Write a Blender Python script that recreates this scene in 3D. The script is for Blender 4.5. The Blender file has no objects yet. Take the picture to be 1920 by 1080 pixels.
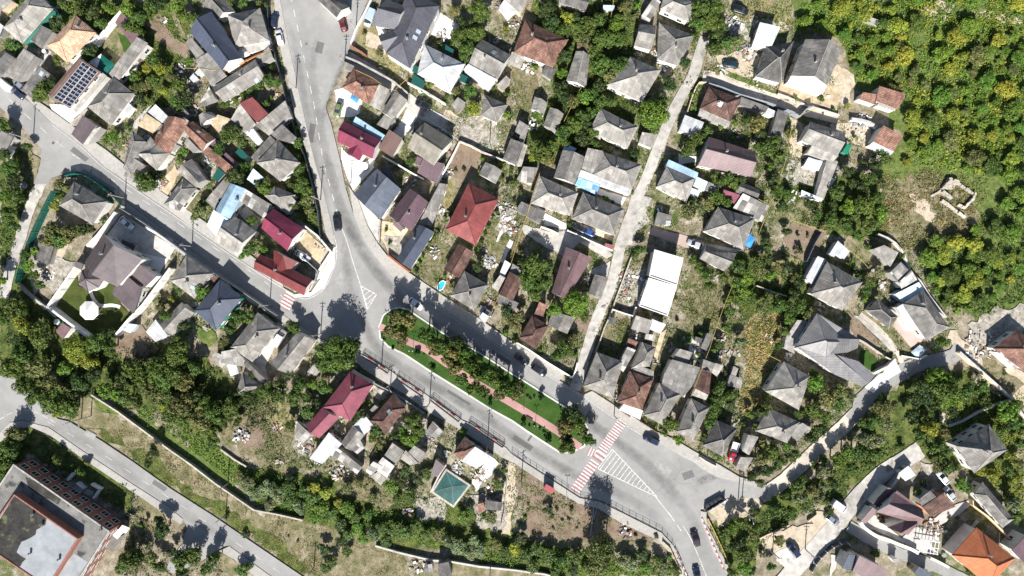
import bpy, bmesh, math, random
import numpy as np
from mathutils import Vector, Matrix
from mathutils.geometry import tessellate_polygon
random.seed(7); RNG = np.random.default_rng(11)
scene = bpy.context.scene
COL = scene.collection
# ---------------------------------------------------------------- camera, sky, sun, exposure
S = 7.0                      # photo pixels per metre on the ground
HC = 960.0 / S / 0.75        # flying height of the drone (24 mm lens)
cam_d = bpy.data.cameras.new('camera'); cam_d.lens = 24; cam_d.sensor_width = 36
cam_d.clip_start = 1; cam_d.clip_end = 3000
cam = bpy.data.objects.new('camera', cam_d); cam.location = (0, 0, HC); COL.objects.link(cam)
scene.camera = cam
SUN_EL = math.radians(41.5)
world = bpy.data.worlds.new("World"); scene.world = world; world.use_nodes = True
wn = world.node_tree.nodes; wl = world.node_tree.links
sky = wn.new('ShaderNodeTexSky'); sky.sky_type = 'NISHITA'; sky.sun_disc = False
sky.sun_elevation = SUN_EL; sky.sun_rotation = math.radians(183); sky.air_density = 1.0; sky.dust_density = 1.0
bg = wn['Background']; bg.inputs[1].default_value = 0.06
wl.new(sky.outputs[0], bg.inputs[0])
sun_d = bpy.data.lights.new('sun', 'SUN'); sun_d.energy = 5.0; sun_d.angle = math.radians(0.5); sun_d.color = (1.0, 0.965, 0.91)
sun = bpy.data.objects.new('sun', sun_d); COL.objects.link(sun)
sdir = Vector((0.06, 1.0, -math.tan(SUN_EL)))
sun.rotation_euler = sdir.to_track_quat('-Z', 'Y').to_euler(); sun.location = (0, -100, 150)
scene.view_settings.view_transform = 'Standard'; scene.view_settings.look = 'None'
scene.view_settings.gamma = 1.0; scene.view_settings.exposure = 1.0
try:
    scene.cycles.max_bounces = 4; scene.cycles.diffuse_bounces = 2; scene.cycles.transparent_max_bounces = 6
    scene.cycles.glossy_bounces = 2
except Exception: pass

# ---------------------------------------------------------------- coordinates
TL = {'P': (0, 0, 1.0), 'Z1': (240, 180, 7.2), 'Z2': (240, 300, 7.2), 'Z3': (1160, 580, 7.2), 'Z4': (1200, 680, 7.2),
      'Z5': (1470, 570, 6.0), 'Z6': (550, 690, 6.0), 'Z7': (1600, 860, 7.2), 'Z8': (900, 200, 9.0), 'Y1': (900, 360, 7.2),
      'Y2': (580, 800, 7.2), 'Y3': (680, 560, 7.2), 'Y4': (880, 680, 6.0), 'Y5': (1740, 900, 8.0), 'Y6': (1560, 1000, 10.667)}
for i, c in enumerate('ABCDEF'):
    for j, y0 in enumerate((0, 220, 440, 660, 840)):
        TL[c + str(j + 1)] = (i * 320, y0, 4.5)
def px(tile, x, y):
    t = TL[tile]; return (t[0] + x / t[2], t[1] + y / t[2])
def pts(tile, s):
    return [px(tile, *[float(v) for v in q.split(',')]) for q in s.split()]
def gw(p, z=0.0):            # a photo point at height z -> world x, y
    f = (HC - z) / HC
    return ((p[0] - 960) / S * f, (540 - p[1]) / S * f)

# ---------------------------------------------------------------- objects
def link(o, parent=None):
    COL.objects.link(o)
    if parent is not None: o.parent = parent
    return o
def tag(o, label=None, cat=None, group=None, kind=None):
    if label: o['label'] = label
    if cat: o['category'] = cat
    if group: o['group'] = group
    if kind: o['kind'] = kind
    return o
def empty(name, loc, rz=0, label=None, cat=None, group=None):
    o = bpy.data.objects.new(name, None); o.empty_display_size = 0.5
    o.location = loc; o.rotation_euler = (0, 0, rz); link(o)
    return tag(o, label, cat, group)
def mesh_obj(name, vs, fs, mats, parent=None, mi=None, uvs=None, smooth=False):
    me = bpy.data.meshes.new(name); me.from_pydata([tuple(v) for v in vs], [], fs)
    for m in (mats if isinstance(mats, (list, tuple)) else [mats]): me.materials.append(m)
    if mi is not None: me.polygons.foreach_set('material_index', mi)
    if uvs is not None:
        l = me.uv_layers.new(name='UVMap'); l.data.foreach_set('uv', [c for uv in uvs for c in uv])
    if smooth: me.polygons.foreach_set('use_smooth', [True] * len(me.polygons))
    me.update()
    return link(bpy.data.objects.new(name, me), parent)
class MB:
    def __init__(s): s.v = []; s.f = []
    def poly(s, q): n = len(s.v); s.v += [tuple(p) for p in q]; s.f.append(list(range(n, n + len(q))))
    def box(s, cx, cy, z0, z1, sx, sy, a=0.0):
        c, d = math.cos(a), math.sin(a); n = len(s.v)
        for z in (z0, z1):
            for x, y in ((-1, -1), (1, -1), (1, 1), (-1, 1)):
                X, Y = x * sx / 2, y * sy / 2; s.v.append((cx + X * c - Y * d, cy + X * d + Y * c, z))
        s.f += [[n + 3, n + 2, n + 1, n], [n + 4, n + 5, n + 6, n + 7]] + [[n + i, n + (i + 1) % 4, n + 4 + (i + 1) % 4, n + 4 + i] for i in range(4)]
    def prism(s, poly, z0, z1, top=True, bottom=False):
        n = len(s.v); k = len(poly)
        ar = sum(poly[i][0] * poly[(i + 1) % k][1] - poly[(i + 1) % k][0] * poly[i][1] for i in range(k))
        if ar < 0: poly = poly[::-1]
        s.v += [(p[0], p[1], z0) for p in poly] + [(p[0], p[1], z1) for p in poly]
        s.f += [[n + i, n + (i + 1) % k, n + k + (i + 1) % k, n + k + i] for i in range(k)]
        if top: s.f.append([n + k + i for i in range(k)])
        if bottom: s.f.append([n + i for i in range(k)][::-1])
    def tube(s, pl, r, seg=6, r1=None):
        pl = [Vector(p) for p in pl]; rings = []
        for i, p in enumerate(pl):
            d = (pl[min(i + 1, len(pl) - 1)] - pl[max(i - 1, 0)]).normalized()
            u = d.cross(Vector((0, 0, 1)));  u = u if u.length > 1e-3 else Vector((1, 0, 0)); u.normalize(); w = d.cross(u)
            rr = r if r1 is None else r + (r1 - r) * i / (len(pl) - 1); n = len(s.v); rings.append(n)
            for k in range(seg):
                a = 2 * math.pi * k / seg; s.v.append(tuple(p + (u * math.cos(a) + w * math.sin(a)) * rr))
        for a, b in zip(rings, rings[1:]):
            for k in range(seg): s.f.append([a + k, a + (k + 1) % seg, b + (k + 1) % seg, b + k])
        s.f.append([rings[0] + k for k in range(seg)][::-1]); s.f.append([rings[-1] + k for k in range(seg)])
    def build(s, name, mat, parent=None, smooth=False): return mesh_obj(name, s.v, s.f, mat, parent, smooth=smooth)

# ---------------------------------------------------------------- materials
def newmat(name, rough=0.85, metal=0.0, spec=0.3):
    m = bpy.data.materials.new(name); m.use_nodes = True
    b = m.node_tree.nodes['Principled BSDF']; b.inputs['Roughness'].default_value = rough
    b.inputs['Metallic'].default_value = metal; b.inputs['Specular IOR Level'].default_value = spec
    return m, m.node_tree.nodes, m.node_tree.links, b
def noise(N, L, scale, detail=4, coord='Object', vec=None, rough=0.6):
    t = N.new('ShaderNodeTexNoise'); t.inputs['Scale'].default_value = scale; t.inputs['Detail'].default_value = detail
    t.inputs['Roughness'].default_value = rough
    if vec is None:
        c = N.new('ShaderNodeTexCoord'); vec = c.outputs[coord]
    L.new(vec, t.inputs['Vector']); return t.outputs['Fac']
def ramp(N, L, fac, stops):
    r = N.new('ShaderNodeValToRGB'); e = r.color_ramp.elements
    while len(e) < len(stops): e.new(0.5)
    for el, (p, c) in zip(e, stops): el.position = p; el.color = (*c, 1) if len(c) == 3 else c
    L.new(fac, r.inputs[0]); return r.outputs[0]
def mixc(N, L, mode, fac, a, b):
    m = N.new('ShaderNodeMix'); m.data_type = 'RGBA'; m.blend_type = mode
    for sock, v in ((0, fac), (6, a), (7, b)):
        if isinstance(v, (int, float)): m.inputs[sock].default_value = v
        elif isinstance(v, tuple): m.inputs[sock].default_value = (*v, 1)
        else: L.new(v, m.inputs[sock])
    return m.outputs[2]
def maths(N, L, op, a, b=None):
    m = N.new('ShaderNodeMath'); m.operation = op
    for i, v in enumerate((a, b)):
        if v is None: continue
        if isinstance(v, (int, float)): m.inputs[i].default_value = v
        else: L.new(v, m.inputs[i])
    return m.outputs[0]
def bump(N, L, b, h, strength=0.4, dist=0.05):
    n = N.new('ShaderNodeBump'); n.inputs['Strength'].default_value = strength; n.inputs['Distance'].default_value = dist
    L.new(h, n.inputs['Height']); L.new(n.outputs[0], b.inputs['Normal'])
def gray(v): return (v, v, v)
def m_mottle(name, col, amp=0.35, scale=1.2, rough=0.9, spec=0.2, dark=None, metal=0.0, objvar=0.0, big=0.05, bigamp=0.25):
    m, N, L, b = newmat(name, rough, metal, spec)
    n1 = noise(N, L, scale, 6); n2 = noise(N, L, big, 5)
    v = ramp(N, L, n1, [(0.3, gray(1 - amp)), (0.7, gray(1 + amp * 0.6))])
    v2 = ramp(N, L, n2, [(0.35, gray(1 - bigamp)), (0.65, gray(1 + bigamp * 0.6))])
    c = mixc(N, L, 'MULTIPLY', 1.0, col, v); c = mixc(N, L, 'MULTIPLY', 1.0, c, v2)
    if dark:
        d = ramp(N, L, noise(N, L, dark[1], 5), [(dark[2], gray(0)), (dark[2] + 0.08, gray(1))])
        c = mixc(N, L, 'MIX', d, c, dark[0])
    if objvar:
        oi = N.new('ShaderNodeObjectInfo'); r = ramp(N, L, oi.outputs['Random'], [(0, gray(1 - objvar)), (1, gray(1 + objvar))])
        c = mixc(N, L, 'MULTIPLY', 1.0, c, r)
    L.new(c, b.inputs['Base Color']); bump(N, L, b, n1, 0.3, 0.05)
    return m
def m_roof(name, col, kind, rough=0.8, spec=0.25, stain=(0.12, 0.10, 0.08), stained=0.6, var=0.14):
    """kind: sheet = corrugated fibre cement, patch = odd sheets, tile = clay tiles, metal = profiled metal"""
    m, N, L, b = newmat(name, rough, 0.0, spec)
    uv = N.new('ShaderNodeUVMap').outputs[0]
    sep = N.new('ShaderNodeSeparateXYZ'); L.new(uv, sep.inputs[0]); U, V = sep.outputs[0], sep.outputs[1]
    br = N.new('ShaderNodeTexBrick'); L.new(uv, br.inputs['Vector']); br.offset = 0.0
    w, h, a, mort = {'sheet': (1.13, 1.5, 0.24, 0.035), 'patch': (1.6, 1.5, 0.75, 0.03), 'tile': (0.33, 0.36, 0.30, 0.02), 'metal': (1.18, 4.0, 0.09, 0.03)}[kind]
    br.inputs['Scale'].default_value = 1.0; br.inputs['Brick Width'].default_value = w; br.inputs['Row Height'].default_value = h
    br.inputs['Mortar Size'].default_value = mort; br.inputs['Color1'].default_value = (*gray(1 - a), 1); br.inputs['Color2'].default_value = (*gray(1 + a), 1)
    br.inputs['Mortar'].default_value = (*gray(0.62), 1)
    c = mixc(N, L, 'MULTIPLY', 1.0, col, br.outputs['Color'])
    # rows / corrugation: groove shade put into the colour as bands, plus bump
    per = {'sheet': (U, 0.36, 0.20), 'patch': (U, 0.36, 0.16), 'tile': (V, 0.40, 0.25), 'metal': (V, 0.42, 0.13)}[kind]
    sw = maths(N, L, 'SINE', maths(N, L, 'MULTIPLY', per[0], 2 * math.pi / per[1]))
    f = maths(N, L, 'MULTIPLY_ADD', sw, per[2]); N[-1].inputs[2].default_value = 1.0
    mm = N.new('ShaderNodeCombineXYZ'); [L.new(f, mm.inputs[i]) for i in range(3)]
    c = mixc(N, L, 'MULTIPLY', 1.0, c, mm.outputs[0])
    g = N.new('ShaderNodeTexCoord').outputs['Object']
    oi = N.new('ShaderNodeObjectInfo')
    off = N.new('ShaderNodeVectorMath'); off.operation = 'ADD'; L.new(g, off.inputs[0])
    k = N.new('ShaderNodeCombineXYZ'); kk = maths(N, L, 'MULTIPLY', oi.outputs['Random'], 97.0)
    [L.new(kk, k.inputs[i]) for i in range(3)]; L.new(k.outputs[0], off.inputs[1])
    st = ramp(N, L, noise(N, L, 0.45, 6, vec=off.outputs[0]), [(0.36, gray(1 - stained * 0.55)), (0.62, gray(1.12))])
    c = mixc(N, L, 'MULTIPLY', 1.0, c, st)
    # streaks running down the slope
    sv = N.new('ShaderNodeCombineXYZ'); L.new(maths(N, L, 'MULTIPLY', U, 2.2), sv.inputs[0]); L.new(maths(N, L, 'MULTIPLY', V, 0.25), sv.inputs[1]); L.new(kk, sv.inputs[2])
    sn = ramp(N, L, noise(N, L, 1.0, 4, vec=sv.outputs[0]), [(0.40, gray(0)), (0.72, gray(stained * 0.75))])
    c = mixc(N, L, 'MIX', sn, c, tuple(x * y ** 0.5 for x, y in zip(col, stain)))
    r = ramp(N, L, oi.outputs['Random'], [(0, (1 - var, 1 - var, 1 - var * 0.9)), (1, (1 + var, 1 + var * 0.9, 1 + var * 0.8))])
    c = mixc(N, L, 'MULTIPLY', 1.0, c, r)
    L.new(c, b.inputs['Base Color']); bump(N, L, b, sw, 0.5 if kind != 'metal' else 0.3, 0.04)
    return m
M = {}
M['slate'] = m_roof('weathered_fibre_cement', (0.23, 0.22, 0.203), 'sheet', stained=0.6)
M['slateL'] = m_roof('pale_fibre_cement', (0.285, 0.272, 0.25), 'sheet', stained=0.5)
M['slateD'] = m_roof('dark_fibre_cement', (0.145, 0.14, 0.135), 'sheet', stained=0.8)
M['patch'] = m_roof('patched_fibre_cement', (0.34, 0.33, 0.31), 'patch', stained=0.6)
M['tileO'] = m_roof('old_terracotta_tiles', (0.255, 0.142, 0.108), 'tile', stained=1.0)
M['tileB'] = m_roof('brown_clay_tiles', (0.16, 0.094, 0.078), 'tile', stained=1.0)
M['orange'] = m_roof('new_orange_tiles', (0.42, 0.14, 0.065), 'metal', stained=0.25, var=0.03)
M['salmon'] = m_roof('pale_salmon_tiles', (0.58, 0.37, 0.25), 'tile', stained=0.35)
def mm_(k, n, c, r=0.5, s=0.25): M[k] = m_roof(n, c, 'metal', r, 0.4, stained=s, var=0.05)
mm_('navy', 'navy_metal_roofing', (0.060, 0.072, 0.105)); mm_('char', 'charcoal_metal_roofing', (0.083, 0.083, 0.100))
mm_('mauve', 'mauve_brown_metal_roofing', (0.145, 0.090, 0.095)); mm_('taupe', 'taupe_metal_roofing', (0.098, 0.078, 0.083))
mm_('plum', 'plum_metal_roofing', (0.105, 0.064, 0.078)); mm_('burg', 'burgundy_metal_roofing', (0.165, 0.026, 0.055))
mm_('pink', 'faded_crimson_metal_roofing', (0.205, 0.052, 0.077), 0.6, 0.4); mm_('red', 'brick_red_metal_roofing', (0.21, 0.053, 0.050), 0.6, 0.4)
mm_('dred', 'dark_red_metal_roofing', (0.145, 0.032, 0.032)); mm_('white', 'white_metal_roofing', (0.50, 0.515, 0.53), 0.6, 0.45)
mm_('sky', 'sky_blue_metal_roofing', (0.26, 0.385, 0.50), 0.6, 0.45); mm_('pale', 'pale_blue_metal_roofing', (0.50, 0.61, 0.70), 0.5, 0.3)
mm_('khaki', 'khaki_metal_roofing', (0.215, 0.200, 0.165), 0.6, 0.5); mm_('grey', 'grey_metal_roofing', (0.090, 0.105, 0.135))
mm_('brown', 'dark_brown_metal_roofing', (0.125, 0.078, 0.068)); mm_('ltgrey', 'light_grey_metal_roofing', (0.20, 0.195, 0.195))
mm_('blue', 'bright_blue_sheeting', (0.03, 0.24, 0.66)); mm_('gtrim', 'green_metal', (0.012, 0.20, 0.11))
M['conc'] = m_mottle('rough_concrete', (0.36, 0.345, 0.32), 0.4, 0.9, dark=((0.15, 0.14, 0.13), 0.5, 0.62))
M['wconc'] = m_mottle('white_roof_membrane', (0.60, 0.595, 0.58), 0.10, 0.7, bigamp=0.12)
M['tar'] = m_mottle('grey_bitumen_sheet', (0.185, 0.18, 0.17), 0.35, 0.5, dark=((0.05, 0.05, 0.045), 0.3, 0.57))
M['tarL'] = m_mottle('pale_bitumen_sheet', (0.27, 0.285, 0.30), 0.2, 0.4, bigamp=0.1)
M['tarD'] = m_mottle('black_bitumen_sheet', (0.045, 0.043, 0.04), 0.6, 0.6, dark=((0.10, 0.11, 0.05), 0.4, 0.6))
M['sandr'] = m_mottle('sand_coloured_screed', (0.50, 0.40, 0.27), 0.35, 0.8, dark=((0.25, 0.2, 0.15), 0.6, 0.62))
# walls
for k, n, c in (('w', 'white_plaster', (0.68, 0.66, 0.62)), ('c', 'cream_plaster', (0.58, 0.47, 0.34)), ('g', 'grey_plaster', (0.33, 0.32, 0.30)),
                ('y', 'yellow_plaster', (0.55, 0.42, 0.20)), ('k', 'pale_blue_plaster', (0.42, 0.5, 0.55)), ('n', 'green_painted_wall', (0.06, 0.25, 0.19)),
                ('o', 'orange_plaster', (0.55, 0.26, 0.15))):
    M['W' + k] = m_mottle(n, c, 0.15, 0.8)
def m_brick():
    m, N, L, b = newmat('red_brick', 0.85)
    t = N.new('ShaderNodeTexBrick'); co = N.new('ShaderNodeTexCoord').outputs['Object']
    mp = N.new('ShaderNodeMapping'); mp.inputs['Rotation'].default_value = (math.radians(90), 0, 0.6); L.new(co, mp.inputs[0]); L.new(mp.outputs[0], t.inputs[0])
    t.inputs['Scale'].default_value = 1; t.inputs['Brick Width'].default_value = 0.5; t.inputs['Row Height'].default_value = 0.25
    t.inputs['Mortar Size'].default_value = 0.012
    t.inputs['Color1'].default_value = (0.22, 0.075, 0.055, 1); t.inputs['Color2'].default_value = (0.29, 0.105, 0.075, 1); t.inputs['Mortar'].default_value = (0.30, 0.24, 0.20, 1)
    L.new(t.outputs[0], b.inputs['Base Color']); return m
M['Wb'] = m_brick()
M['cap'] = m_mottle('mortar_ridge', (0.30, 0.285, 0.26), 0.3, 2.0)
def m_glass(name, col, rough=0.08):
    m, N, L, b = newmat(name, rough, 0.0, 0.7); b.inputs['Base Color'].default_value = (*col, 1); return m
M['glass'] = m_glass('dark_window_glass', (0.02, 0.025, 0.03)); M['bglass'] = m_roof('blue_polycarbonate', (0.22, 0.40, 0.66), 'patch', 0.25, 0.5, stained=0.2)
M['solar'] = m_mottle('solar_cell_panel', (0.012, 0.016, 0.036), 0.15, 0.8, rough=0.3, spec=0.6)
def m_sheer(name, col, alpha):
    m, N, L, b = newmat(name, 0.6); b.inputs['Base Color'].default_value = (*col, 1)
    n = noise(N, L, 0.5, 3); L.new(ramp(N, L, n, [(0.3, gray(alpha - 0.06)), (0.7, gray(min(1, alpha + 0.06)))]), b.inputs['Alpha'])
    return m
M['gmesh'] = m_sheer('green_mesh_netting', (0.01, 0.13, 0.105), 0.72)
M['gpoly'] = m_sheer('green_polycarbonate', (0.010, 0.075, 0.065), 0.9)
# ground
def m_ground():
    m, N, L, b = newmat('village_ground', 0.95, spec=0.1)
    n1 = noise(N, L, 0.035, 8, rough=0.7); n2 = noise(N, L, 0.35, 8, rough=0.75); n3 = noise(N, L, 3.0, 5)
    base = ramp(N, L, n2, [(0.30, (0.08, 0.07, 0.05)), (0.42, (0.17, 0.14, 0.10)), (0.53, (0.25, 0.215, 0.16)), (0.66, (0.40, 0.36, 0.30))])
    grn = ramp(N, L, n3, [(0.3, (0.035, 0.055, 0.014)), (0.7, (0.10, 0.135, 0.035))])
    mix = maths(N, L, 'ADD', n1, maths(N, L, 'MULTIPLY', n2, 0.5))
    f = ramp(N, L, mix, [(0.62, gray(0.8)), (0.74, gray(0.05))])
    c = mixc(N, L, 'MIX', f, base, grn); c = mixc(N, L, 'MULTIPLY', 1.0, c, ramp(N, L, n3, [(0.3, gray(0.7)), (0.7, gray(1.25))]))
    L.new(c, b.inputs['Base Color']); bump(N, L, b, n3, 0.6, 0.1); return m
M['ground'] = m_ground()
def m_org(name, cols, scale=0.8, fine=5.0):
    m, N, L, b = newmat(name, 0.95, spec=0.1)
    n1 = noise(N, L, scale, 8, rough=0.72); n2 = noise(N, L, fine, 5)
    k = len(cols); c = ramp(N, L, n1, [(0.3 + 0.4 * i / (k - 1), q) for i, q in enumerate(cols)])
    c = mixc(N, L, 'MULTIPLY', 1.0, c, ramp(N, L, n2, [(0.28, gray(0.6)), (0.72, gray(1.35))]))
    L.new(c, b.inputs['Base Color']); bump(N, L, b, n2, 0.6, 0.08); return m
M['lawn'] = m_org('mown_lawn', [(0.022, 0.055, 0.011), (0.036, 0.078, 0.015), (0.066, 0.100, 0.028)], 0.25)
M['lawno'] = m_org('olive_lawn', [(0.030, 0.045, 0.012), (0.055, 0.070, 0.018), (0.095, 0.105, 0.032)], 0.2)
M['grass'] = m_org('rough_green_grass', [(0.035, 0.06, 0.015), (0.075, 0.11, 0.028), (0.125, 0.155, 0.045), (0.22, 0.20, 0.10)])
M['dry'] = m_org('dry_grass', [(0.055, 0.07, 0.025), (0.115, 0.115, 0.055), (0.175, 0.155, 0.09), (0.25, 0.215, 0.145), (0.32, 0.28, 0.20)], 0.35)
M['straw'] = m_org('straw', [(0.11, 0.105, 0.045), (0.22, 0.19, 0.10), (0.33, 0.275, 0.16)], 0.5)
M['soil'] = m_org('bare_soil', [(0.12, 0.085, 0.06), (0.19, 0.145, 0.105), (0.25, 0.20, 0.15)], 0.3)
M['sand'] = m_org('pale_sand', [(0.30, 0.24, 0.17), (0.42, 0.355, 0.27), (0.52, 0.45, 0.36)], 0.5)
M['scrub'] = m_org('scrubby_undergrowth', [(0.02, 0.03, 0.01), (0.05, 0.07, 0.02), (0.11, 0.13, 0.035), (0.17, 0.15, 0.08)], 0.4)
M['garden'] = m_org('garden_beds', [(0.05, 0.07, 0.02), (0.11, 0.11, 0.05), (0.20, 0.165, 0.11), (0.27, 0.23, 0.17)], 0.9)
M['rubble'] = m_org('rubbly_ground', [(0.10, 0.095, 0.07), (0.23, 0.21, 0.175), (0.36, 0.33, 0.285), (0.55, 0.51, 0.46)], 0.9)
M['yardc'] = m_mottle('yard_concrete', (0.46, 0.44, 0.41), 0.25, 0.7, dark=((0.2, 0.19, 0.18), 0.25, 0.62), bigamp=0.15)
M['whitec'] = m_mottle('white_concrete', (0.66, 0.64, 0.61), 0.12, 0.7, dark=((0.33, 0.31, 0.29), 0.3, 0.66), bigamp=0.1)
M['lane'] = m_mottle('worn_concrete_lane', (0.40, 0.38, 0.35), 0.3, 0.6, dark=((0.20, 0.185, 0.165), 0.22, 0.58), bigamp=0.2)
M['sandlane'] = m_mottle('limestone_track', (0.50, 0.45, 0.385), 0.25, 0.6, dark=((0.30, 0.26, 0.21), 0.3, 0.6))
M['walk'] = m_mottle('pavement_concrete', (0.345, 0.33, 0.305), 0.16, 1.5, dark=((0.22, 0.21, 0.195), 0.15, 0.62), bigamp=0.12)
def m_asphalt():
    m, N, L, b = newmat('old_asphalt', 0.9, spec=0.25)
    n1 = noise(N, L, 6.0, 4); n2 = noise(N, L, 0.09, 6); n3 = noise(N, L, 0.6, 5)
    c = mixc(N, L, 'MULTIPLY', 1.0, (0.262, 0.257, 0.248), ramp(N, L, n2, [(0.35, gray(0.86)), (0.65, gray(1.1))]))
    c = mixc(N, L, 'MULTIPLY', 1.0, c, ramp(N, L, n1, [(0.3, gray(0.9)), (0.7, gray(1.08))]))
    c = mixc(N, L, 'MULTIPLY', 1.0, c, ramp(N, L, n3, [(0.3, gray(0.93)), (0.7, gray(1.05))]))
    vo = N.new('ShaderNodeTexVoronoi'); vo.feature = 'DISTANCE_TO_EDGE'; vo.inputs['Scale'].default_value = 0.16
    co = N.new('ShaderNodeTexCoord').outputs['Object']; nv = N.new('ShaderNodeTexNoise'); nv.inputs['Scale'].default_value = 0.5; nv.inputs['Detail'].default_value = 4
    L.new(co, nv.inputs[0]); mx = mixc(N, L, 'LINEAR_LIGHT', 0.55, co, nv.outputs['Color']); L.new(mx, vo.inputs['Vector'])
    cr = ramp(N, L, vo.outputs['Distance'], [(0.0, gray(0.62)), (0.012, gray(1.0))])
    msk = ramp(N, L, noise(N, L, 0.05, 3), [(0.5, gray(0)), (0.6, gray(0.8))])
    c = mixc(N, L, 'MULTIPLY', msk, c, cr)
    L.new(c, b.inputs['Base Color']); bump(N, L, b, n1, 0.2, 0.02); return m
M['asph'] = m_asphalt()
def m_alpha(name, col, lo, hi, sc=1.3):          # worn paint / tyre wear: thin coat with gaps, strength in attribute 'a'
    m, N, L, b = newmat(name, 0.8); b.inputs['Base Color'].default_value = (*col, 1)
    at = N.new('ShaderNodeAttribute'); at.attribute_name = 'a'
    n = ramp(N, L, noise(N, L, sc, 6, rough=0.75), [(0.35, gray(lo)), (0.6, gray(hi))])
    L.new(maths(N, L, 'MULTIPLY', at.outputs['Fac'], n), b.inputs['Alpha']); return m
M['wear'] = m_alpha('tyre_polished_asphalt', (0.085, 0.083, 0.082), 0.25, 0.75, 0.25)
M['oil'] = m_alpha('oil_and_rubber_marks', (0.04, 0.04, 0.04), 0.0, 0.7, 0.9)
M['pw'] = m_alpha('worn_white_road_paint', (0.66, 0.65, 0.63), 0.3, 1.0, 2.0)
M['pr'] = m_alpha('worn_red_road_paint', (0.40, 0.18, 0.185), 0.25, 0.85, 2.0)
M['patchA'] = m_alpha('asphalt_repair', (0.15, 0.148, 0.145), 0.45, 0.85, 0.8); M['patchB'] = m_alpha('pale_concrete_repair', (0.36, 0.355, 0.34), 0.35, 0.8, 0.8)
M['kerb'] = m_mottle('whitewashed_kerb', (0.56, 0.55, 0.53), 0.2, 1.5)
M['pave'] = m_mottle('pink_paving', (0.40, 0.23, 0.215), 0.15, 3.0)
M['paveL'] = m_mottle('pale_pink_paving', (0.47, 0.36, 0.32), 0.15, 3.0)
M['stone'] = m_mottle('stone_wall', (0.43, 0.39, 0.33), 0.4, 1.5)
M['dkfence'] = m_mottle('dark_sheet_fence', (0.10, 0.11, 0.13), 0.25, 1.5)
M['gyfence'] = m_mottle('grey_sheet_fence', (0.24, 0.26, 0.28), 0.25, 1.5)
def plain(k, n, c, r=0.5, s=0.4, metal=0.0):
    M[k] = m_mottle(n, c, 0.08, 2.0, r, s, metal=metal, bigamp=0.05)
plain('yel', 'yellow_gas_pipe_paint', (0.46, 0.34, 0.09)); plain('blk', 'black_painted_steel', (0.02, 0.02, 0.022)); plain('wp', 'white_painted_steel', (0.68, 0.68, 0.68))
plain('redp', 'red_painted_steel', (0.30, 0.055, 0.065)); plain('pole', 'concrete_pole', (0.36, 0.35, 0.33), 0.9, 0.2); plain('wood', 'weathered_wood', (0.20, 0.14, 0.09), 0.9, 0.2)
plain('tyre', 'tyre_rubber', (0.02, 0.02, 0.02), 0.9, 0.2); plain('lampg', 'headlight_glass', (0.6, 0.62, 0.65), 0.15, 0.6); plain('water', 'pool_water', (0.03, 0.42, 0.62), 0.08, 0.6)
M['tealw'] = m_mottle('green_pool_cover', (0.022, 0.085, 0.078), 0.55, 0.5, 0.4, 0.3, bigamp=0.2); plain('taill', 'red_tail_light', (0.4, 0.02, 0.02), 0.3); plain('bluep', 'blue_plastic', (0.05, 0.25, 0.6), 0.4)
plain('fabric', 'white_fabric', (0.72, 0.70, 0.67), 0.9, 0.1); plain('gren', 'green_painted_steel', (0.03, 0.20, 0.13)); plain('bark', 'tree_bark', (0.13, 0.10, 0.075), 0.95, 0.1)
def m_leaf(mass=False):
    m, N, L, b = newmat('foliage', 0.55, spec=0.3)
    oi = N.new('ShaderNodeObjectInfo')
    if mass: oi = N.new('ShaderNodeAttribute'); oi.attribute_name = 'tint'
    ge = N.new('ShaderNodeNewGeometry')
    r = ramp(N, L, ge.outputs['Random Per Island'], [(0.0, (0.55, 0.60, 0.50)), (0.5, (0.95, 0.95, 0.9)), (0.85, (1.35, 1.25, 1.1)), (1.0, (1.9, 1.7, 1.2))])
    c = mixc(N, L, 'MULTIPLY', 1.0, oi.outputs['Color'], r)
    n = noise(N, L, 0.55, 3, coord='Object'); c = mixc(N, L, 'MULTIPLY', 1.0, c, ramp(N, L, n, [(0.35, (0.72, 0.8, 0.8)), (0.65, (1.3, 1.18, 1.0))]))
    L.new(c, b.inputs['Base Color'])
    tr = N.new('ShaderNodeBsdfTranslucent'); L.new(c, tr.inputs[0]); ms = N.new('ShaderNodeMixShader'); ms.inputs[0].default_value = 0.22
    L.new(b.outputs[0], ms.inputs[1]); L.new(tr.outputs[0], ms.inputs[2]); L.new(ms.outputs[0], N['Material Output'].inputs[0]); return m
M['leaf'] = m_leaf(); M['leafmass'] = m_leaf(True)
# ---------------------------------------------------------------- ground sheets
ZC = {'org': 0.010, 'yard': 0.12, 'lane': 0.26}
def rough_edge(P, amp, step=1.2):
    out = []; r = random.Random(len(P) * 17 + int(P[0][0] * 10)); k = len(P)
    for i in range(k):
        a, b = P[i], P[(i + 1) % k]; L = math.dist(a, b); n = max(1, int(L / step))
        nx, ny = (-(b[1] - a[1]) / max(L, 1e-6), (b[0] - a[0]) / max(L, 1e-6)); w = 0
        for j in range(n):
            t = j / n; w = 0.6 * w + r.uniform(-amp, amp); e = w if 0 < j else w * 0.3
            out.append((a[0] + (b[0] - a[0]) * t + nx * e, a[1] + (b[1] - a[1]) * t + ny * e))
    return out
def tri_sheet(name, P, z, mat, parent=None):
    V = [(x, y, z) for x, y in P]
    tris = tessellate_polygon([[Vector((x, y, 0)) for x, y in P]])
    fs = []
    for t in tris:
        a, b, c = (P[i] for i in t)
        fs.append(list(t) if (b[0] - a[0]) * (c[1] - a[1]) - (b[1] - a[1]) * (c[0] - a[0]) > 0 else list(t)[::-1])
    return mesh_obj(name, V, fs, mat, parent)
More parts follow.
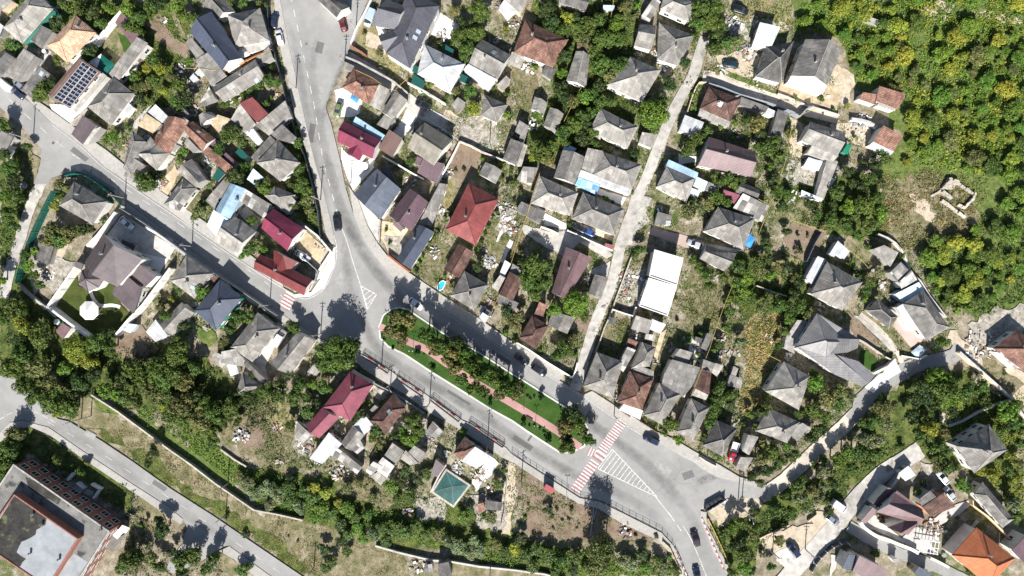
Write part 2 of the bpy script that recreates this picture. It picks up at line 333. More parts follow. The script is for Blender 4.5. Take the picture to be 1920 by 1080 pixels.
def sheet(name, mat, cls, tile, s, amp=0.0, z=None):
    P = [gw(p) for p in (pts(tile, s) if isinstance(s, str) else s)]
    if amp: P = rough_edge(P, amp)
    if z is None: z = ZC[cls]; ZC[cls] += 0.003
    return tag(tri_sheet(name, P, z, M[mat]), kind='structure')
def raised(name, mat, P, z0, z1):
    mb = MB(); mb.prism(P, z0, z1, top=False); o = mb.build(name + '_kerb', M['kerb']); tag(o, kind='structure')
    return tag(tri_sheet(name, P, z1, M[mat]), kind='structure')
def offset_line(P, d):
    out = []
    for i, p in enumerate(P):
        a = Vector(P[max(i - 1, 0)]); b = Vector(P[min(i + 1, len(P) - 1)]); t = (b - a).normalized()
        out.append((p[0] - t.y * d, p[1] + t.x * d))
    return out
def smooth_line(P, n=5):
    out = []; k = len(P)
    for i in range(k - 1):
        p0, p1, p2, p3 = (Vector(P[max(i - 1, 0)]), Vector(P[i]), Vector(P[i + 1]), Vector(P[min(i + 2, k - 1)]))
        for j in range(n):
            t = j / n; out.append(tuple(0.5 * ((2 * p1) + (p2 - p0) * t + (2 * p0 - 5 * p1 + 4 * p2 - p3) * t * t + (3 * p1 - p0 - 3 * p2 + p3) * t ** 3)))
    out.append(tuple(P[-1])); return out
def strip_mesh(name, lines, z, mat, alphas=None, kind='structure'):
    """ribbons between successive offset lines; per-vertex attribute a"""
    nv = len(lines[0]); vs = []; at = []
    for li, l in enumerate(lines):
        vs += [(x, y, z) for x, y in l]
        for j in range(nv): at.append(alphas[li] * (min(1, 4 * j / nv, 4 * (nv - 1 - j) / nv) if alphas and len(lines) > 2 else 1) if alphas else 1.0)
    fs = [[a * nv + j, a * nv + j + 1, (a + 1) * nv + j + 1, (a + 1) * nv + j] for a in range(len(lines) - 1) for j in range(nv - 1)]
    o = mesh_obj(name, vs, fs, mat); A = o.data.attributes.new('a', 'FLOAT', 'POINT'); A.data.foreach_set('value', at)
    return tag(o, kind=kind)
def line_paint(name, P, w, z, mat='pw'):
    return strip_mesh(name, [offset_line(P, -w / 2), offset_line(P, w / 2)], z, M[mat], [1, 1])
def dashes(name, P, w, z, on, off):
    mb = MB(); d = 0; P = [Vector(p) for p in P]; t = 0
    segs = [(a, b, (b - a).length) for a, b in zip(P, P[1:])]; tot = sum(s[2] for s in segs)
    def at(q):
        for a, b, L in segs:
            if q <= L: return a.lerp(b, q / L), (b - a).normalized()
            q -= L
        return P[-1], (P[-1] - P[-2]).normalized()
    while t < tot - 0.5:
        p, u = at(t); q, v = at(min(t + on, tot)); n = Vector((-u.y, u.x)) * w / 2; m = Vector((-v.y, v.x)) * w / 2
        mb.poly([(*(p - n), z), (*(q - m), z), (*(q + m), z), (*(p + n), z)]); t += on + off
    o = mb.build(name, M['pw']); A = o.data.attributes.new('a', 'FLOAT', 'POINT'); A.data.foreach_set('value', [1.0] * len(mb.v))
    return tag(o, kind='structure')
def paint_polys(name, polys, z, mat):
    mb = MB()
    for q in polys: mb.poly([(x, y, z) for x, y in q])
    o = mb.build(name, M[mat]); A = o.data.attributes.new('a', 'FLOAT', 'POINT'); A.data.foreach_set('value', [1.0] * len(mb.v))
    return tag(o, kind='structure')

# ---------------------------------------------------------------- houses
LM = []          # landmarks that trees and sheds are described by: (px, py, phrase)
def inset(P, d):
    P = [(p[0], p[1]) for p in P]; k = len(P); ar = sum(P[i][0] * P[(i + 1) % k][1] - P[(i + 1) % k][0] * P[i][1] for i in range(k)); s = 1 if ar > 0 else -1; out = []
    for i in range(k):
        p0, p1, p2 = Vector(P[i - 1]), Vector(P[i]), Vector(P[(i + 1) % k])
        a = (p1 - p0).normalized(); b = (p2 - p1).normalized(); na = Vector((-a.y, a.x)) * s; nb = Vector((-b.y, b.x)) * s
        bis = na + nb; den = max(0.35, 1 + na.dot(nb)); out.append(tuple(p1 + bis * (d / den)))
    return out
def face_uv(q):
    a, b, c = (Vector(q[i]) for i in (0, 1, 2)); n = (b - a).cross(c - a)
    if n.length < 1e-9: n = Vector((0, 0, 1))
    n.normalize(); 
    if n.z < 0: n = -n
    u = Vector((0, 0, 1)).cross(n); u = Vector((b - a).normalized()) if u.length < 0.02 else u.normalized(); v = n.cross(u)
    return [(Vector(p).dot(u), Vector(p).dot(v)) for p in q]
def unit_window():
    f = MB(); f.box(0, -0.02, -0.08, 0.0, 1.5, 0.22); f.box(0, 0.0, 1.35, 1.43, 1.36, 0.10)
    for x in (-0.64, 0.64, 0.0): f.box(x, 0.0, 0.0, 1.35, 0.07, 0.10)
    f.box(0, 0, 0.0, 0.06, 1.36, 0.10)
    g = MB(); g.box(0, 0.02, 0.0, 1.38, 1.26, 0.04)
    return f.build('window', M['Ww']), g.build('pane', M['glass'])
def unit_door():
    d = MB(); d.box(0, 0, 0, 2.05, 0.95, 0.08); h = MB(); h.box(0.36, -0.08, 0.98, 1.05, 0.14, 0.06)
    return d.build('door', M['wood']), h.build('handle', M['wp'])
WIN, PANE = unit_window(); DOOR, HAND = unit_door()
for o in (WIN, PANE, DOOR, HAND): COL.objects.unlink(o)
def unit_chimney():
    c = MB(); c.box(0, 0, -1.0, 0.75, 0.42, 0.42); c.box(0, 0, 0.75, 0.85, 0.54, 0.54)
    p = MB(); p.box(0, 0, 0.87, 0.95, 0.3, 0.3); return c.build('chimney', M['Wg']), p.build('flue', M['tarD'])
CHIM, FLUE = unit_chimney()
for o in (CHIM, FLUE): COL.objects.unlink(o)
def put(src, parent, loc, rz, child=None, rx=0):
    o = src.copy(); link(o, parent); o.location = loc; o.rotation_euler = (rx, 0, rz)
    if child: link(child.copy(), o)
    return o
HN = [0]
def poly_area(P): return abs(sum(P[i][0] * P[(i + 1) % len(P)][1] - P[(i + 1) % len(P)][0] * P[i][1] for i in range(len(P)))) / 2
FOOT = []        # footprints in photo pixels, to keep plants off the roofs
def roof_block(typ, mat, wall, h, PX, root, origin, small, bi, wins=True, cap=True, pitch=0.72):
    h = h + 0.017 * (HN[0] % 11) + 0.006 * bi
    P = [gw(p, h) for p in PX]; k = len(P)
    ar = sum(P[i][0] * P[(i + 1) % k][1] - P[(i + 1) % k][0] * P[i][1] for i in range(k))
    if ar < 0:            # make counter-clockwise but keep edge 0-1 as the end edge
        P = [P[1], P[0]] + P[2:][::-1]
    ox, oy = origin; P = [(x - ox, y - oy) for x, y in P]
    V = [(x, y, h) for x, y in P]; zf = lambda x, y: h
    F = []; mi = []; ridge = []
    if typ in 'HG' and k == 4:
        a, b, c, d = (Vector(p) for p in P)
        m1, m2 = (a + b) / 2, (c + d) / 2; ax = (m2 - m1); L = ax.length; ax.normalize()
        hw = ((b - a).length + (d - c).length) / 4
        ins = min(hw, L * 0.46) if typ == 'H' else 0.0; rise = hw * pitch
        r1 = m1 + ax * ins; r2 = m2 - ax * ins
        V += [(r1.x, r1.y, h + rise), (r2.x, r2.y, h + rise)]
        F = [[1, 2, 5, 4], [3, 0, 4, 5], [0, 1, 4], [2, 3, 5]]
        mi = [0, 0, 0 if typ == 'H' else 2, 0 if typ == 'H' else 2]
        ridge = [(4, 5)] + ([(0, 4), (1, 4), (2, 5), (3, 5)] if typ == 'H' else [])
        nrm = Vector((-ax.y, ax.x))
        def zf(x, y, m1=m1, ax=ax, nrm=nrm, hw=hw, L=L, ins=ins, rise=rise):
            q = Vector((x, y)); dl = hw - abs((q - m1).dot(nrm)); t = (q - m1).dot(ax); z = dl * pitch
            if typ == 'H': z = min(z, max(0, t) * rise / max(ins, .1), max(0, L - t) * rise / max(ins, .1))
            return h + max(0, z)
    elif typ == 'S':
        a, b = Vector(P[0]), Vector(P[1]); t = (b - a).normalized(); n = Vector((-t.y, t.x))
        D = [(Vector(p) - a).dot(n) for p in P]; dm = max(D); rise = min(1.1, 0.20 * dm)
        V = [(p[0], p[1], h + rise * (1 - q / dm)) for p, q in zip(P, D)]; F = [list(range(k))]; mi = [0]
        def zf(x, y, a=a, n=n, dm=dm, rise=rise): return h + rise * (1 - (Vector((x, y)) - a).dot(n) / dm)
    elif typ == 'P':
        cx = sum(p[0] for p in P) / k; cy = sum(p[1] for p in P) / k; r = math.sqrt(poly_area(P) / math.pi)
        V.append((cx, cy, h + r * pitch)); F = [[i, (i + 1) % k, k] for i in range(k)]; mi = [0] * k; ridge = [(i, k) for i in range(k)]
    else:
        F = [list(range(k))]; mi = [0]
    th = 0.16; n0 = len(V); top = list(range(k))
    V += [(V[i][0], V[i][1], V[i][2] - th) for i in top]
    for i in top: F.append([n0 + i, n0 + (i + 1) % k, (i + 1) % k, i]); mi.append(1)
    F.append([n0 + i for i in top][::-1]); mi.append(1)
    uvs = []
    for f in F: uvs += face_uv([V[i] for i in f])
    fas = M['gtrim'] if wall == 'n' else M['cap'] if mat.startswith(('slate', 'patch', 'tile')) else M[mat]
    ro = mesh_obj('roof', V, F, [M[mat], fas, M['W' + wall]], root, mi, uvs)
    if ridge and cap and not (small and typ == 'G'):
        mb = MB()
        for i, j in ridge:
            p, q = Vector(V[i]), Vector(V[j]); mb.tube([p + Vector((0, 0, .03)), q + Vector((0, 0, .03))], 0.09 if not mat.startswith('t') else 0.11, 5)
        capm = M['cap'] if mat.startswith(('slate', 'patch')) else M[mat]
        mb.build('ridge_cap', capm, ro)
    ov = 0.38 if not small else 0.18
    W = inset([(V[i][0], V[i][1]) for i in top], ov); mb = MB(); n = len(mb.v)
    hz = [V[i][2] - th for i in top]
    if typ in 'GH' or typ in 'PF': hz = [h - th] * k
    mb.v += [(x, y, 0.0) for x, y in W] + [(W[i][0], W[i][1], hz[i] - 0.002) for i in top]
    mb.f += [[i, (i + 1) % k, k + (i + 1) % k, k + i] for i in top]
    mb.build('wall', M['W' + wall], root)
    if mat in ('wconc', 'tar', 'tarL', 'conc') and not small:          # parapet
        pb = MB(); I = inset([(v[0], v[1]) for v in V[:k]], 0.22)
        for i in top:
            j = (i + 1) % k; q = [V[i][:2], V[j][:2], I[j], I[i]]
            pb.prism(q, h + 0.002, h + 0.3)
        pb.build('parapet', M['W' + wall], root)
    if wins:
        cen = Vector((-(ox), -(oy)))
        el = sorted(range(k), key=lambda i: -math.dist(W[i], W[(i + 1) % k]))
        done = 0
        for e in el[:3]:
            a, b = Vector(W[e]), Vector(W[(e + 1) % k]); L = (b - a).length
            if L < 2.6: continue
            t = (b - a).normalized(); rz = math.atan2(t.y, t.x); out = Vector((t.y, -t.x)); nW = max(1, min(4, int(L / 3.0)))
            for fl in range(2 if h > 4.7 else 1):
                for q in range(nW):
                    p = a + t * (L * (q + 0.5) / nW) + out * 0.03
                    if done == 0 and fl == 0 and q == nW // 2: put(DOOR, root, (p.x, p.y, 0.02), rz, HAND); continue
                    put(WIN, root, (p.x, p.y, 0.95 + fl * 2.5), rz, PANE)
            done += 1
    elif done_door_ok(W):
        a, b = Vector(W[0]), Vector(W[1]); t = (b - a).normalized(); p = (a + b) / 2 + Vector((t.y, -t.x)) * 0.03
        put(DOOR, root, (p.x, p.y, 0.02), math.atan2(t.y, t.x), HAND)
    return zf, P, h
def done_door_ok(W): return math.dist(W[0], W[1]) > 1.3
NAMECOUNT = {}
def building(name, tile, label, lm, blocks, cat=None, group=None):
    HN[0] += 1; bl = []
    for s in blocks:
        q = s.split()
        if q[0] in 'ck': bl.append((q[0], q[1], None, 0, [px(tile, *map(float, q[1].split(',')))])); continue
        bl.append((q[0], q[1], q[2], float(q[3]), pts(tile, ' '.join(q[4:]))))
    main = next(b for b in bl if b[0] not in 'ck')
    cx = sum(p[0] for p in main[4]) / len(main[4]); cy = sum(p[1] for p in main[4]) / len(main[4]); o = gw((cx, cy), main[3])
    root = empty(name, (o[0], o[1], 0), 0, label, cat or name.replace('_', ' '), group)
    if lm: LM.append((cx, cy, lm))
    zf = None; bi = 0
    for b in bl:
        if b[0] in 'ck': continue
        P = [gw(p) for p in b[4]]; area = poly_area(P); small = area < 30 or name in ('shed', 'canopy')
        FOOT.append(b[4])
        r = roof_block(b[0], b[1], b[2], b[3], b[4], root, o, small, bi, wins=not small); bi += 1
        if zf is None: zf, P0, h0, typ0, area0 = r[0], r[1], r[2], b[0], area
    chim = [b for b in bl if b[0] == 'c']
    if not chim and typ0 in 'HG' and area0 > 55:
        c = Vector((sum(p[0] for p in P0) / 4, sum(p[1] for p in P0) / 4)); q = c.lerp(Vector(P0[HN[0] % 4]), 0.22); chim = [('w', q)]
    for b in chim:
        if b[0] == 'w': x, y = b[1]
        else:
            w = gw(b[4][0], h0 + 1.5); x, y = w[0] - o[0], w[1] - o[1]
        a = math.atan2(P0[1][1] - P0[0][1], P0[1][0] - P0[0][0])
        put(CHIM, root, (x, y, zf(x, y) + 0.35), a, FLUE)
    for b in bl:
        if b[0] != 'k': continue
        w = gw(b[4][0], h0 + 1); x, y = w[0] - o[0], w[1] - o[1]; e = 0.4
        n = Vector((zf(x - e, y) - zf(x + e, y), zf(x, y - e) - zf(x, y + e), 2 * e)).normalized()
        mb = MB(); mb.box(0, 0, 0.03, 0.10, 1.0, 1.3); sk = mb.build('skylight', M['pale'], root); sk.location = (x, y, zf(x, y))
        sk.rotation_euler = n.to_track_quat('Z', 'Y').to_euler()
    return root, zf, o

# ---------------------------------------------------------------- walls and fences
def wallrun(name, tile, s, h, th, mat, label, cat='wall', posts=None, cap=None, z0=0.0, pm=None, smooth=False, open_=False):
    PX = pts(tile, s) if isinstance(s, str) else s
    P = [gw(p, h * 0.8) for p in PX]
    if smooth: P = smooth_line(P, 5)
    o0 = P[0]; P = [(x - o0[0], y - o0[1]) for x, y in P]
    root = empty(name, (o0[0], o0[1], 0), 0, label, cat)
    L = offset_line(P, -th / 2); R = offset_line(P, th / 2)
    def seg(L, R, za, zb):
        mb = MB(); n = len(L)
        mb.v = [(x, y, z) for z in (za, zb) for ln in (L, R) for x, y in ln]
        for i in range(n - 1):
            a, b, c, d = i, i + 1, n + i + 1, n + i; A = 2 * n
            mb.f += [[A + a, A + b, A + c, A + d], [a, b, A + b, A + a], [c, d, A + d, A + c]]
        mb.f += [[0, 2 * n, 3 * n, n], [n - 1, 2 * n - 1, 4 * n - 1, 3 * n - 1]]
        return mb
    if open_:      # rails and bars instead of a solid sheet
        mb = MB()
        for z in (0.35, h - 0.05): mb.tube([(x, y, z0 + z) for x, y in P], 0.04, 4)
        mb.build('rails', M[mat], root)
    else: seg(L, R, z0, z0 + h).build('panel' if 'fence' in name else 'wall_face', M[mat], root)
    if cap: seg(offset_line(P, -th / 2 - .06), offset_line(P, th / 2 + .06), z0 + h + 0.002, z0 + h + 0.09).build('coping', M[cap], root)
    if posts:
        src = None; t = 0
        for a, b in zip(P, P[1:]):
            a, b = Vector(a), Vector(b); Ls = (b - a).length
            while t < Ls:
                p = a.lerp(b, t / Ls)
                if src is None:
                    mb = MB(); w = max(0.14, th + 0.12) if not open_ else 0.09; mb.box(0, 0, 0, z0 + h + (0.14 if not open_ else 0), w, w)
                    if name == 'retaining_wall': pass
                    src = mb.build('post', M[pm or mat], root); q = src
                else: q = src.copy(); link(q, root)
                q.location = (p.x, p.y, 0); q.rotation_euler = (0, 0, math.atan2((b - a).y, (b - a).x)); t += posts
            t -= Ls
    return root

# ---------------------------------------------------------------- foliage
def leaf_mesh(name, C, Nn, size, mat):
    n = len(C); Nn = Nn / np.maximum(np.linalg.norm(Nn, axis=1, keepdims=True), 1e-6)
    a = RNG.normal(size=(n, 3)); u = np.cross(Nn, a); u /= np.maximum(np.linalg.norm(u, axis=1, keepdims=True), 1e-6); v = np.cross(Nn, u)
    sz = (size if np.ndim(size) else np.full(n, size)) * RNG.uniform(0.65, 1.35, n)
    u = u * sz[:, None] * 0.5; v = v * sz[:, None] * 0.5 * RNG.uniform(0.6, 1.0, n)[:, None]
    V = np.stack([C - u - v * 0.4, C + u * 0.1 - v, C + u + v * 0.3, C - u * 0.2 + v], 1).reshape(-1, 3)
    me = bpy.data.meshes.new(name); me.vertices.add(4 * n); me.vertices.foreach_set('co', V.astype(np.float32).ravel())
    me.loops.add(4 * n); me.loops.foreach_set('vertex_index', np.arange(4 * n, dtype=np.int32))
    me.polygons.add(n); me.polygons.foreach_set('loop_start', np.arange(0, 4 * n, 4, dtype=np.int32))
    try: me.polygons.foreach_set('loop_total', np.full(n, 4, dtype=np.int32))
    except Exception: pass
    me.materials.append(mat); me.update(calc_edges=True); me.validate(); return me
def crown_pts(R, n, zc, flat, seed, lumps=14, gap=0.5):
    r = np.random.default_rng(seed); C = []; Nn = []
    th = r.uniform(0, 2 * np.pi, lumps); rr = R * 0.66 * np.sqrt(r.uniform(0.05, 1, lumps)); zz = r.uniform(-0.35, 0.62, lumps) * R * flat
    zz = zz * (1 - 0.45 * (rr / R) ** 2) ; cx, cy = rr * np.cos(th), rr * np.sin(th); br = R * r.uniform(0.24, 0.44, lumps)
    cx[0] = cy[0] = 0; zz[0] = R * flat * 0.35; br[0] = R * 0.45
    k = r.integers(0, lumps, n); w = br[k]
    d = r.normal(size=(n, 3)); d /= np.linalg.norm(d, axis=1, keepdims=True)
    # small twig clusters: snap directions to a limited set so clumps and gaps appear
    cl = r.normal(size=(lumps, 26, 3)); cl /= np.linalg.norm(cl, axis=2, keepdims=True)
    cd = cl[k, r.integers(0, 26, n)]; d = d * gap + cd; d /= np.linalg.norm(d, axis=1, keepdims=True)
    rad = w * r.uniform(0.72, 1.1, n)
    P = np.stack([cx[k], cy[k], zz[k]], 1) + d * rad[:, None] * np.array([1, 1, 0.85]); P[:, 2] += zc
    Nv = d + r.normal(size=(n, 3)) * 0.5 + np.array([0, 0, 0.3]); return P, Nv
def trunk_mb(R, zc, seed):
    r = random.Random(seed); mb = MB(); t = 0.05 * R + 0.06
    top = (r.uniform(-.1, .1) * R, r.uniform(-.1, .1) * R, zc + 0.1 * R)
    mb.tube([(0, 0, 0), (top[0] * .5, top[1] * .5, zc * 0.55), top], t * 1.3, 7, t * 0.5)
    for i in range(5):
        a = i * 1.257 + r.uniform(-.4, .4); q = R * r.uniform(.4, .62); s = zc * r.uniform(.45, .7)
        mb.tube([(top[0] * .5, top[1] * .5, s), (math.cos(a) * q * .5, math.sin(a) * q * .5, s + (zc - s) * .6), (math.cos(a) * q, math.sin(a) * q, zc + r.uniform(-.1, .2) * R)], t * .55, 5, t * .2)
    return mb
PROTO = {}
def make_protos():
    for cls, R, n, sz in (('xs', 0.62, 240, 0.21), ('s', 1.2, 650, 0.27), ('m', 2.1, 1900, 0.32), ('l', 3.1, 3700, 0.36), ('xl', 4.8, 8000, 0.40)):
        for v in range(4 if cls in 'ml' else 3):
            zc = {'xs': 0.55, 's': 1.3}.get(cls, 1.6 + 0.95 * R); sd = 100 + v * 7 + int(R * 10)
            C, Nn = crown_pts(R, n, zc, 0.8 if cls != 'xs' else 1.0, sd, lumps=(5 if cls == 'xs' else 8 if cls == 's' else 14 if cls == 'm' else 20 if cls == 'l' else 30), gap=0.42)
            cm = leaf_mesh('crown', C, Nn, sz, M['leaf'])
            t = trunk_mb(R, zc, sd); tm = bpy.data.meshes.new('trunk'); tm.from_pydata(t.v, [], t.f); tm.materials.append(M['bark']); tm.update()
            PROTO.setdefault(cls, []).append((R, zc, cm, tm))
LEAFC = {'d': (0.040, 0.068, 0.020), 'g': (0.066, 0.114, 0.024), 'b': (0.096, 0.178, 0.027), 'y': (0.190, 0.228, 0.034), 'o': (0.120, 0.135, 0.052),
         's': (0.135, 0.175, 0.095), 'p': (0.055, 0.020, 0.018), 'c': (0.016, 0.038, 0.012)}
CW = {'d': 'dark green', 'g': 'mid green', 'b': 'bright green', 'y': 'yellow-green', 'o': 'olive green', 's': 'silvery grey-green', 'p': 'dark purple', 'c': 'clipped dark green'}
PLANTS = []; KEEPOFF = []
def plant(x, y, r, c, tall=1.0):
    if r > 8.5 and not (x > 1480 and y < 600): r *= 1.08
    PLANTS.append([x, y, r, c, tall])
def dirword(dx, dy):
    a = math.degrees(math.atan2(-dy, dx)) % 360
    return ['right of', 'above right of', 'above', 'above left of', 'left of', 'below left of', 'below', 'below right of'][int((a + 22.5) // 45) % 8]
def mass_tree(lst):      # everything past the 300 largest trees: one countless mass
    VV = []; FC = []; TC = []; n = 0; TV = []; TF = []
    for i, (x, y, r, c, tall) in enumerate(lst):
        R = r / S; cls = 's' if r <= 9 else 'm' if r < 17 else 'l'; pr = PROTO[cls][(i * 5 + int(x)) % len(PROTO[cls])]; s = R / pr[0] * 1.04; w = gw((x, y), pr[1] * s * tall)
        me = pr[2]; a = np.empty(len(me.vertices) * 3, np.float32); me.vertices.foreach_get('co', a); a = a.reshape(-1, 3); t = i * 2.399; ct, st = math.cos(t), math.sin(t)
        VV.append(np.stack([w[0] + s * (a[:, 0] * ct - a[:, 1] * st), w[1] + s * (a[:, 0] * st + a[:, 1] * ct), a[:, 2] * s * tall], 1)); col = LEAFC[c]; q = random.Random(i); f = q.uniform(.85, 1.2); h = q.uniform(-.15, .15)
        TC.append(np.tile(np.array([col[0] * f * (1 + h), col[1] * f, col[2] * f, 1], np.float32), (len(a), 1)))
    V = np.concatenate(VV); n = len(V) // 4; me = bpy.data.meshes.new('small_trees'); me.vertices.add(4 * n); me.vertices.foreach_set('co', V.astype(np.float32).ravel())
    me.loops.add(4 * n); me.loops.foreach_set('vertex_index', np.arange(4 * n, dtype=np.int32)); me.polygons.add(n); me.polygons.foreach_set('loop_start', np.arange(0, 4 * n, 4, dtype=np.int32))
    A = me.attributes.new('tint', 'FLOAT_COLOR', 'POINT'); A.data.foreach_set('color', np.concatenate(TC).ravel()); me.materials.append(M['leafmass']); me.update(calc_edges=True)
    tag(link(bpy.data.objects.new('small_trees', me)), 'crowded smaller trees filling the gardens and groves', None, None, 'stuff')
def make_plants():
    global PLANTS
    for p in PLANTS:         # crowns stay clear of the lanes
        for (qx, qy, hw) in KEEPOFF:
            d = math.hypot(p[0] - qx, p[1] - qy); need = hw + p[2] * 0.75
            if d < need and d > .5: p[0] += (p[0] - qx) / d * (need - d); p[1] += (p[1] - qy) / d * (need - d)
            if p[0] > 1400 and p[1] > qy + 2 and d < need + 12 and p[4] == 1.0: p[4] = 0.62
    make_protos(); lab = {}
    trees = sorted([p for p in PLANTS if p[2] > 8.5 and -5 < p[0] < 1925 and -5 < p[1] < 1085], key=lambda p: -p[2]); rest = trees[300:]; ids = set(id(p) for p in rest)
    PLANTS = [p for p in PLANTS if id(p) not in ids]
    if rest: mass_tree(rest)
    for i, (x, y, r, c, tall) in enumerate(PLANTS):
        kind = 'tree' if r > 8.5 else 'shrub'
        size = 'tiny' if r < 4.5 else 'small' if r < 6.8 else 'rounded' if r <= 8.5 else 'small' if r < 12 else 'medium-sized' if r < 16 else 'large' if r < 22 else 'huge'
        lx, ly, ph = min(LM, key=lambda l: (l[0] - x) ** 2 + (l[1] - y) ** 2); d = math.dist((lx, ly), (x, y))
        dist = '' if d < 70 else 'well ' if d < 130 else 'far '
        if c == 'c': size = 'ball-clipped'; cw = 'dark green'
        else: cw = CW[c]
        base = f"{size} {cw} {kind} {dist}{dirword(x - lx, y - ly)} the {ph}"
        lab.setdefault(base, []).append((x, y, d, i))
    names = {}; grp = {}
    for base, L in lab.items():
        if len(L) == 1: names[L[0][3]] = base; continue
        xs = [q[0] for q in L]; ys = [q[1] for q in L]; horiz = max(xs) - min(xs) > max(ys) - min(ys)
        L.sort(key=lambda q: q[0] if horiz else q[1]); k = len(L)
        w = ('leftmost', 'rightmost') if horiz else ('topmost', 'lowest')
        for j, q in enumerate(L):
            if j == 0: t = w[0] if k > 2 else ('left' if horiz else 'upper')
            elif j == k - 1: t = w[1] if k > 2 else ('right' if horiz else 'lower')
            else:
                o_ = {1: 'second', 2: 'third', 3: 'fourth', 4: 'fifth', 5: 'sixth'}[j] if j < 6 else 'seventh'
                t = 'middle' if k == 3 else o_ + (' from left' if horiz else ' from top')
            names[q[3]] = base + ', ' + t
    for i in names:
        n = names[i]
        if len(n.split()) > 16: n = n.replace('medium-sized', 'medium').replace(' the ', ' ')
        names[i] = ' '.join(n.split()[:16]) if len(n.split()) > 18 else n
    for i, (x, y, r, c, tall) in enumerate(PLANTS):
        R = r / S; cls = 'xs' if r < 5.5 else 's' if r <= 9 else 'm' if r < 17 else 'l' if r < 25 else 'xl'
        pr = PROTO[cls][(i * 7 + int(x)) % len(PROTO[cls])]; s = R / pr[0] * 1.04; zc = pr[1] * s * tall
        w = gw((x, y), zc); kind = 'tree' if r > 8.5 else 'shrub'
        root = empty(kind, (w[0], w[1], 0.0), (i * 2.399) % 6.283, names[i], kind, 'trees among the houses' if kind == 'tree' else 'garden shrubs')
        root.scale = (s, s, s * tall)
        col = LEAFC[c]; q = random.Random(i); f = q.uniform(0.85, 1.2); hsh = q.uniform(-0.15, 0.15)
        cr = bpy.data.objects.new('crown', pr[2]); cr.color = (col[0] * f * (1 + hsh), col[1] * f, col[2] * f, 1); link(cr, root)
        link(bpy.data.objects.new('trunk', pr[3]), root)
def inside(P, x, y):
    c = np.zeros(len(x), bool); k = len(P)
    for i in range(k):
        x1, y1 = P[i]; x2, y2 = P[i - 1]
        t = ((y1 > y) != (y2 > y)) & (x < (x2 - x1) * (y - y1) / (y2 - y1 + 1e-12) + x1); c ^= t
    return c
def vnoise(x, y, sc, seed):
    r = np.random.default_rng(seed); ph = r.uniform(0, 6.28, (6, 2)); v = 0
    for k in range(6):
        a = r.uniform(0, 6.28); f = sc * (1.0 + 0.55 * k); v = v + np.sin((x * np.cos(a) + y * np.sin(a)) * f + ph[k, 0]) * np.cos((x * -np.sin(a) + y * np.cos(a)) * f * 0.8 + ph[k, 1]) / (1 + 0.4 * k)
    return v / 2.2
EXCL = []
def undergrowth(name, PX, dens, hmax, col, cover=0.0, lsize=0.34, seed=1, label=None):
    """leafy ground cover as one countless mass: dens leaves per square metre, clumped by noise"""
    P = [gw(p) for p in PX]; xs = [p[0] for p in P]; ys = [p[1] for p in P]; r = np.random.default_rng(seed)
    A = (max(xs) - min(xs)) * (max(ys) - min(ys)); n = int(A * dens / 3.6)
    x = r.uniform(min(xs), max(xs), n); y = r.uniform(min(ys), max(ys), n); m = inside(P, x, y); x, y = x[m], y[m]
    nz = vnoise(x, y, 0.30, seed) * 0.7 + vnoise(x, y, 0.95, seed + 1) * 0.4
    m = nz > -cover + r.normal(0, 0.08, len(x)); x, y, nz = x[m], y[m], nz[m]
    for fp in FOOT + EXCL:
        fx = [q[0] for q in fp]; fy = [q[1] for q in fp]
        if max(fx) < min(p[0] for p in PX) or min(fx) > max(p[0] for p in PX) or max(fy) < min(p[1] for p in PX) or min(fy) > max(p[1] for p in PX): continue
        m = ~inside([gw(q, 1.0) for q in fp], x, y); x, y, nz = x[m], y[m], nz[m]
    k5 = 6; sp = r.uniform(0.15, 0.55, len(x)); x = np.repeat(x, k5) + r.normal(0, 1, len(x) * k5) * np.repeat(sp, k5); y = np.repeat(y, k5) + r.normal(0, 1, len(y) * k5) * np.repeat(sp, k5); hh = np.repeat(r.uniform(0.45, 1.1, len(nz)), k5); nz = np.repeat(nz, k5)
    z = 0.05 + hmax * np.clip(nz + cover + 0.15, 0, 1) * hh * r.uniform(0.55, 1.0, len(x))
    C = np.stack([x, y, z], 1); N_ = r.normal(size=(len(x), 3)) * 0.55 + np.array([0, -0.15, 0.8])
    if len(x) < 4: return
    me = leaf_mesh(name, C, N_, lsize, M['leaf']); o = link(bpy.data.objects.new(name, me)); o.color = (*col, 1)
    tag(o, label, None, None, 'stuff'); return o

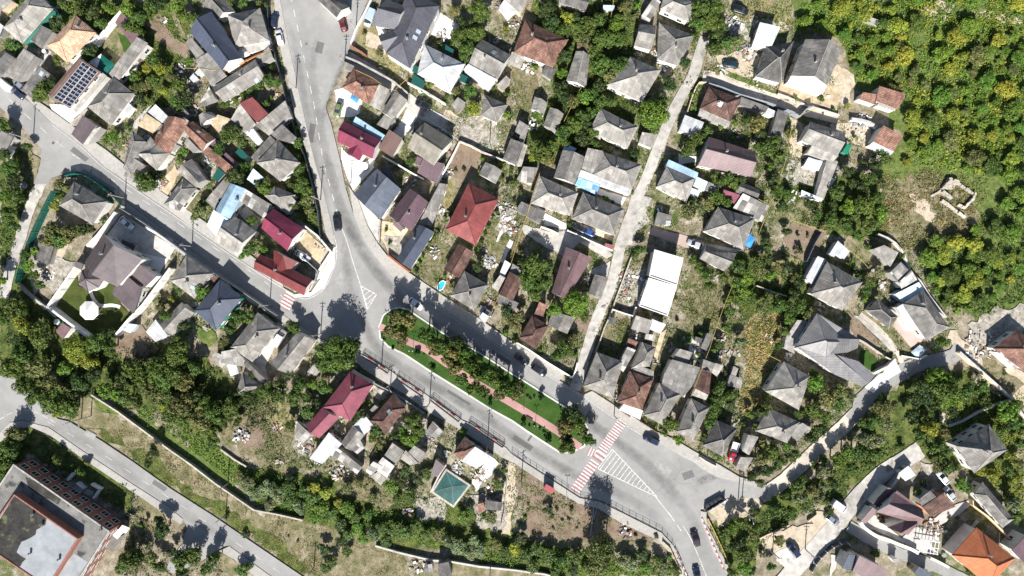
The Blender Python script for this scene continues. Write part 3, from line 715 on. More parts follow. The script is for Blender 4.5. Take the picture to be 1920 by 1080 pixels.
# ---------------------------------------------------------------- vehicles
def loft(mb, st, seg):      # st: list of (x, halfwidth, z0, z1) sections
    rings = []
    for x, w, z0, z1 in st:
        n = len(mb.v); rings.append(n); e = min(0.12, w * 0.3, (z1 - z0) * 0.35)
        for y, z in ((-w + e * .4, z0), (-w, z0 + e), (-w, z1 - e), (-w + e, z1), (w - e, z1), (w, z1 - e), (w, z0 + e), (w - e * .4, z0)): mb.v.append((x, y, z))
    for a, b in zip(rings, rings[1:]):
        for k in range(8): mb.f.append([a + k, b + k, b + (k + 1) % 8, a + (k + 1) % 8])
    mb.f.append([rings[0] + k for k in range(8)]); mb.f.append([rings[-1] + k for k in range(8)][::-1])
def car_parts(kind):
    out = []
    if kind == 'car':
        body = [(-2.15, .62, .42, .80), (-2.05, .78, .30, .92), (-1.6, .86, .26, .97), (-0.9, .88, .24, .98), (0.7, .88, .24, .97), (1.3, .86, .26, .90), (1.85, .80, .28, .80), (2.1, .66, .34, .70), (2.17, .50, .42, .60)]
        cab = [(-1.85, .62, .90, .95), (-1.25, .66, .90, 1.38), (-0.3, .68, .90, 1.46), (0.25, .66, .90, 1.42), (1.05, .66, .90, .95)]
        rf = [(-1.22, .56, 1.36, 1.415), (-0.3, .60, 1.43, 1.495), (0.22, .57, 1.39, 1.455)]; wx = (-1.35, 1.35); Lh = 2.1
    elif kind == 'van':
        body = [(-2.35, .84, .40, 1.2), (-2.3, .92, .30, 1.95), (-2.0, .94, .26, 2.05), (0.9, .94, .26, 2.05), (1.25, .92, .26, 1.3), (1.9, .88, .28, 1.08), (2.3, .80, .32, .85), (2.38, .6, .4, .7)]
        cab = [(0.85, .86, 1.2, 2.0), (1.2, .86, 1.15, 1.75), (1.75, .82, 1.0, 1.12)]; rf = [(-2.2, .84, 2.05, 2.09), (0.8, .84, 2.05, 2.09)]; wx = (-1.5, 1.5); Lh = 2.3
    elif kind == 'suv':
        body = [(-2.2, .70, .45, .95), (-2.12, .86, .34, 1.08), (-1.5, .91, .30, 1.10), (0.8, .91, .30, 1.08), (1.4, .90, .32, 1.02), (1.95, .84, .34, .92), (2.2, .68, .40, .78)]
        cab = [(-2.05, .72, 1.02, 1.15), (-1.75, .76, 1.0, 1.62), (-0.4, .78, 1.0, 1.70), (0.3, .76, 1.0, 1.66), (1.1, .74, 1.0, 1.08)]; rf = [(-1.75, .66, 1.60, 1.66), (-0.4, .70, 1.68, 1.74), (0.26, .67, 1.63, 1.70)]; wx = (-1.4, 1.4); Lh = 2.15
    else:  # pickup: red cab and pale bed
        body = [(-0.1, .88, .32, 1.0), (0.5, .90, .30, 1.05), (1.5, .88, .30, 1.0), (2.3, .84, .34, .92), (2.5, .66, .42, .75)]
        cab = [(-0.05, .74, .98, 1.5), (0.4, .78, .98, 1.72), (0.95, .78, .98, 1.70), (1.6, .74, .98, 1.04)]; rf = [(0.0, .66, 1.5, 1.58), (0.4, .70, 1.70, 1.76), (0.92, .68, 1.67, 1.74)]; wx = (-1.6, 1.55); Lh = 2.42
        bd = MB(); bd.box(-1.4, 0, .75, .85, 2.5, 1.9)
        for y in (-.93, .93): bd.box(-1.4, y, .85, 1.2, 2.5, .06)
        for x in (-2.62, -.18): bd.box(x, 0, .85, 1.2, .06, 1.92)
        bd.box(-1.4, 0, .5, .75, 2.3, .9); out.append(('cargo_bed', bd, 'wp', False))
    b = MB(); loft(b, body, 8); out.append(('body', b, None, True))
    c = MB(); loft(c, cab, 8); out.append(('windows', c, 'glass', False))
    r = MB(); loft(r, rf, 8); out.append(('roof', r, None, False))
    for s in (-1, 1):
        h = MB(); h.box(Lh - .06, s * .55, .52, .68, .16, .30); out.append(('headlight', h, 'lampg', False))
        h = MB(); h.box(-Lh + (.02 if kind != 'pickup' else -.3), s * .62, .60, .82, .12, .22); out.append(('tail_light', h, 'taill', False))
        for x in wx:
            w = MB(); ring = []
            w.tube([(x, s * .70, .32), (x, s * .90, .32)], .32, 14); out.append(('wheel', w, 'tyre', False))
        m = MB(); m.box(.75, s * 1.0, .92, 1.06, .16, .20); out.append(('mirror', m, None, False))
    return out
CARP = {}; PAINT = {}
def paint(c):
    if c not in PAINT:
        m, N, L, b = newmat('car_paint', 0.28, 0.25, 0.6); b.inputs['Base Color'].default_value = (*c, 1); b.inputs['Coat Weight'].default_value = 0.5
        PAINT[c] = m
    return PAINT[c]
CCOL = {'white': (.70, .71, .73), 'black': (.014, .015, .018), 'navy': (.018, .028, .062), 'red': (.42, .02, .035), 'dred': (.12, .012, .015), 'silver': (.45, .47, .49),
        'blue': (.03, .08, .26), 'teal': (.012, .035, .05), 'plum': (.035, .02, .035), 'olive': (.16, .20, .10), 'grey': (.22, .24, .27), 'sky': (.45, .55, .68)}
def vehicle(tile, x, y, dx, dy, kind, col, label, name='parked_car', cat='car', z=0.32, group='cars parked in the streets and yards', scale=1.0):
    if kind not in CARP:
        CARP[kind] = []
        for nm, mb, mt, sm in car_parts(kind):
            me = bpy.data.meshes.new(nm); me.from_pydata(mb.v, [], mb.f); me.materials.append(M[mt] if mt else None)
            if sm: me.polygons.foreach_set('use_smooth', [True] * len(me.polygons))
            me.update(); bm = bmesh.new(); bm.from_mesh(me); bmesh.ops.recalc_face_normals(bm, faces=bm.faces); bm.to_mesh(me); bm.free(); CARP[kind].append((nm, me, mt))
    w = gw(px(tile, x, y), 1.0); root = empty(name, (w[0], w[1], z), math.atan2(-dy, dx), label, cat, group); root.scale = (scale,) * 3
    for nm, me, mt in CARP[kind]:
        o = link(bpy.data.objects.new(nm, me), root)
        if mt is None:
            o.material_slots[0].link = 'OBJECT'; o.material_slots[0].material = paint(CCOL[col])
    return root
def pole(tile, x, y, label, h=8.6, arm=0.0, kind='utility_pole'):
    w = gw(px(tile, x, y)); root = empty(kind, (w[0], w[1], 0), arm, label, 'pole' if kind == 'utility_pole' else 'lamp', 'utility poles along the streets' if kind == 'utility_pole' else 'lamps')
    if 'pole' not in PROTO:
        a = MB(); a.tube([(0, 0, 0), (0, 0, 1)], .15, 8, .10); b = MB(); b.box(0, 0, -.5, -.4, 1.5, .09)
        for x_ in (-.65, 0, .65): b.box(x_, 0, -.4, -.2, .07, .07)
        b.box(0, 0, -1.25, -1.16, .9, .08); c = MB(); c.tube([(0, 0, -.9), (0, -1.3, -.6)], .035, 5); c.box(0, -1.5, -.66, -.54, .22, .6)
        PROTO['pole'] = [q.build(n, M[m]) for q, n, m in ((a, 'pole_shaft', 'pole'), (b, 'crossarm', 'wood'), (c, 'lamp_head', 'gyfence'))]
        for o in PROTO['pole']: COL.objects.unlink(o)
    for i, s in enumerate(PROTO['pole']):
        o = s.copy(); link(o, root)
        if i == 0: o.scale = (1, 1, h)
        else: o.location = (0, 0, h)
    return root
def pipe(tile, s, label, h=3.6, mat='yel', r=0.05, posts=True, name='gas_pipe'):
    PX = pts(tile, s); P = [gw(p, h) for p in PX]; o0 = P[0]; root = empty(name, (o0[0], o0[1], 0), 0, label, 'pipe')
    Q = [(x - o0[0], y - o0[1], h) for x, y in P]; mb = MB(); mb.tube([(Q[0][0], Q[0][1], 0.0)] + Q + [(Q[-1][0], Q[-1][1], 0.0)], r, 6); mb.build('pipe_run', M[mat], root)
    if posts:
        for a, b in zip(Q, Q[1:]):
            n = max(1, int(math.dist(a, b) / 7))
            for i in range(1, n + 1):
                t = i / n; mb = MB(); mb.tube([(a[0] + (b[0] - a[0]) * t, a[1] + (b[1] - a[1]) * t, 0), (a[0] + (b[0] - a[0]) * t, a[1] + (b[1] - a[1]) * t, h - r)], .045, 5); mb.build('support_post', M['gyfence'], root)
    return root
# ---------------------------------------------------------------- buildings  (type roof wall eaves-height corners; first two corners = ridge end or high side)
HOUSES = [
('house','A1','pale grey hipped house with green eaves trim in the top left corner','house with green eaves',['H slateL n 4.2 25,235 190,370 450,75 285,-90']),
('shed','A1','square grey flat shed between the green-eaved house and the salmon-roofed house','',['S slateD g 2.6 370,225 470,275 350,410 262,340']),
('shed','A1','long grey lean-to roof below the green-eaved house, left of the white drive','',['S slate g 2.8 225,420 320,480 150,690 40,635']),
('house','A1','dark grey gabled house cut by the left edge near the top','',['G slateD g 3.0 40,425 135,495 5,650 -120,560']),
('shed','A1','pale roof fragment at the left edge beside the green-eaved house','',['F white g 2.6 -60,150 30,220 -10,310 -90,280']),
('shed','A1','cream and grey roof in the very top left corner','',['S slateL c 2.8 -60,30 40,-60 100,5 10,90']),
('house','A1','salmon and cream tiled hipped house with two-tone slopes','salmon-tiled house',['H salmon w 4.6 640,125 810,275 570,530 395,385','c 650,225']),
('house','A1','brown metal roofed white house carrying a large array of solar panels','solar panel house',['S brown w 4.8 446,820 700,508 850,605 588,915','S brown w 4.8 700,506 444,818 420,775 678,475','F conc w 3.2 850,600 900,640 640,950 590,910']),
('shed','A1','mauve metal lean-to roof on the garden wall at the top, above a round shadow','',['S mauve w 2.8 1040,105 1190,310 1115,375 970,190']),
('outbuilding','A1','long narrow grey patched outbuilding right of the solar panel house','long grey outbuilding',['S slate w 3.0 1175,325 1265,375 985,700 920,620']),
('house','A1','grey hipped house with white porch, right of the solar panel house','',['H slate w 3.6 735,900 935,1060 1135,790 955,650','F white w 2.6 1000,930 1080,860 1120,900 1040,985']),
('shed','Z1','unfinished flat roof with sand-coloured screed and a white strip','sand-coloured flat roof',['F sandr g 2.8 245,235 450,370 340,505 120,395','F white g 2.95 370,110 535,270 460,365 265,215']),
('garage','A1','grey garage roof with a square skylight beside the laurel bush near the street','',['S slateD g 2.6 350,560 445,635 280,840 180,760','k 350,620']),
# B1
('house','B1','large navy blue metal gabled house near the top','navy gable house',['G navy w 5.2 160,270 345,98 605,490 440,592']),
('house','B1','square grey hipped house between the navy gable and the parked cars','square grey hip by the road',['H slateL w 4.0 480,128 755,68 835,345 540,400','F conc w 2.6 540,405 835,350 850,400 660,450']),
('house','B1','two-tone grey roof at the top edge above the navy gable house','',['G slateD w 3.4 260,50 430,-60 545,100 400,165']),
('shed','B1','grey mono-pitch shed left of the navy gable, upper of two','',['S slate g 2.6 140,370 190,330 295,460 222,502']),
('shed','B1','wide grey mono-pitch shed just below the navy gable house','',['S slate g 2.8 330,450 478,640 345,728 208,508']),
('outbuilding','B1','long light grey gabled barn with a white skylight, below the orange-capped wall','long light grey barn',['G slateL w 3.4 350,738 455,862 800,655 712,500','k 718,675']),
('shed','B1','small grey roof at the right end of the orange-capped wall','',['S slate g 2.6 840,405 870,490 730,555 705,500']),
('shed','B1','tiny white tank shed with a dark square opening','',['F white w 2.0 190,620 228,655 195,698 155,660']),
('shed','B1','small white square roof beside the white tank shed','',['F white w 2.2 240,575 270,605 230,640 203,612']),
('shed','B1','white and grey scrap-roofed shed below the pale boulders left of the long barn','',['S patch g 2.4 335,740 382,830 290,915 250,860']),
('house','B1','grey roof with a red metal dormer wing','grey roof with red wing',['S slateL w 3.6 595,880 722,1045 640,1150 508,1005','S dred w 3.9 595,878 702,828 832,968 712,1040']),
('house','B1','grey mono-pitch house right of the red wing against the road fence','',['S slate w 3.6 720,1065 975,855 1020,985 830,1145','S white w 3.2 640,1120 705,1090 770,1185 720,1215']),
('house','B1','dark grey roofed house cut by the top edge between the two streets','',['G slateD w 3.4 1230,-10 1340,-70 1510,60 1400,150']),
# C1
('house','C1','huge charcoal multi-hipped house at the top','huge charcoal multi-hipped house',['H char w 6.0 375,450 578,578 830,50 560,-90','G char w 5.9 262,215 380,-10 560,60 470,250','G char w 5.7 312,300 375,445 540,400 480,240','k 650,270','k 622,322','c 560,340']),
('house','C1','bright white metal hipped house','white metal hipped house',['H white w 3.8 1045,540 920,780 640,625 700,370','c 850,500']),
('canopy','C1','dark green canopy at the left corner of the white hipped house, upper one','',['F gpoly g 2.4 610,545 695,582 672,640 600,602']),
('canopy','C1','dark green canopy below the white hipped house, lower one','',['F gpoly g 2.3 612,622 700,682 688,748 588,700']),
('canopy','C1','teal canopy between the white hipped house and the tree above it','',['F gpoly g 2.3 872,372 950,420 935,465 850,415']),
('canopy','C1','teal canopy under the grey house with the white lower slope','',['F gpoly g 2.3 1020,622 1095,665 1075,712 990,680']),
('house','C1','grey house with a bright white lower slope, right of the white hipped house','grey house with white lower slope',['G slate w 3.6 1075,540 1185,330 1430,465 1318,670','S white w 3.3 1072,545 1305,672 1240,768 1030,592','k 1290,445']),
('house','C1','rusty brown tiled hipped house beside the alley','rusty hip by the alley',['H tileO w 3.2 5,738 110,570 348,720 236,882','S slateL g 2.9 325,720 410,765 325,920 240,882']),
('outbuilding','C1','narrow grey gable right of the rusty brown hipped house','',['G slate w 3.0 450,772 558,845 437,1012 340,945']),
('shed','C1','grey shed at the lower end of the narrow grey gable','',['S slate g 2.5 370,970 465,1018 390,1095 298,1050']),
('shed','C1','small grey shed at the alley corner above the rusty brown house','',['S slate g 2.4 20,518 112,560 80,608 8,572']),
('shed','C1','small square grey shed at the lower end of the alley','',['S slate g 2.5 985,825 1052,872 985,957 928,882']),
('house','C1','grey hipped cottage with bright green bush, below the teal canopy','grey cottage by the dry slope',['H slate w 3.2 1180,975 1200,795 1408,885 1312,1035']),
('shed','C1','pale pinkish shed right of the white lower slope','',['S slateL c 2.6 1390,645 1432,680 1360,768 1308,722']),
('shed','C1','white greenhouse-like roof near the top, left of the rust-red roof','',['F white w 2.8 1330,60 1400,-40 1500,60 1400,150']),
# D1
('house','D1','long rust-red tiled hipped house with two flues','rust-red tiled house',['H tileO w 3.6 10,440 110,165 478,332 350,570','S slateL g 2.8 0,442 105,488 75,562 -30,520','c 170,305']),
('house','D1','grey gabled house wedged between trees right of the rust-red tiled house','',['G slate w 3.2 540,430 655,468 625,742 458,680','S tileB g 2.9 560,335 655,372 640,430 548,402']),
('house','D1','big square grey hipped house beside the lane tree','big square grey hipped house',['H slateL w 4.2 1000,480 1257,592 1097,862 797,718','c 1040,610']),
('house','D1','sprawling grey house with white stains near the top of the lane','stained grey house',['H slate w 3.6 1400,555 1225,500 1240,190 1545,300','G slate w 3.2 1080,200 1030,385 1175,422 1215,215']),
('house','D1','light grey hipped house at the top edge, left of the lane tree','',['H slateL w 4.0 1250,75 1290,-60 1550,20 1490,185']),
('shed','D1','spotted grey roof at the top beside a white yard','',['S patch g 2.8 1190,-10 1248,30 1160,185 1090,135']),
('house','D1','dark grey roof at the top edge above the bright yellow tree','',['G slateD g 3.2 392,20 420,-70 665,-20 620,92']),
('house','D1','light grey roof at the top edge right of the white greenhouse roof','',['S slateL c 3.0 -60,10 20,-70 130,0 72,118']),
('shed','D1','tiny pale blue flat roof among trees at the top','',['F pale k 2.0 770,42 866,45 860,88 768,80']),
('shed','D1','small two-tone grey gable below the allotment strips','',['G slateL w 2.4 190,815 302,872 266,978 160,918']),
('outbuilding','D1','grey two-tone outbuilding with the yellow bush at its top','',['G slate g 2.8 320,905 437,960 372,1120 265,1058']),
('shed','D1','small grey flat shed under the rust-red tiled house','',['S slateD g 2.4 280,555 367,590 330,672 248,620']),
# E1
('outbuilding','E1','tall grey barn with a white front terrace','tall grey barn',['G slate w 5.2 1035,330 1340,420 1218,722 912,640','F wconc w 3.4 912,645 1218,725 1182,792 885,690']),
('house','E1','weather-stained dark grey hipped house left of the tall barn','stained dark grey house',['H slateD w 3.6 615,645 705,395 935,350 835,705','c 830,440']),
('outbuilding','E1','white metal roof above the weather-stained dark grey house','',['S white w 3.4 640,200 812,240 742,412 585,386']),
('house','E1','brown tiled hipped cottage at the fork of the sandy lane','brown tiled cottage by the lane fork',['H tileB w 3.4 145,915 222,728 488,830 405,1028','S slateL g 2.8 145,918 403,1030 388,1075 130,970','k 310,885']),
('shed','E1','long grey carport strip along the sandy lane wall','',['S slateD g 2.6 490,820 722,905 697,952 478,885']),
('shed','E1','small white roof at the right end of the carport strip','',['F white w 2.6 712,905 800,945 770,990 690,955']),
('outbuilding','E2','narrow grey roofed strip in the trees below the sandy lane','',['S slateD g 2.8 790,-60 880,-30 832,168 740,145']),
('shed','E2','white flat roof left of the brown tiled cottage','',['F white w 3.0 20,-20 180,42 132,158 -30,112']),
# F1
('house','F1','faded red tiled house on the wooded slope','faded red house on the slope',['S tileO w 3.2 205,732 432,800 375,922 188,852','S tileO w 2.8 75,782 196,802 190,885 40,835','S slateL w 2.5 215,840 370,892 350,938 203,890']),
('shed','F1','small grey hut roof crossed by the yellow pipe at the top right','',['S slateL g 2.2 120,138 242,182 225,212 105,168']),
# A2
('house','A2','grey gabled house at the left edge below the junction poles','',['G slate w 3.4 0,88 108,165 5,370 -110,280']),
('garage','A2','taupe corrugated garage roof on the street below the solar panel house','',['S taupe g 2.8 720,-10 830,75 696,228 602,142','S conc g 2.5 790,105 865,85 740,230 705,225']),
('house','Z1','grey hipped house by the street with pale slope and open attic hatch','',['H slate w 3.4 -70,990 35,1060 245,620 55,460']),
('shed','Z1','grey lean-to at the street beside the hatch-roofed grey house','',['S slate g 2.8 90,835 245,935 60,1175 -60,1080']),
('house','Z1','small light grey hipped house joined to the long red roof','',['H slateL w 3.4 130,780 370,655 560,778 385,1005','S slateD g 3.2 335,565 400,640 290,770 140,765']),
('house','Z1','long patched red and grey tiled terrace house','long patched red terrace',['G tileO w 3.4 545,270 835,340 560,790 330,600','S slateL g 3.3 755,290 835,340 700,470 660,395','S slateL g 2.9 560,610 665,650 560,785 480,690','c 440,500']),
('shed','Z1','dark grey scrap-covered shed above the long patched red terrace','',['S slateD g 2.6 700,110 830,240 760,300 650,200']),
('house','Z1','bright rust-orange and brown gabled house','rust-orange gabled house',['G tileO w 3.6 765,480 870,340 1180,580 1010,745','c 955,480']),
('outbuilding','Z1','long narrow pale pink tiled outbuilding','',['S tileO g 3.0 1090,680 1440,970 1380,1095 1010,755']),
('shed','Z1','grey flat roof below the rust-orange gabled house','',['S slateL g 2.6 805,560 970,730 880,770 755,640']),
('shed','Z1','grey ridged roof above the rust-orange gabled house','',['G slate w 3.0 955,260 1130,215 1200,285 985,420']),
('shed','Z1','square sandy screed roof right of the rust-orange gabled house','',['F sandr g 3.0 1210,250 1385,310 1225,500 1110,370']),
('shed','Z1','small plum roof against the tree right of the rust-orange house, upper','',['S plum g 2.5 1090,660 1185,600 1200,700 1130,740']),
('shed','Z1','plum metal roof beside the pink outbuilding, lower','',['S plum g 2.6 1330,765 1450,880 1420,970 1250,830']),
('house','Z2','grey and whitish hipped house at the street with white-washed slope','whitewashed grey hip by the street',['H patch w 3.4 475,600 690,690 920,385 745,245']),
('house','Z2','grey gabled house touching the whitewashed one, with an antenna dormer','',['G slate g 3.4 665,150 860,-15 1055,265 920,375']),
('canopy','Z2','tilted green canopy below the pink outbuilding','',['F gpoly g 2.6 1215,100 1310,180 1200,300 1140,235']),
('outbuilding','Z2','narrow grey lean-to left of the sky-blue roof','',['S slate g 2.8 1120,470 1330,230 1375,310 1210,545','S slate g 2.7 1060,555 1120,470 1225,555 1160,650']),
# B2
('house','B2','big square grey hipped house beside the main road fence','big grey hip by the main road',['H slate w 4.2 725,385 925,540 1095,385 900,185','S slateD w 4.0 855,150 950,65 1060,168 1020,215 905,190']),
('shed','B2','long dark lean-to on the upper left side of the big grey hip','',['S slateD g 2.8 850,162 897,205 730,378 672,338']),
('shed','B2','narrow white metal roof left of the dark lean-to','',['S white w 2.8 665,150 705,108 778,202 735,238']),
('shed','B2','pale blue striped lean-to among trees','',['S pale g 2.5 650,525 705,435 782,508 722,580']),
('canopy','B2','ribbed green canopy among trees left of the dark lean-to','',['F gpoly g 2.4 545,295 580,250 655,330 622,372']),
('house','B2','sky-blue metal roofed house','sky-blue roofed house',['G sky k 4.2 505,555 630,603 500,860 378,782','S pale k 3.6 378,785 500,862 400,1022 308,912','c 550,690']),
('outbuilding','B2','patchwork white and grey roof joined to the sky-blue house','',['S patch w 3.2 640,608 862,742 790,852 580,700']),
('house','B2','plain brown-grey hipped house above the burgundy gable','brown-grey hip above burgundy gable',['H slate w 3.4 790,662 878,580 1055,655 936,790','S slateL g 3.0 1030,672 1066,712 985,822 936,785']),
('house','B2','burgundy metal gabled house','burgundy gable house',['G burg w 4.8 765,935 868,770 1122,940 985,1128']),
('house','B2','two-tone grey gabled house at the street right of the sky-blue roof','',['G slateL w 3.8 370,1035 540,835 722,965 562,1168']),
# B3
('house','B3','dark red cross-gabled house on the street corner','dark red corner house',['G dred w 4.2 700,285 755,165 1197,382 1125,515','G dred w 4.1 868,128 1070,232 985,325 868,262']),
('house','B3','grey hipped house on the villa side of the street','grey hip beside the street wall',['H slateL w 3.6 0,390 200,540 360,330 133,170','S tileB g 2.7 340,370 370,342 412,370 372,412','k 190,445']),
('house','B3','navy metal hipped house with green walls','navy hip with green walls',['H navy n 5.0 200,640 382,805 600,540 420,372']),
('outbuilding','B3','long grey gabled outbuilding left of the navy hip','',['G slate w 3.0 92,570 200,660 20,852 -90,760']),
('house','B3','large grey hipped house left of the white car on a driveway','large grey hip by the driveway',['H slate w 3.8 735,655 912,795 690,1075 505,950','S slateL w 3.4 440,985 560,960 640,1080 600,1110 430,1080']),
('shed','B4','grey lean-to under the large grey hip','',['S slate g 2.8 470,-10 610,0 600,110 510,50','S slateL g 2.6 390,0 508,52 432,140 350,35']),
('house','B3','dark and light grey gabled house right of the driveway','grey gable right of the driveway',['G slate w 3.6 1075,815 1228,890 1010,1180 838,1085']),
# C2
('house','C2','burgundy metal house with a projecting wing, beside the main road','burgundy house with wing',['G burg w 4.6 -35,205 20,30 335,192 262,352','G burg w 4.4 42,300 150,366 205,270 110,190']),
('canopy','C2','blue striped awning behind the burgundy house with wing','',['S sky k 3.4 125,-5 372,155 340,192 92,55']),
('garage','C2','square taupe metal roof between the burgundy wing house and the khaki house','square taupe garage',['S brown w 3.2 410,110 522,185 428,338 312,258']),
('house','C2','khaki metal gabled house with a dark flue','khaki gable house',['G khaki w 4.6 558,255 702,42 942,190 780,408','c 680,150']),
('outbuilding','C2','plum metal flat-pitched roof under the khaki gable house','',['S plum w 3.0 695,355 878,400 800,560 638,465','S plum w 2.8 640,330 690,352 655,408 620,390']),
('canopy','C2','black four-sided tent canopy left of the khaki gable','',['P char g 2.4 562,140 612,60 658,85 622,132']),
('house','C2','slate-blue metal gabled house by the main road bend','slate-blue gable by the road bend',['G grey w 5.0 300,432 502,606 330,862 100,645']),
('shed','C2','dark angular shed roof behind the slate-blue gable','',['S char g 2.8 325,425 400,420 482,575 470,585']),
('house','C2','charcoal plum gabled house with a small lower porch','charcoal plum gable',['G plum w 4.8 580,600 735,715 590,962 400,825','S plum w 3.6 432,900 482,880 528,938 500,966']),
('outbuilding','C2','long grey corrugated strip roof right of the charcoal plum gable','',['S slate g 2.8 832,560 905,572 762,918 652,892']),
('house','C3','long navy metal gabled building beside the pavement','long navy building',['G navy w 4.0 655,-88 785,-22 582,292 463,205','c 615,30']),
('house','C2','brick-red metal hipped house','brick-red hipped house',['H red w 4.8 1075,552 1332,690 1132,1082 878,945']),
('shed','C2','small two-tone grey gable above the brick-red hipped house','',['G slateL w 2.8 1215,376 1357,452 1302,562 1160,482']),
('outbuilding','Z8','dark grey roof with a white side strip, right of the empty plot','',['S slateD w 3.2 520,555 742,632 598,985 382,890','S slateL g 2.7 740,640 800,670 700,1010 610,985']),
('shed','Z8','grey irregular shed roof with a white line, above the dark one','',['S slate g 3.0 665,245 825,345 740,625 640,590 680,480 590,420']),
# C3
('outbuilding','C3','brown and orange tiled gable below the brick-red hip','brown and orange tiled gable',['G tileB w 3.0 990,80 1117,150 1000,372 863,290']),
('house','C3','grey hipped house with a pale dormer, by the blue pool','grey hip by the blue pool',['H slate w 3.6 1040,305 1245,425 1120,642 918,515','F slateL g 4.3 1130,415 1165,432 1110,492 1075,470']),
('shed','C3','narrow white and grey strip roof right of the pale-dormer house','',['S white w 2.8 1380,215 1432,248 1375,350 1333,335','S slateL g 2.7 1338,340 1385,362 1320,480 1268,440']),
('house','C3','brown and orange tiled house right of the white strip roof','brown tiled house above the avenue',['G tileB w 3.2 1420,310 1532,375 1445,562 1335,500','S slateD g 2.9 1335,505 1500,578 1450,645 1312,570']),
('shed','C3','small white box roof on the avenue pavement','',['F white w 2.6 1160,700 1192,655 1248,690 1215,745']),
# D2
('house','D2','light grey hipped house above the long white-fronted house','light grey hip under the lane tree',['H slateL w 3.8 655,110 745,-80 1065,80 972,268','S slateL g 3.0 690,95 760,110 745,190 675,150']),
('shed','D2','grey ridged shed by the lane, under the lane tree','',['S slateL w 2.6 1095,130 1225,150 1180,262 1068,215']),
('house','D2','two-tone grey gabled house left of the long white-fronted house','',['G slate w 4.0 428,275 617,335 530,568 352,508']),
('house','D2','long grey hipped house with a white front strip and blue glazed canopy','long white-fronted grey house',['H slateL w 4.2 680,485 760,290 1097,400 1010,612','S slate w 3.9 635,265 760,290 820,430 680,475 585,430','F white w 3.4 582,440 1010,608 998,655 555,508','S bglass k 3.0 560,512 745,575 712,652 530,572','c 880,420']),
('house','D2','light grey hipped house with a white terrace','grey hip with white terrace',['H slateL w 3.6 155,725 232,490 558,638 490,832']),
('house','D2','grey hipped house above two cars parked in a yard','grey hip above two cars',['H slate w 3.8 505,855 600,630 952,775 865,998']),
('shed','D2','striped grey low shed crossed by the yellow pipe, left of the white terrace','',['S slateD g 2.8 78,712 285,802 235,902 30,785']),
('shed','D2','pale scrap-roofed shed left of the two-tone grey gabled house','',['S patch g 2.6 95,420 222,430 160,572 40,525']),
('shed','D2','small white and blue tent roof above the two-tone grey gable','',['S pale w 2.6 445,222 545,265 520,290 430,270']),
# E2
('house','E2','long mauve metal gabled house','long mauve gable house',['G mauve w 4.4 130,405 220,162 612,290 572,502']),
('house','D2','grey hipped house with a blue upper strip','grey hip with blue strip',['S sky k 3.6 1320,358 1568,468 1562,522 1300,410','H slateL w 3.5 1220,585 1305,412 1545,515 1470,722']),
('shed','E2','pale blue and white lean-tos beside the grey hip with blue strip','',['F pale w 2.8 120,500 215,545 180,625 88,580','F white w 2.6 65,590 152,622 112,702 40,678','S slate g 2.5 217,545 302,590 280,642 190,612']),
('house','E2','large light grey gabled house under the dark lane wall','large light grey gable',['G slateL w 4.0 998,195 1075,38 1370,125 1302,332','S slateL g 3.4 1110,205 1305,330 1258,378 1045,302']),
('outbuilding','E2','row of pale scrap roofs running down from the large light grey gable','',['S slateL w 2.6 1205,350 1295,380 1190,692 1125,658','S white w 2.3 1160,510 1290,520 1225,610 1145,590']),
('shed','E2','pale blue-white roof left of the row of scrap roofs','',['F pale w 2.6 1020,410 1062,337 1182,372 1147,452']),
('house','E2','grey hipped house beside a blue tarpaulin','grey hip beside the blue tarpaulin',['H slate w 4.0 185,960 298,755 610,855 512,1118','c 435,880']),
('shed','E2','patched white and grey sheet roof above the blue tarpaulin','',['S patch g 3.0 500,645 722,750 667,882 425,765']),
('outbuilding','E2','dark grey gable above the patched sheet roof','',['G slateD g 3.0 445,630 490,545 648,610 630,692']),
('shed','E2','small pinkish red lean-to among trees','',['S pink g 2.6 340,612 482,658 440,732 372,690']),
('shed','D2','dark flat garage with a small white box by the lane','',['F tar g 2.6 1230,795 1352,830 1335,892 1200,910','F white w 2.8 1300,870 1340,872 1335,915 1297,910']),
('shed','E2','small green metal shed right of the large light grey gable','',['F gtrim n 2.2 1348,290 1390,225 1427,240 1392,312']),
# F2
('house','F2','small red tiled cottage with a white lower strip, at the forest edge','red cottage at the forest edge',['S tileO w 3.4 240,75 405,165 340,288 165,205','S white w 3.0 168,205 338,288 300,332 138,230']),
# D3
('house','D3','mauve metal gabled house left of the lane','mauve gable by the big trees',['G mauve w 4.4 455,103 674,200 455,545 332,488']),
('outbuilding','D3','two-tone grey gable on the lane edge','',['G slate w 3.0 700,335 813,366 745,550 643,495']),
('apartment_building','D3','bright white flat-roofed building in two levels','white flat roof',['F wconc w 6.0 1200,125 1445,197 1390,430 1155,350','F wconc w 5.5 1152,362 1390,436 1310,687 1070,602']),
('shed','D3','tiny pink roofed hut at the lane bend','',['S pink c 2.4 785,72 868,92 850,125 780,100']),
('house','D3','brown tiled house with a hipped end, by the avenue','brown tiled hip by the avenue',['H tileB w 3.4 170,678 308,768 205,968 60,870']),
('shed','D3','rust-red tiled lean-to above the brown tiled hip','',['S tileO g 2.9 230,566 292,592 265,692 188,670']),
('outbuilding','D3','grey gable below the bright green tree, left of the lane','',['G slate w 2.8 345,645 532,700 466,838 298,760']),
('shed','D3','small grey garden shed on the right edge of the lane','',['F slateD g 2.2 820,690 882,705 870,762 812,748']),
# Z3 block
('outbuilding','Z3','grey and white flat roofs under the white flat-roofed building','',['S slateL g 2.9 225,82 450,150 400,335 168,265','F white w 3.0 450,130 640,205 560,330 415,270','S slateL g 2.6 365,330 500,345 480,430 350,400']),
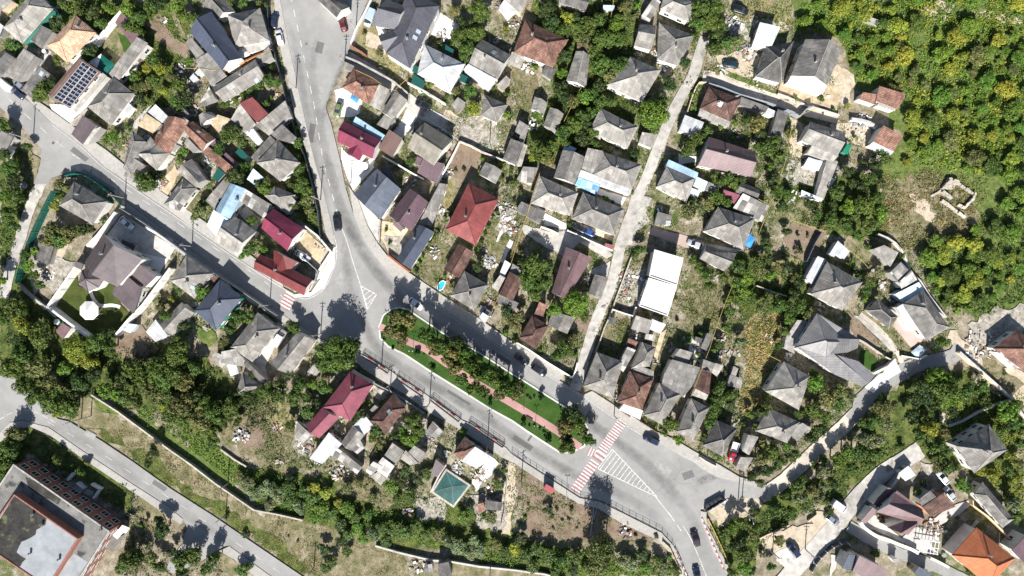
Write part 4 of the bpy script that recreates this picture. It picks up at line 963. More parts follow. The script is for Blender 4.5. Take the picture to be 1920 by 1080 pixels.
('shed','Z3','rusty patched shed roof with a bright tile heap','',['S tileO g 2.6 130,385 260,440 215,520 105,485']),
('outbuilding','Z3','crumbling pale strip roof left of the rusty brown avenue house','',['S patch g 2.6 110,500 222,545 60,850 -20,760']),
('house','Z3','grey hipped house with stained ridges above the rusty brown avenue house','stained hip above the avenue house',['H slate w 3.5 320,440 500,515 420,770 170,800']),
('house','D4','rusty brown tiled house with hipped ends, by the avenue carport','rusty brown avenue house',['H tileO w 3.8 1000,160 1195,228 1095,490 890,425','S slate g 3.2 1060,108 1195,160 1195,228 1015,160','c 1070,335']),
('house','D4','grey hipped house with a skylight box on the lane corner','grey hip on the lane corner',['H slate w 4.0 715,0 932,80 850,392 600,290','F slateL g 5.0 795,115 828,128 805,192 775,178']),
('canopy','D4','white corrugated carport roof facing the avenue','white corrugated carport',['S white w 2.8 950,428 1102,490 1080,572 902,487']),
('house','Z4','very long grey corrugated building with repaired patches','very long grey building',['H slate w 4.0 260,270 560,420 300,840 50,710','S slate w 4.1 420,-50 800,60 690,330 580,470 290,280 320,150','S slate w 3.9 530,-190 700,-140 640,20 440,-60','c 290,520']),
('shed','Z4','narrow cream lean-to on the right side of the very long grey building','',['S wconc c 2.6 632,282 658,300 600,470 555,440']),
('shed','Z3','dark grey L-shaped sheds round a small yard','',['S slateD g 2.6 1180,318 1270,330 1190,560 1105,520','S slateD g 2.4 1035,365 1130,395 1110,455 1025,430']),
('house','Z4','red and grey tiled narrow house between two grey roofs','narrow red and grey house',['G tileB w 3.4 835,85 965,130 930,440 745,350','S slateL g 3.2 1010,0 1120,35 1040,190 960,130','S slate g 3.4 850,-50 1010,10 960,120 830,80','S slateL g 3.0 745,350 930,400 890,505 695,440']),
('house','Z4','grey hipped house right of the narrow shadowed gap','',['H slate w 3.8 690,480 935,610 720,1060 490,930','c 710,795']),
('shed','Z4','small light grey L-shaped shed at the edge of the straw field','',['F slateL g 2.4 1265,45 1330,80 1290,195 1225,165','F slateL g 2.5 1215,165 1385,215 1365,350 1170,310']),
# E3
('outbuilding','E3','grey gabled outbuilding under the pink paved drive','',['G slate w 3.2 145,202 198,88 455,158 350,310']),
('shed','E3','small white angular roof at the top of the dry plot','small white angular roof',['F white w 2.8 1310,50 1412,140 1362,207 1300,165 1275,190 1240,160']),
('shed','E3','narrow white roof left of the dark grey hip','',['F white w 2.8 1140,180 1212,210 1092,422 1033,372']),
('house','E3','dark and light grey hipped house right of the narrow white roof','grey hip by narrow white roof',['H slate w 4.2 1080,500 1218,228 1520,400 1345,640','c 1270,400']),
('house','Z5','large modern charcoal and pale grey multi-slope house','large modern grey house',['G ltgrey w 5.2 120,490 375,105 835,385 825,495 460,475','H ltgrey w 5.4 118,492 372,103 700,430 470,600','G ltgrey w 5.0 500,380 850,395 830,495 480,570','S ltgrey w 4.6 150,500 470,500 950,890 880,930 560,790','S char w 4.7 820,640 1005,800 950,890 480,540','F conc w 3.0 20,380 150,180 260,190 110,480 120,560 0,500']),
# F3
('shed','F3','grey angular shed at the white curved wall','',['S slateL g 2.8 160,120 240,90 372,150 312,272']),
('outbuilding','F3','patchwork grey and whitish roofs below the angular shed','',['S patch g 3.0 298,320 390,230 470,300 372,400','S patch w 2.9 372,400 480,300 545,392 400,455']),
('canopy','F3','whitish glazed roof above the two-tone hipped house','',['S pale k 3.0 345,500 542,400 600,470 412,572']),
('house','F3','grey hipped house with a pale blue side strip','grey hip with pale blue strip',['H slate w 4.2 410,585 592,470 812,782 620,895','S pale w 3.2 350,612 405,580 530,782 482,822','c 580,580']),
('outbuilding','F3','small dark grey gable beside the pink terrace','',['H slateD g 3.0 120,640 205,540 378,692 298,790']),
('house','F3','rusty red hipped house at the right edge with stepped white terrace','rusty hip at the right edge',['H tileO w 3.8 1180,960 1380,805 1560,960 1440,1150','S patch w 3.0 1200,990 1310,950 1440,1080 1370,1140']),
# E4
('house','E4','pale two-tone grey hipped house by the dirt lane','pale two-tone hip by the dirt lane',['H slateL w 4.2 855,80 1076,205 980,490 693,330','c 960,285']),
('house','E4','grey hipped house with lined slopes, below the pale two-tone hip','',['H slate w 3.6 612,665 727,475 988,592 880,768','S slateL g 3.0 1000,592 1070,640 962,755 905,640']),
('shed','E4','long weathered shed left of the big garden trees','',['S slateL w 2.8 540,692 628,710 560,872 500,832','S slate g 2.6 480,882 590,885 525,1012 445,972']),
('house','E4','dark grey hipped house above the red pickup','dark grey hip above the red pickup',['H slateD w 3.4 165,790 292,578 462,645 335,880']),
# F4
('house','F4','grey hipped house with white walls alone among trees','lone grey hip among trees',['H slate w 5.2 868,795 1142,608 1302,825 1020,1022']),
# C4/B4
('house','Z6','faded crimson metal house with a stepped plan','faded crimson house',['H pink w 4.6 640,40 905,185 640,600 335,440','G pink w 4.2 330,440 520,560 290,790 142,650','c 670,205']),
('house','Z6','white flat-roofed house beside the faded crimson one','white flat-roofed house below the crimson roof',['F white w 3.6 400,725 548,855 325,1080 180,1020']),
('outbuilding','Y2','patchy white and grey roof strip right of the white flat-roofed house','',['S patch g 2.8 340,255 430,310 720,545 645,640 470,500 270,370']),
('shed','Z6','white scrap heap roof at the left end of the crimson house','',['F patch w 2.4 35,600 215,770 130,870 30,780']),
('outbuilding','Z6','square white roof joined to a grey gable','',['F white w 3.4 800,525 905,655 800,750 665,660','G slate w 3.2 670,640 805,755 650,930 540,840','S patch g 2.8 640,900 755,800 800,900 720,970']),
('house','Z6','brown and tan tiled hipped house under the pavement railings','brown and tan hip under the railings',['H tileB w 3.8 865,590 1040,755 1262,450 1130,290','k 1085,488']),
('outbuilding','Y2','grey and white patched shed beside the round green tree','',['S slate g 3.2 1130,205 1285,320 1160,520 1000,410','S patch w 3.0 1000,400 1160,520 1040,700 870,560','S patch g 2.8 870,460 1000,520 830,660 762,600','S slateL g 2.6 930,600 1040,690 965,795 825,670']),
('outbuilding','C4','two joined grey sheds between garden trees','',['S slate g 3.0 620,785 722,850 660,945 550,860','S slateL g 2.8 545,825 655,935 580,955 497,900']),
('shed','C4','pale grey flat roof below the lone dark post shadow','',['F patch g 2.8 770,585 868,680 800,730 700,690']),
('shed','C4','corrugated mauve-grey shed left of the green pool cover','',['S taupe g 2.6 800,898 875,960 812,1055 752,1040']),
('house','C4','orange and white roofed house by the green pool','orange and white roofed house',['H tileO w 3.6 945,855 1035,725 1132,795 1020,920','F white w 3.8 1130,800 1290,900 1140,980 1000,915']),
('shed','C4','tiny brown hut between the crimson house and the tan hip','',['S slate g 2.4 285,445 322,470 280,520 240,490']),
('house','B4','grey hipped house with a dark narrow wing among trees','grey hip deep in the trees',['H slate w 3.4 605,170 762,288 665,345 545,370','S slateD g 3.0 625,98 655,78 812,240 778,280']),
('shed','B4','bright white square roof tilted beside the dark lawn','bright white tilted square roof',['F white w 2.6 470,110 545,88 577,180 505,207']),
('shed','B4','small grey shed above the faded crimson house','',['S slateL g 2.4 1220,90 1290,130 1230,200 1150,170']),
# A3
('house','A3','large taupe metal villa with lawn and gazebo','villa with the lawn',['G taupe w 6.4 870,-10 1200,205 990,442 715,235','S taupe w 3.6 1175,235 1337,350 1215,450 1095,350','S taupe w 3.5 1097,352 1213,452 1130,668 945,500 975,440','P taupe w 3.6 690,300 760,262 880,375 832,445 742,480 660,410','S taupe w 3.3 640,222 710,250 685,298 622,265']),
('garage','A3','small taupe carport beside the villa yard','',['S taupe g 2.8 1040,40 1152,92 1112,152 1015,92']),
('shed','A3','maroon roofed shed under the villa garden wall','',['S mauve w 2.6 543,742 612,790 530,882 468,812']),
('shed','A3','flat grey corrugated shed left of the villa','',['F slateD g 2.4 325,45 450,100 405,258 300,205']),
('shed','A3','white angular flat roof right of the villa wall','',['F white w 2.8 1230,820 1312,715 1417,855 1310,905']),
('shed','A3','pale blue and teal roof on the outside of the villa wall','',['F pale k 2.3 1085,750 1160,760 1100,830 1040,810']),
('house','A2','grey hipped house inside the green mesh fence','grey hip inside the mesh fence',['H slate w 3.8 905,712 780,905 500,745 625,540','c 655,650']),
# F5 area
('house','Z7','brown and pink metal cross-gabled house','brown cross-gabled house',['G mauve w 5.2 320,715 590,430 920,680 880,890 780,820','G mauve w 5.0 300,720 560,440 930,680 870,880','G mauve w 4.8 780,815 870,880 740,1030 460,930']),
('shed','Z7','narrow mauve roof wing left of the brown cross-gabled house','',['S mauve w 3.0 230,650 310,690 165,880 100,840','S plum w 3.4 440,370 570,420 340,700 255,600']),
('outbuilding','Z7','black-brown roof on an orange terrace beside two parked cars','black-brown roof by the orange terrace',['S tileB o 3.4 1170,455 1345,630 1045,785 930,655','S slateD g 3.2 1015,415 1120,540 925,640 890,545']),
('shed','F5','shiny white-blue roof above the brown cross-gabled house','',['F pale w 2.6 385,210 465,150 527,230 440,280']),
('house','F5','bright orange metal hipped house in the bottom right','bright orange hipped house',['H orange w 5.0 830,905 1040,670 1362,930 1150,1170','S grey g 3.2 1000,680 1040,672 870,890 825,880']),
('outbuilding','Y5','long grey gabled outbuilding right of the orange house','long grey gable by the orange house',['H slate w 3.6 690,210 820,30 1290,590 1115,722']),
('house','F5','plum roof cut by the right edge near the bottom','',['S plum w 4.0 1310,850 1440,715 1570,830 1450,980']),
('house','Y6','mauve ribbed metal roof cut by the bottom edge','mauve roof at the bottom edge',['S mauve w 5.0 510,420 1110,720 990,1000 400,780','F grey w 4.6 330,430 500,430 400,760 200,700']),
('shed','Y6','grey glazed roof cut by the bottom edge, right of the mauve roof','',['S grey g 2.8 1600,760 1700,640 2000,800 1900,950']),
('shed','Y6','white gabled hut roof beside the mauve roof at the bottom','',['S slateL w 2.6 1185,510 1300,480 1370,580 1290,640']),
# bottom centre
('shed','C5','grey board roof cut by the bottom edge in the creek gap','',['S slateD g 2.6 810,970 905,950 935,1090 825,1095']),
('shed','C5','small whitish hut roof near the bottom edge','',['F patch w 2.2 700,985 765,980 775,1045 695,1050']),
('shed','C5','pink brick shed in the rubble yard right of the green pool','',['S tileO b 2.3 1145,470 1200,455 1212,530 1160,560']),
('shed','C5','row of low grey junk roofs left of the dirt track','',['F slateD g 2.2 1215,440 1360,460 1350,530 1225,520']),
('shed','E2','low white lean-to along the lower garden wall of the scrap roof row','',['S white w 2.2 1000,615 1185,690 1170,712 1000,660']),
('shed','D3','small grey roofed pavilion above the brown tiled house','',['S slate g 2.6 5,245 85,290 60,350 -20,320']),
]
for h in HOUSES:
    root, zf, o = building(h[0], h[1], h[2], h[3], h[4])
    if h[3] == 'solar panel house':
        C4 = [px('A1', *q) for q in ((712, 527), (824, 606), (590, 905), (462, 834))]
        def bil(u, v):
            p = [C4[0][k] * (1 - u) * (1 - v) + C4[1][k] * u * (1 - v) + C4[2][k] * u * v + C4[3][k] * (1 - u) * v for k in (0, 1)]
            w = gw(p, 5.3); x, y = w[0] - o[0], w[1] - o[1]; return (x, y, zf(x, y) + 0.14)
        for i in range(2):
            for j in range(11):
                u0, u1, v0, v1 = i / 2 + .012, (i + 1) / 2 - .012, j / 11 + .006, (j + 1) / 11 - .006
                q = [bil(u0, v0), bil(u1, v0), bil(u1, v1), bil(u0, v1)]; lo = [(a, b, c - .05) for a, b, c in q]
                fr = MB(); fr.v = q + lo; fr.f = [[3, 2, 1, 0], [4, 5, 6, 7]] + [[k, (k + 1) % 4, 4 + (k + 1) % 4, 4 + k] for k in range(4)]
                f = fr.build('solar_panel', M['wp'], root)
                for hv in (0, 1):
                    um = (u0 + u1) / 2; a0, a1 = (u0 + .012, um - .004) if hv == 0 else (um + .004, u1 - .012)
                    g = [bil(a0, v0 + .004), bil(a1, v0 + .004), bil(a1, v1 - .004), bil(a0, v1 - .004)]; c = MB(); c.poly([(a, b, z + .006) for a, b, z in g][::-1]); c.build('cell_field', M['solar'], f)
# ---------------------------------------------------------------- ground
tag(tri_sheet('ground', [(-420, -300), (420, -300), (420, 300), (-420, 300)], 0.0, M['ground']), kind='structure')
G = [  # material, photo polygon (pixels), edge roughness
('grass', '1480,-20 1930,-20 1930,600 1840,600 1760,560 1700,440 1640,330 1690,250 1600,150 1560,60 1490,60', 1.0),
('dry', '1655,330 1740,318 1800,335 1835,380 1820,440 1760,452 1700,470 1660,420', 1.5), ('sand', '1705,365 1740,375 1755,400 1735,415 1710,395', 1.2),
('sand', '1660,40 1700,30 1760,0 1790,10 1770,40 1720,30', 0.8), ('sand', '1820,18 1870,22 1915,30 1918,45 1880,42 1830,30', 0.8), ('sand','1700,85 1725,95 1760,112 1735,105 1705,95', .5),
('straw', '1400,0 1480,0 1490,40 1460,50 1380,38 1390,10', 0.8), ('sand', '1380,30 1485,48 1470,60 1385,42', 0.6),
('dry', '160,742 250,800 320,845 400,902 440,925 480,957 575,975 640,985 760,1010 760,1090 590,1090 565,1078 450,1000 400,966 320,915 250,865 190,825 131,790', 1.0),
('scrub', '135,790 190,822 250,862 320,912 400,963 450,997 500,1030 570,1078 600,1078 540,1035 470,985 400,940 320,890 240,840 190,800', 1.2), ('grass', '190,740 330,820 440,905 470,955 440,925 400,900 320,843 250,798 175,748', 1.0), ('grass', '330,790 400,830 470,880 560,925 540,950 450,905 380,870', 1.0),
('scrub', '1335,985 1420,950 1530,895 1600,845 1640,780 1700,715 1800,690 1900,760 1925,1000 1860,900 1800,880 1720,850 1660,870 1560,945 1480,975 1440,1010 1400,1085 1375,1085', 1.5), ('scrub', '0,270 60,290 50,400 20,480 80,560 60,600 0,600', 1.2), ('scrub', '-5,0 130,0 330,0 360,40 320,200 240,190 150,60', 1), ('scrub', '1440,340 1650,330 1660,450 1560,440 1480,410', 1.2), ('scrub', '1375,470 1500,480 1530,560 1520,600 1470,640 1395,600 1370,560', 1), ('scrub', '1000,0 1200,0 1190,240 1120,290 1000,300 960,250 1040,180', 1.2), ('scrub', '545,225 562,235 600,400 608,450 560,400 530,380', .6), ('scrub', '600,890 780,930 960,960 960,1000 700,960', 1), ('scrub', '0,560 120,600 240,640 320,640 420,700 540,760 430,830 330,800 190,735 100,770 30,700 0,690', 1.5),
('garden', '425,790 470,760 540,780 575,850 560,900 500,880 450,850 420,830', 1.5), ('soil', '440,795 480,775 510,800 500,850 460,840', 1.2), ('straw', '480,745 540,750 540,800 500,790', 1.2),
('scrub', '470,880 640,900 860,960 960,1000 1040,1020 1280,1080 1000,1090 860,1040 640,1000 480,950', 1.2),
('soil', '965,865 1040,900 1120,945 1180,965 1240,1000 1255,1020 1200,1010 1080,1025 1000,1010 985,990 965,940', 0.8),
('dry', '1000,1000 1080,1012 1160,1010 1250,1020 1200,1035 1050,1030', 0.8),
('sand', '950,865 966,870 962,960 958,1005 940,1000 946,930', 0.5), ('dry', '640,1020 760,1035 760,1090 600,1090', 0.8), ('dry', '850,1055 1060,1078 1060,1095 850,1095', .5),
('straw', '1400,590 1470,590 1480,640 1465,700 1430,760 1390,800 1385,760 1400,690 1395,640', 1.2), ('garden', '1290,490 1360,480 1370,560 1340,640 1280,620 1285,550', 1.0),
('garden', '1375,590 1400,600 1395,680 1375,660', 1.0),
('soil', '1485,415 1552,430 1535,470 1505,490 1480,470 1470,440', 0.5), ('dry', '1440,370 1520,370 1545,400 1520,420 1450,400', 1.0),
('rubble', '1465,300 1535,300 1530,350 1480,350', 0.8), ('sand', '1555,235 1620,225 1635,260 1620,275 1570,260', 0.6), ('sand','1570,120 1600,140 1590,200 1530,190 1545,150', .7),
('sand', '835,205 900,235 935,280 920,285 850,262 830,240', 0.6), ('rubble', '830,215 950,215 930,280 850,265', 0.8), ('soil', '860,265 905,285 890,330 850,350 830,330 850,300', 0.8),
('straw', '838,330 855,335 845,385 830,400', 0.6), ('garden', '600,500 620,500 620,520 600,520', .3), ('dry', '705,295 775,330 760,352 720,345 700,310', 0.5),
('garden', '785,500 830,450 850,470 830,530 800,540', 0.5), ('garden','905,420 960,400 985,430 970,480 930,520 900,500 890,470', .8), ('garden', '945,590 985,600 975,640 945,640', .6),
('garden', '1120,595 1180,600 1180,650 1150,690 1120,680', 0.8), ('dry', '1130,600 1175,605 1165,660 1145,650', 0.8), ('garden', '1245,615 1300,625 1270,690 1240,700', .8),
('straw', '672,45 700,40 715,90 760,125 745,140 690,105 668,85', 0.6), ('sand', '690,60 730,70 745,100 715,105 685,85', .5),
('garden', '960,130 1010,125 1000,200 965,215', 0.8), ('dry', '198,45 245,60 250,95 215,125 190,100', 0.6), ('lawn', '218,60 245,75 248,92 232,98', .3),
('soil', '275,35 310,60 355,90 345,110 300,80 270,50', 0.6), ('soil', '300,25 352,95 340,110 285,50', .5), ('dry', '320,0 345,60 360,90 330,60', .6),
('sand', '615,455 645,478 615,520 590,500', .2), ('soil','225,610 280,635 290,670 250,680 215,660', .5), ('rubble','60,440 110,480 105,530 60,560', .8),
('garden', '640,885 700,900 760,940 720,960 640,930', 1), ('rubble', '770,935 830,935 835,975 780,975', 1), ('rubble', '880,930 950,930 945,990 890,985', 1), ('rubble','735,790 800,790 800,840 760,850 725,830', .8),
('straw', '1430,480 1475,470 1500,500 1470,540 1420,520', 1), ('dry', '1590,440 1660,440 1690,470 1650,500 1600,480', .8), ('dry','1610,585 1690,600 1740,640 1700,660 1640,620', .6),
('sand', '1290,940 1340,925 1415,932 1430,945 1400,970 1360,985 1345,990 1330,960', 0.6), ('sand', '1425,1000 1530,985 1560,990 1500,1060 1470,1060 1440,1030', 0.8), ('sand','1520,965 1600,940 1620,910 1600,950 1560,1000 1530,1010', .8),
('rubble', '1815,610 1860,580 1920,570 1920,640 1870,640 1830,650', 1), ('sand', '1780,620 1810,640 1870,690 1920,700 1920,760 1870,740 1800,660', .8), ('garden','1835,660 1880,690 1920,720 1900,740 1850,710', .6),
('rubble', '1725,865 1765,870 1755,900 1725,890', .8), ('sand', '1760,770 1800,780 1790,795 1760,790', .4), ('soil','1590,585 1650,640 1640,665 1600,630', .3),
('dry', '45,270 78,300 72,330 50,350 30,360', .5), ('dry', '250,905 320,950 300,1000 260,960', 1.0), ('dry','415,1035 470,1070 440,1080 400,1050', .5),
('scrub', '0,812 60,800 250,905 245,960 160,900 60,850 0,900', .8), ('soil', '90,690 130,700 120,725 85,715', .8),
('grass', '1335,135 1400,165 1460,190 1455,175 1400,150 1350,130', .3), ('sand','110,445 130,450 110,520 90,520', .4)
]
for i, (m, s, a) in enumerate(G): sheet({'scrub': 'scrubland', 'straw': 'straw_field', 'sand': 'sandy_ground', 'dry': 'dry_grass_field', 'grass': 'grass_bank', 'rubble': 'rubbly_ground', 'soil': 'bare_soil', 'garden': 'garden_soil', 'lawn': 'lawn'}[m], m, 'org', 'P', s, a)
Y = [
('whitec', 'C1', '820,95 962,190 1052,272 900,335 760,292 738,232', 0), ('whitec', 'C1', '220,250 300,240 420,370 370,460 230,340', .3), ('whitec', 'C1', '-60,760 60,740 180,860 150,960 60,990 -30,980', .3), ('yardc', 'C1', '490,1060 570,868 680,950 560,1120', 0), ('whitec','C2','430,140 560,-60 640,0 520,180',0),
('whitec', 'C2', '0,250 60,320 190,380 270,340 300,400 100,620 40,480 0,350', 0), ('yardc','C2','110,650 330,870 310,1050 200,900 130,740',0), ('sandr','C2','330,880 640,900 560,1060 480,1200 400,1150 330,1010',.3),
('whitec', 'A3', '1130,0 1200,-70 1440,100 1480,110 1340,340 1190,220 1180,100', 0), ('yardc','A2','1000,870 1050,820 1440,1080 1440,1200 1000,1100 900,1000',0),
('yardc', 'A1', '300,520 400,410 440,440 250,720 180,700', 0), ('whitec', 'A1', '420,880 500,880 740,920 620,1080 440,930', 0), ('yardc','A1','1230,920 1290,880 1180,1080 1100,1080',.3),
('yardc', 'B4', '620,100 760,-40 900,-260 970,-220 800,120 830,260', 0), ('yardc','B2','570,800 640,740 760,850 720,960',.3), ('sandr', 'B3', '1010,80 1110,-60 1350,150 1250,290 1180,230', 0), ('whitec','B3','1200,400 1260,300 1370,150 1400,200 1300,350',0),
('rubble', 'C3', '360,0 590,0 480,190 400,160', .3), ('paveL', 'E3', '-260,-60 0,0 200,65 180,130 20,110 -300,-10', 0), ('yardc','E3','180,70 500,130 460,150 200,100',0),
('lane', 'D2', '90,900 300,960 560,960 780,1080 850,1160 800,1190 560,1060 440,1180 330,1120 100,980', .3), ('rubble', 'D2', '260,820 460,900 440,960 250,880', .3), ('whitec','D2','280,810 460,900 455,945 250,905',0),
('whitec', 'D2', '730,600 960,680 930,740 720,650', .2), ('sandr','D2','540,870 860,990 850,1050 680,980 560,940',0), ('rubble', 'D3', '920,320 1150,260 1050,600 850,600', .6), ('lane','D3','690,280 830,220 810,350 640,320',.2), ('soil','D3','560,690 680,680 650,820 560,800',.4),
('rubble', 'E1', '380,170 640,200 590,380 400,290', .5), ('sand', 'E1', '280,470 560,430 650,500 600,650 300,600', .6), ('sandr','E1','830,680 1240,700 1350,720 1300,950 800,790',.6),
('sand', 'E2', '900,0 1010,60 1000,300 1050,340 920,340 890,260', .4), ('paveL', 'F3', '380,690 610,880 480,950 330,770', .1), ('lane', 'F3', '0,680 60,690 370,980 340,1010', .2), ('lawn', 'F4', '40,60 60,-20 130,-10 200,60 170,170 90,140', .1),
('yardc', 'F5', '590,640 850,480 1000,430 1010,470 700,680 720,800 560,790', .2), ('yardc','F5','60,640 180,560 400,760 540,650 720,900 600,880 400,790',.2), ('yardc', 'F5', '820,900 900,760 1030,600 1060,620 1000,680', .1),
('lawno', 'A3', '650,300 665,430 760,480 850,440 870,395 975,440 1020,590 1110,680 980,860 750,870 480,575', 0), ('grass','B3','200,740 380,830 400,900 330,950 230,870',.5), ('soil','A3','1200,760 1300,900 1340,960 1250,1080 980,970',.3),
('rubble', 'Z1', '740,480 790,560 640,740 580,760', .3), ('sandr', 'Z2', '640,60 700,180 540,480 470,470 370,390', .2), ('rubble', 'Z2', '1090,0 1200,60 1140,240 1000,380 1000,250', .5), ('garden','Z2','1180,290 1000,440 740,640 860,800 1040,600',.6),
('whitec', 'C4', '1180,980 1290,900 1330,940 1200,1080 1130,1180 1100,1100', .5), ('rubble','C4','230,260 400,330 340,420 280,380',.4), ('rubble','A3','430,180 640,230 460,500 380,420',.5), ('rubble', 'Z6', '0,600 220,780 200,1000 60,1000 0,900', .8),
('rubble','Y1','280,200 500,260 440,440 300,560 200,500 290,330',.6),('whitec','Y1','300,500 310,560 240,680 220,670',.2),('whitec','Y1','400,640 450,670 310,960 280,940',.2),('yardc','Z3','960,360 1060,430 1000,640 930,540',.4),('sandr','Z3','560,320 640,270 520,680 470,640',.1),
('yardc','E5','780,880 900,820 960,960 860,1010 790,950',.4),('yardc','Y6','-30,420 120,440 60,700 -40,900',.3),('whitec','E2','-40,300 120,330 130,380 -30,420',.4)]
for m, t, s, a in Y:
  EXCL.append(pts(t, s)) if m in ('whitec', 'yardc', 'paveL', 'lane', 'sandr') else None
  sheet({'whitec': 'white_concrete_yard', 'yardc': 'concrete_yard', 'sandr': 'sandy_yard', 'rubble': 'rubble_yard', 'paveL': 'pink_paved_drive', 'lane': 'concrete_alley', 'lawn': 'lawn', 'lawno': 'lawn', 'soil': 'soil_bed', 'sand': 'sandy_yard', 'grass': 'grass_patch', 'garden': 'garden_bed'}[m], m, 'yard', t, s, a)

def road_strip(name, mat, s, w, cls='lane', amp=0.25):
    KEEPOFF.extend([(x * S + 960, 540 - y * S, w * S / 2) for x, y in smooth_line([gw(p) for p in pts('P', s)], 8)])
    P = smooth_line([gw(p) for p in pts('P', s)], 5); L = offset_line(P, w / 2); R = offset_line(P, -w / 2)
    Q = L + R[::-1]; Q = rough_edge(Q, amp) if amp else Q; z = ZC[cls]; ZC[cls] += 0.003; EXCL.append([(x * S + 960, 540 - y * S) for x, y in L + R[::-1]])
    return tag(tri_sheet(name, Q, z, M[mat]), kind='structure')
road_strip('lane', 'lane', '1322,70 1310,105 1300,140 1283,170 1262,210 1247,245 1225,300 1207,345 1194,372 1184,410 1166,450 1155,500 1142,545 1124,585 1108,630 1092,685 1078,730', 2.9)
sheet('lane_widening', 'lane', 'lane', 'D2', '1010,640 1180,680 1130,800 1160,880 1050,960 1010,1080 870,1080 930,880 970,790')
road_strip('sandy_lane', 'sandlane', '1318,142 1345,148 1390,165 1450,187 1500,205 1540,215 1570,222', 3.0)
road_strip('alley', 'lane', '648,107 690,132 740,170 770,192 800,215 835,232', 3.6)
road_strip('dirt_lane', 'sandlane', '1425,930 1465,905 1500,872 1540,835 1580,800 1605,775', 3.9)
road_strip('upper_road', 'asph', '1596,788 1612,765 1635,735 1665,710 1700,690 1745,678 1785,668 1800,650', 3.8)
sheet('road', 'asph', 'lane', 'F4', '0,380 80,310 130,270 240,140 400,120 640,30 860,-20 880,40 700,110 560,160 400,250 320,300 180,400 60,540 -30,600')
sheet('gateway', 'whitec', 'lane', 'Z5', '900,935 1250,640 1310,760 1190,830 1000,1000')
road_strip('side_street', 'lane', '1460,1100 1490,1065 1525,1030 1565,985 1605,935 1650,890 1690,865 1725,842', 4.6)
road_strip('lower_street', 'asph', '1590,985 1630,1010 1680,1035 1730,1052 1790,1078 1830,1100', 3.0)
road_strip('left_lane', 'lane', '86,330 66,370 50,410 38,450 22,500 8,560', 2.9, amp=.6)
road_strip('garden_track', 'sandlane', '1612,588 1650,620 1675,650 1690,680', 1.2)
# main carriageway as one sheet
MAIN = [(524,-10),(543,89),(562,178),(576,240),(590,300),(607,358),(622,420),(630,460),(627,498),(609,538),(582,556),(562,556),(533,540),(498,518),(409,460),(320,398),(200,316),(156,276),(100,233),(60,194),(0,150),(-30,128),(-30,180),(0,200),(44,240),(66,264),(79,280),(78,300),(74,322),(64,345),(92,345),(98,334),(122,326),(150,322),(205,353),(231,373),(320,440),(418,513),(467,549),(520,582),(542,600),(595,631),(650,652),(682,664),(735,694),(746,703),(800,738),(811,746),(868,786),(882,792),(950,838),(960,849),(1020,888),(1087,931),(1124,938),(1173,962),(1240,996),(1262,1020),(1280,1062),(1290,1095),(1375,1095),(1336,1029),(1312,971),(1313,956),(1322,942),(1355,932),(1413,933),(1432,936),(1440,918),(1413,910),(1342,893),(1315,878),(1302,867),(1280,856),(1227,824),(1204,813),(1151,780),(1133,769),(1093,740),(1049,713),(1027,702),(993,682),(960,664),(898,622),(818,573),(784,553),(764,541),(729,512),(706,483),(684,452),(664,404),(648,350),(638,300),(622,235),(612,205),(613,193),(636,140),(650,110),(660,78),(672,44),(694,-10)]
ZR = 0.315; EXCL.append(MAIN)
tag(tri_sheet('road', [gw(p) for p in MAIN], ZR, M['asph']), kind='structure')
SW = [(-20,706),(0,705),(25,695),(36,720),(75,752),(110,785),(131,790),(190,825),(250,865),(320,915),(400,966),(450,1000),(565,1078),(590,1095),(530,1095),(511,1080),(431,1022),(418,1024),(400,1040),(360,1060),(330,1075),(310,1070),(325,1040),(342,1020),(352,990),(344,971),(320,951),(247,904),(164,849),(93,800),(44,787),(20,791),(0,812),(-20,830)]
EXCL.append(SW); tag(tri_sheet('lower_left_road', [gw(p) for p in SW], ZR - .004, M['asph']), kind='structure')
# pavements with kerbs
def pavement(s, mat='walk', name='pavement', z1=0.44): EXCL.append(pts('P', s)); return raised(name, mat, [gw(p) for p in (pts('P', s) if isinstance(s, str) else s)], 0.0, z1)
pavement('514,-10 524,-10 543,89 562,178 576,240 590,300 607,358 622,420 629,458 622,458 612,440 600,380 585,320 568,262 556,225 548,190 540,150 530,110 519,50')
pavement('630,462 627,498 609,538 582,556 562,556 553,552 584,548 602,522 614,494 622,470', 'whitec')
pavement('498,517 409,459 320,397 200,315 156,275 100,232 60,193 40,176 46,172 90,202 150,246 205,285 250,322 330,378 420,440 470,478 500,500 530,528 532,539')
pavement('232,375 320,441 418,514 467,550 520,583 595,632 590,640 512,592 460,560 404,522 310,452 226,388')
pavement('664,404 684,452 706,483 729,512 764,541 784,553 818,573 898,622 960,664 993,682 1027,702 1049,713 1060,700 1026,680 960,640 898,597 829,553 767,511 727,480 709,457 690,425 672,375 655,350')
pavement('1093,740 1133,769 1151,780 1204,813 1227,824 1280,856 1302,867 1315,878 1342,893 1413,910 1440,918 1425,905 1385,893 1350,872 1300,845 1262,822 1233,810 1160,765 1110,733')
pavement('595,633 650,654 682,666 735,696 746,705 800,740 811,748 868,788 882,794 950,840 960,851 1020,890 1087,933 1124,940 1173,964 1240,998 1262,1022 1280,1064 1288,1095 1278,1095 1268,1060 1250,1030 1230,1010 1165,980 1120,952 1085,943 1030,912 965,868 940,856 905,832 855,800 800,770 765,742 720,715 680,690 660,668 600,645')
pavement('1313,957 1312,972 1336,1031 1372,1090 1382,1090 1360,1052 1325,985 1322,960', 'walk')
pavement('20,792 44,788 93,801 164,850 247,905 320,952 344,972 340,982 300,955 230,908 158,860 95,815 60,800 30,803 0,830 0,813')
pavement('431,1023 511,1081 530,1096 500,1096 440,1048 412,1032')
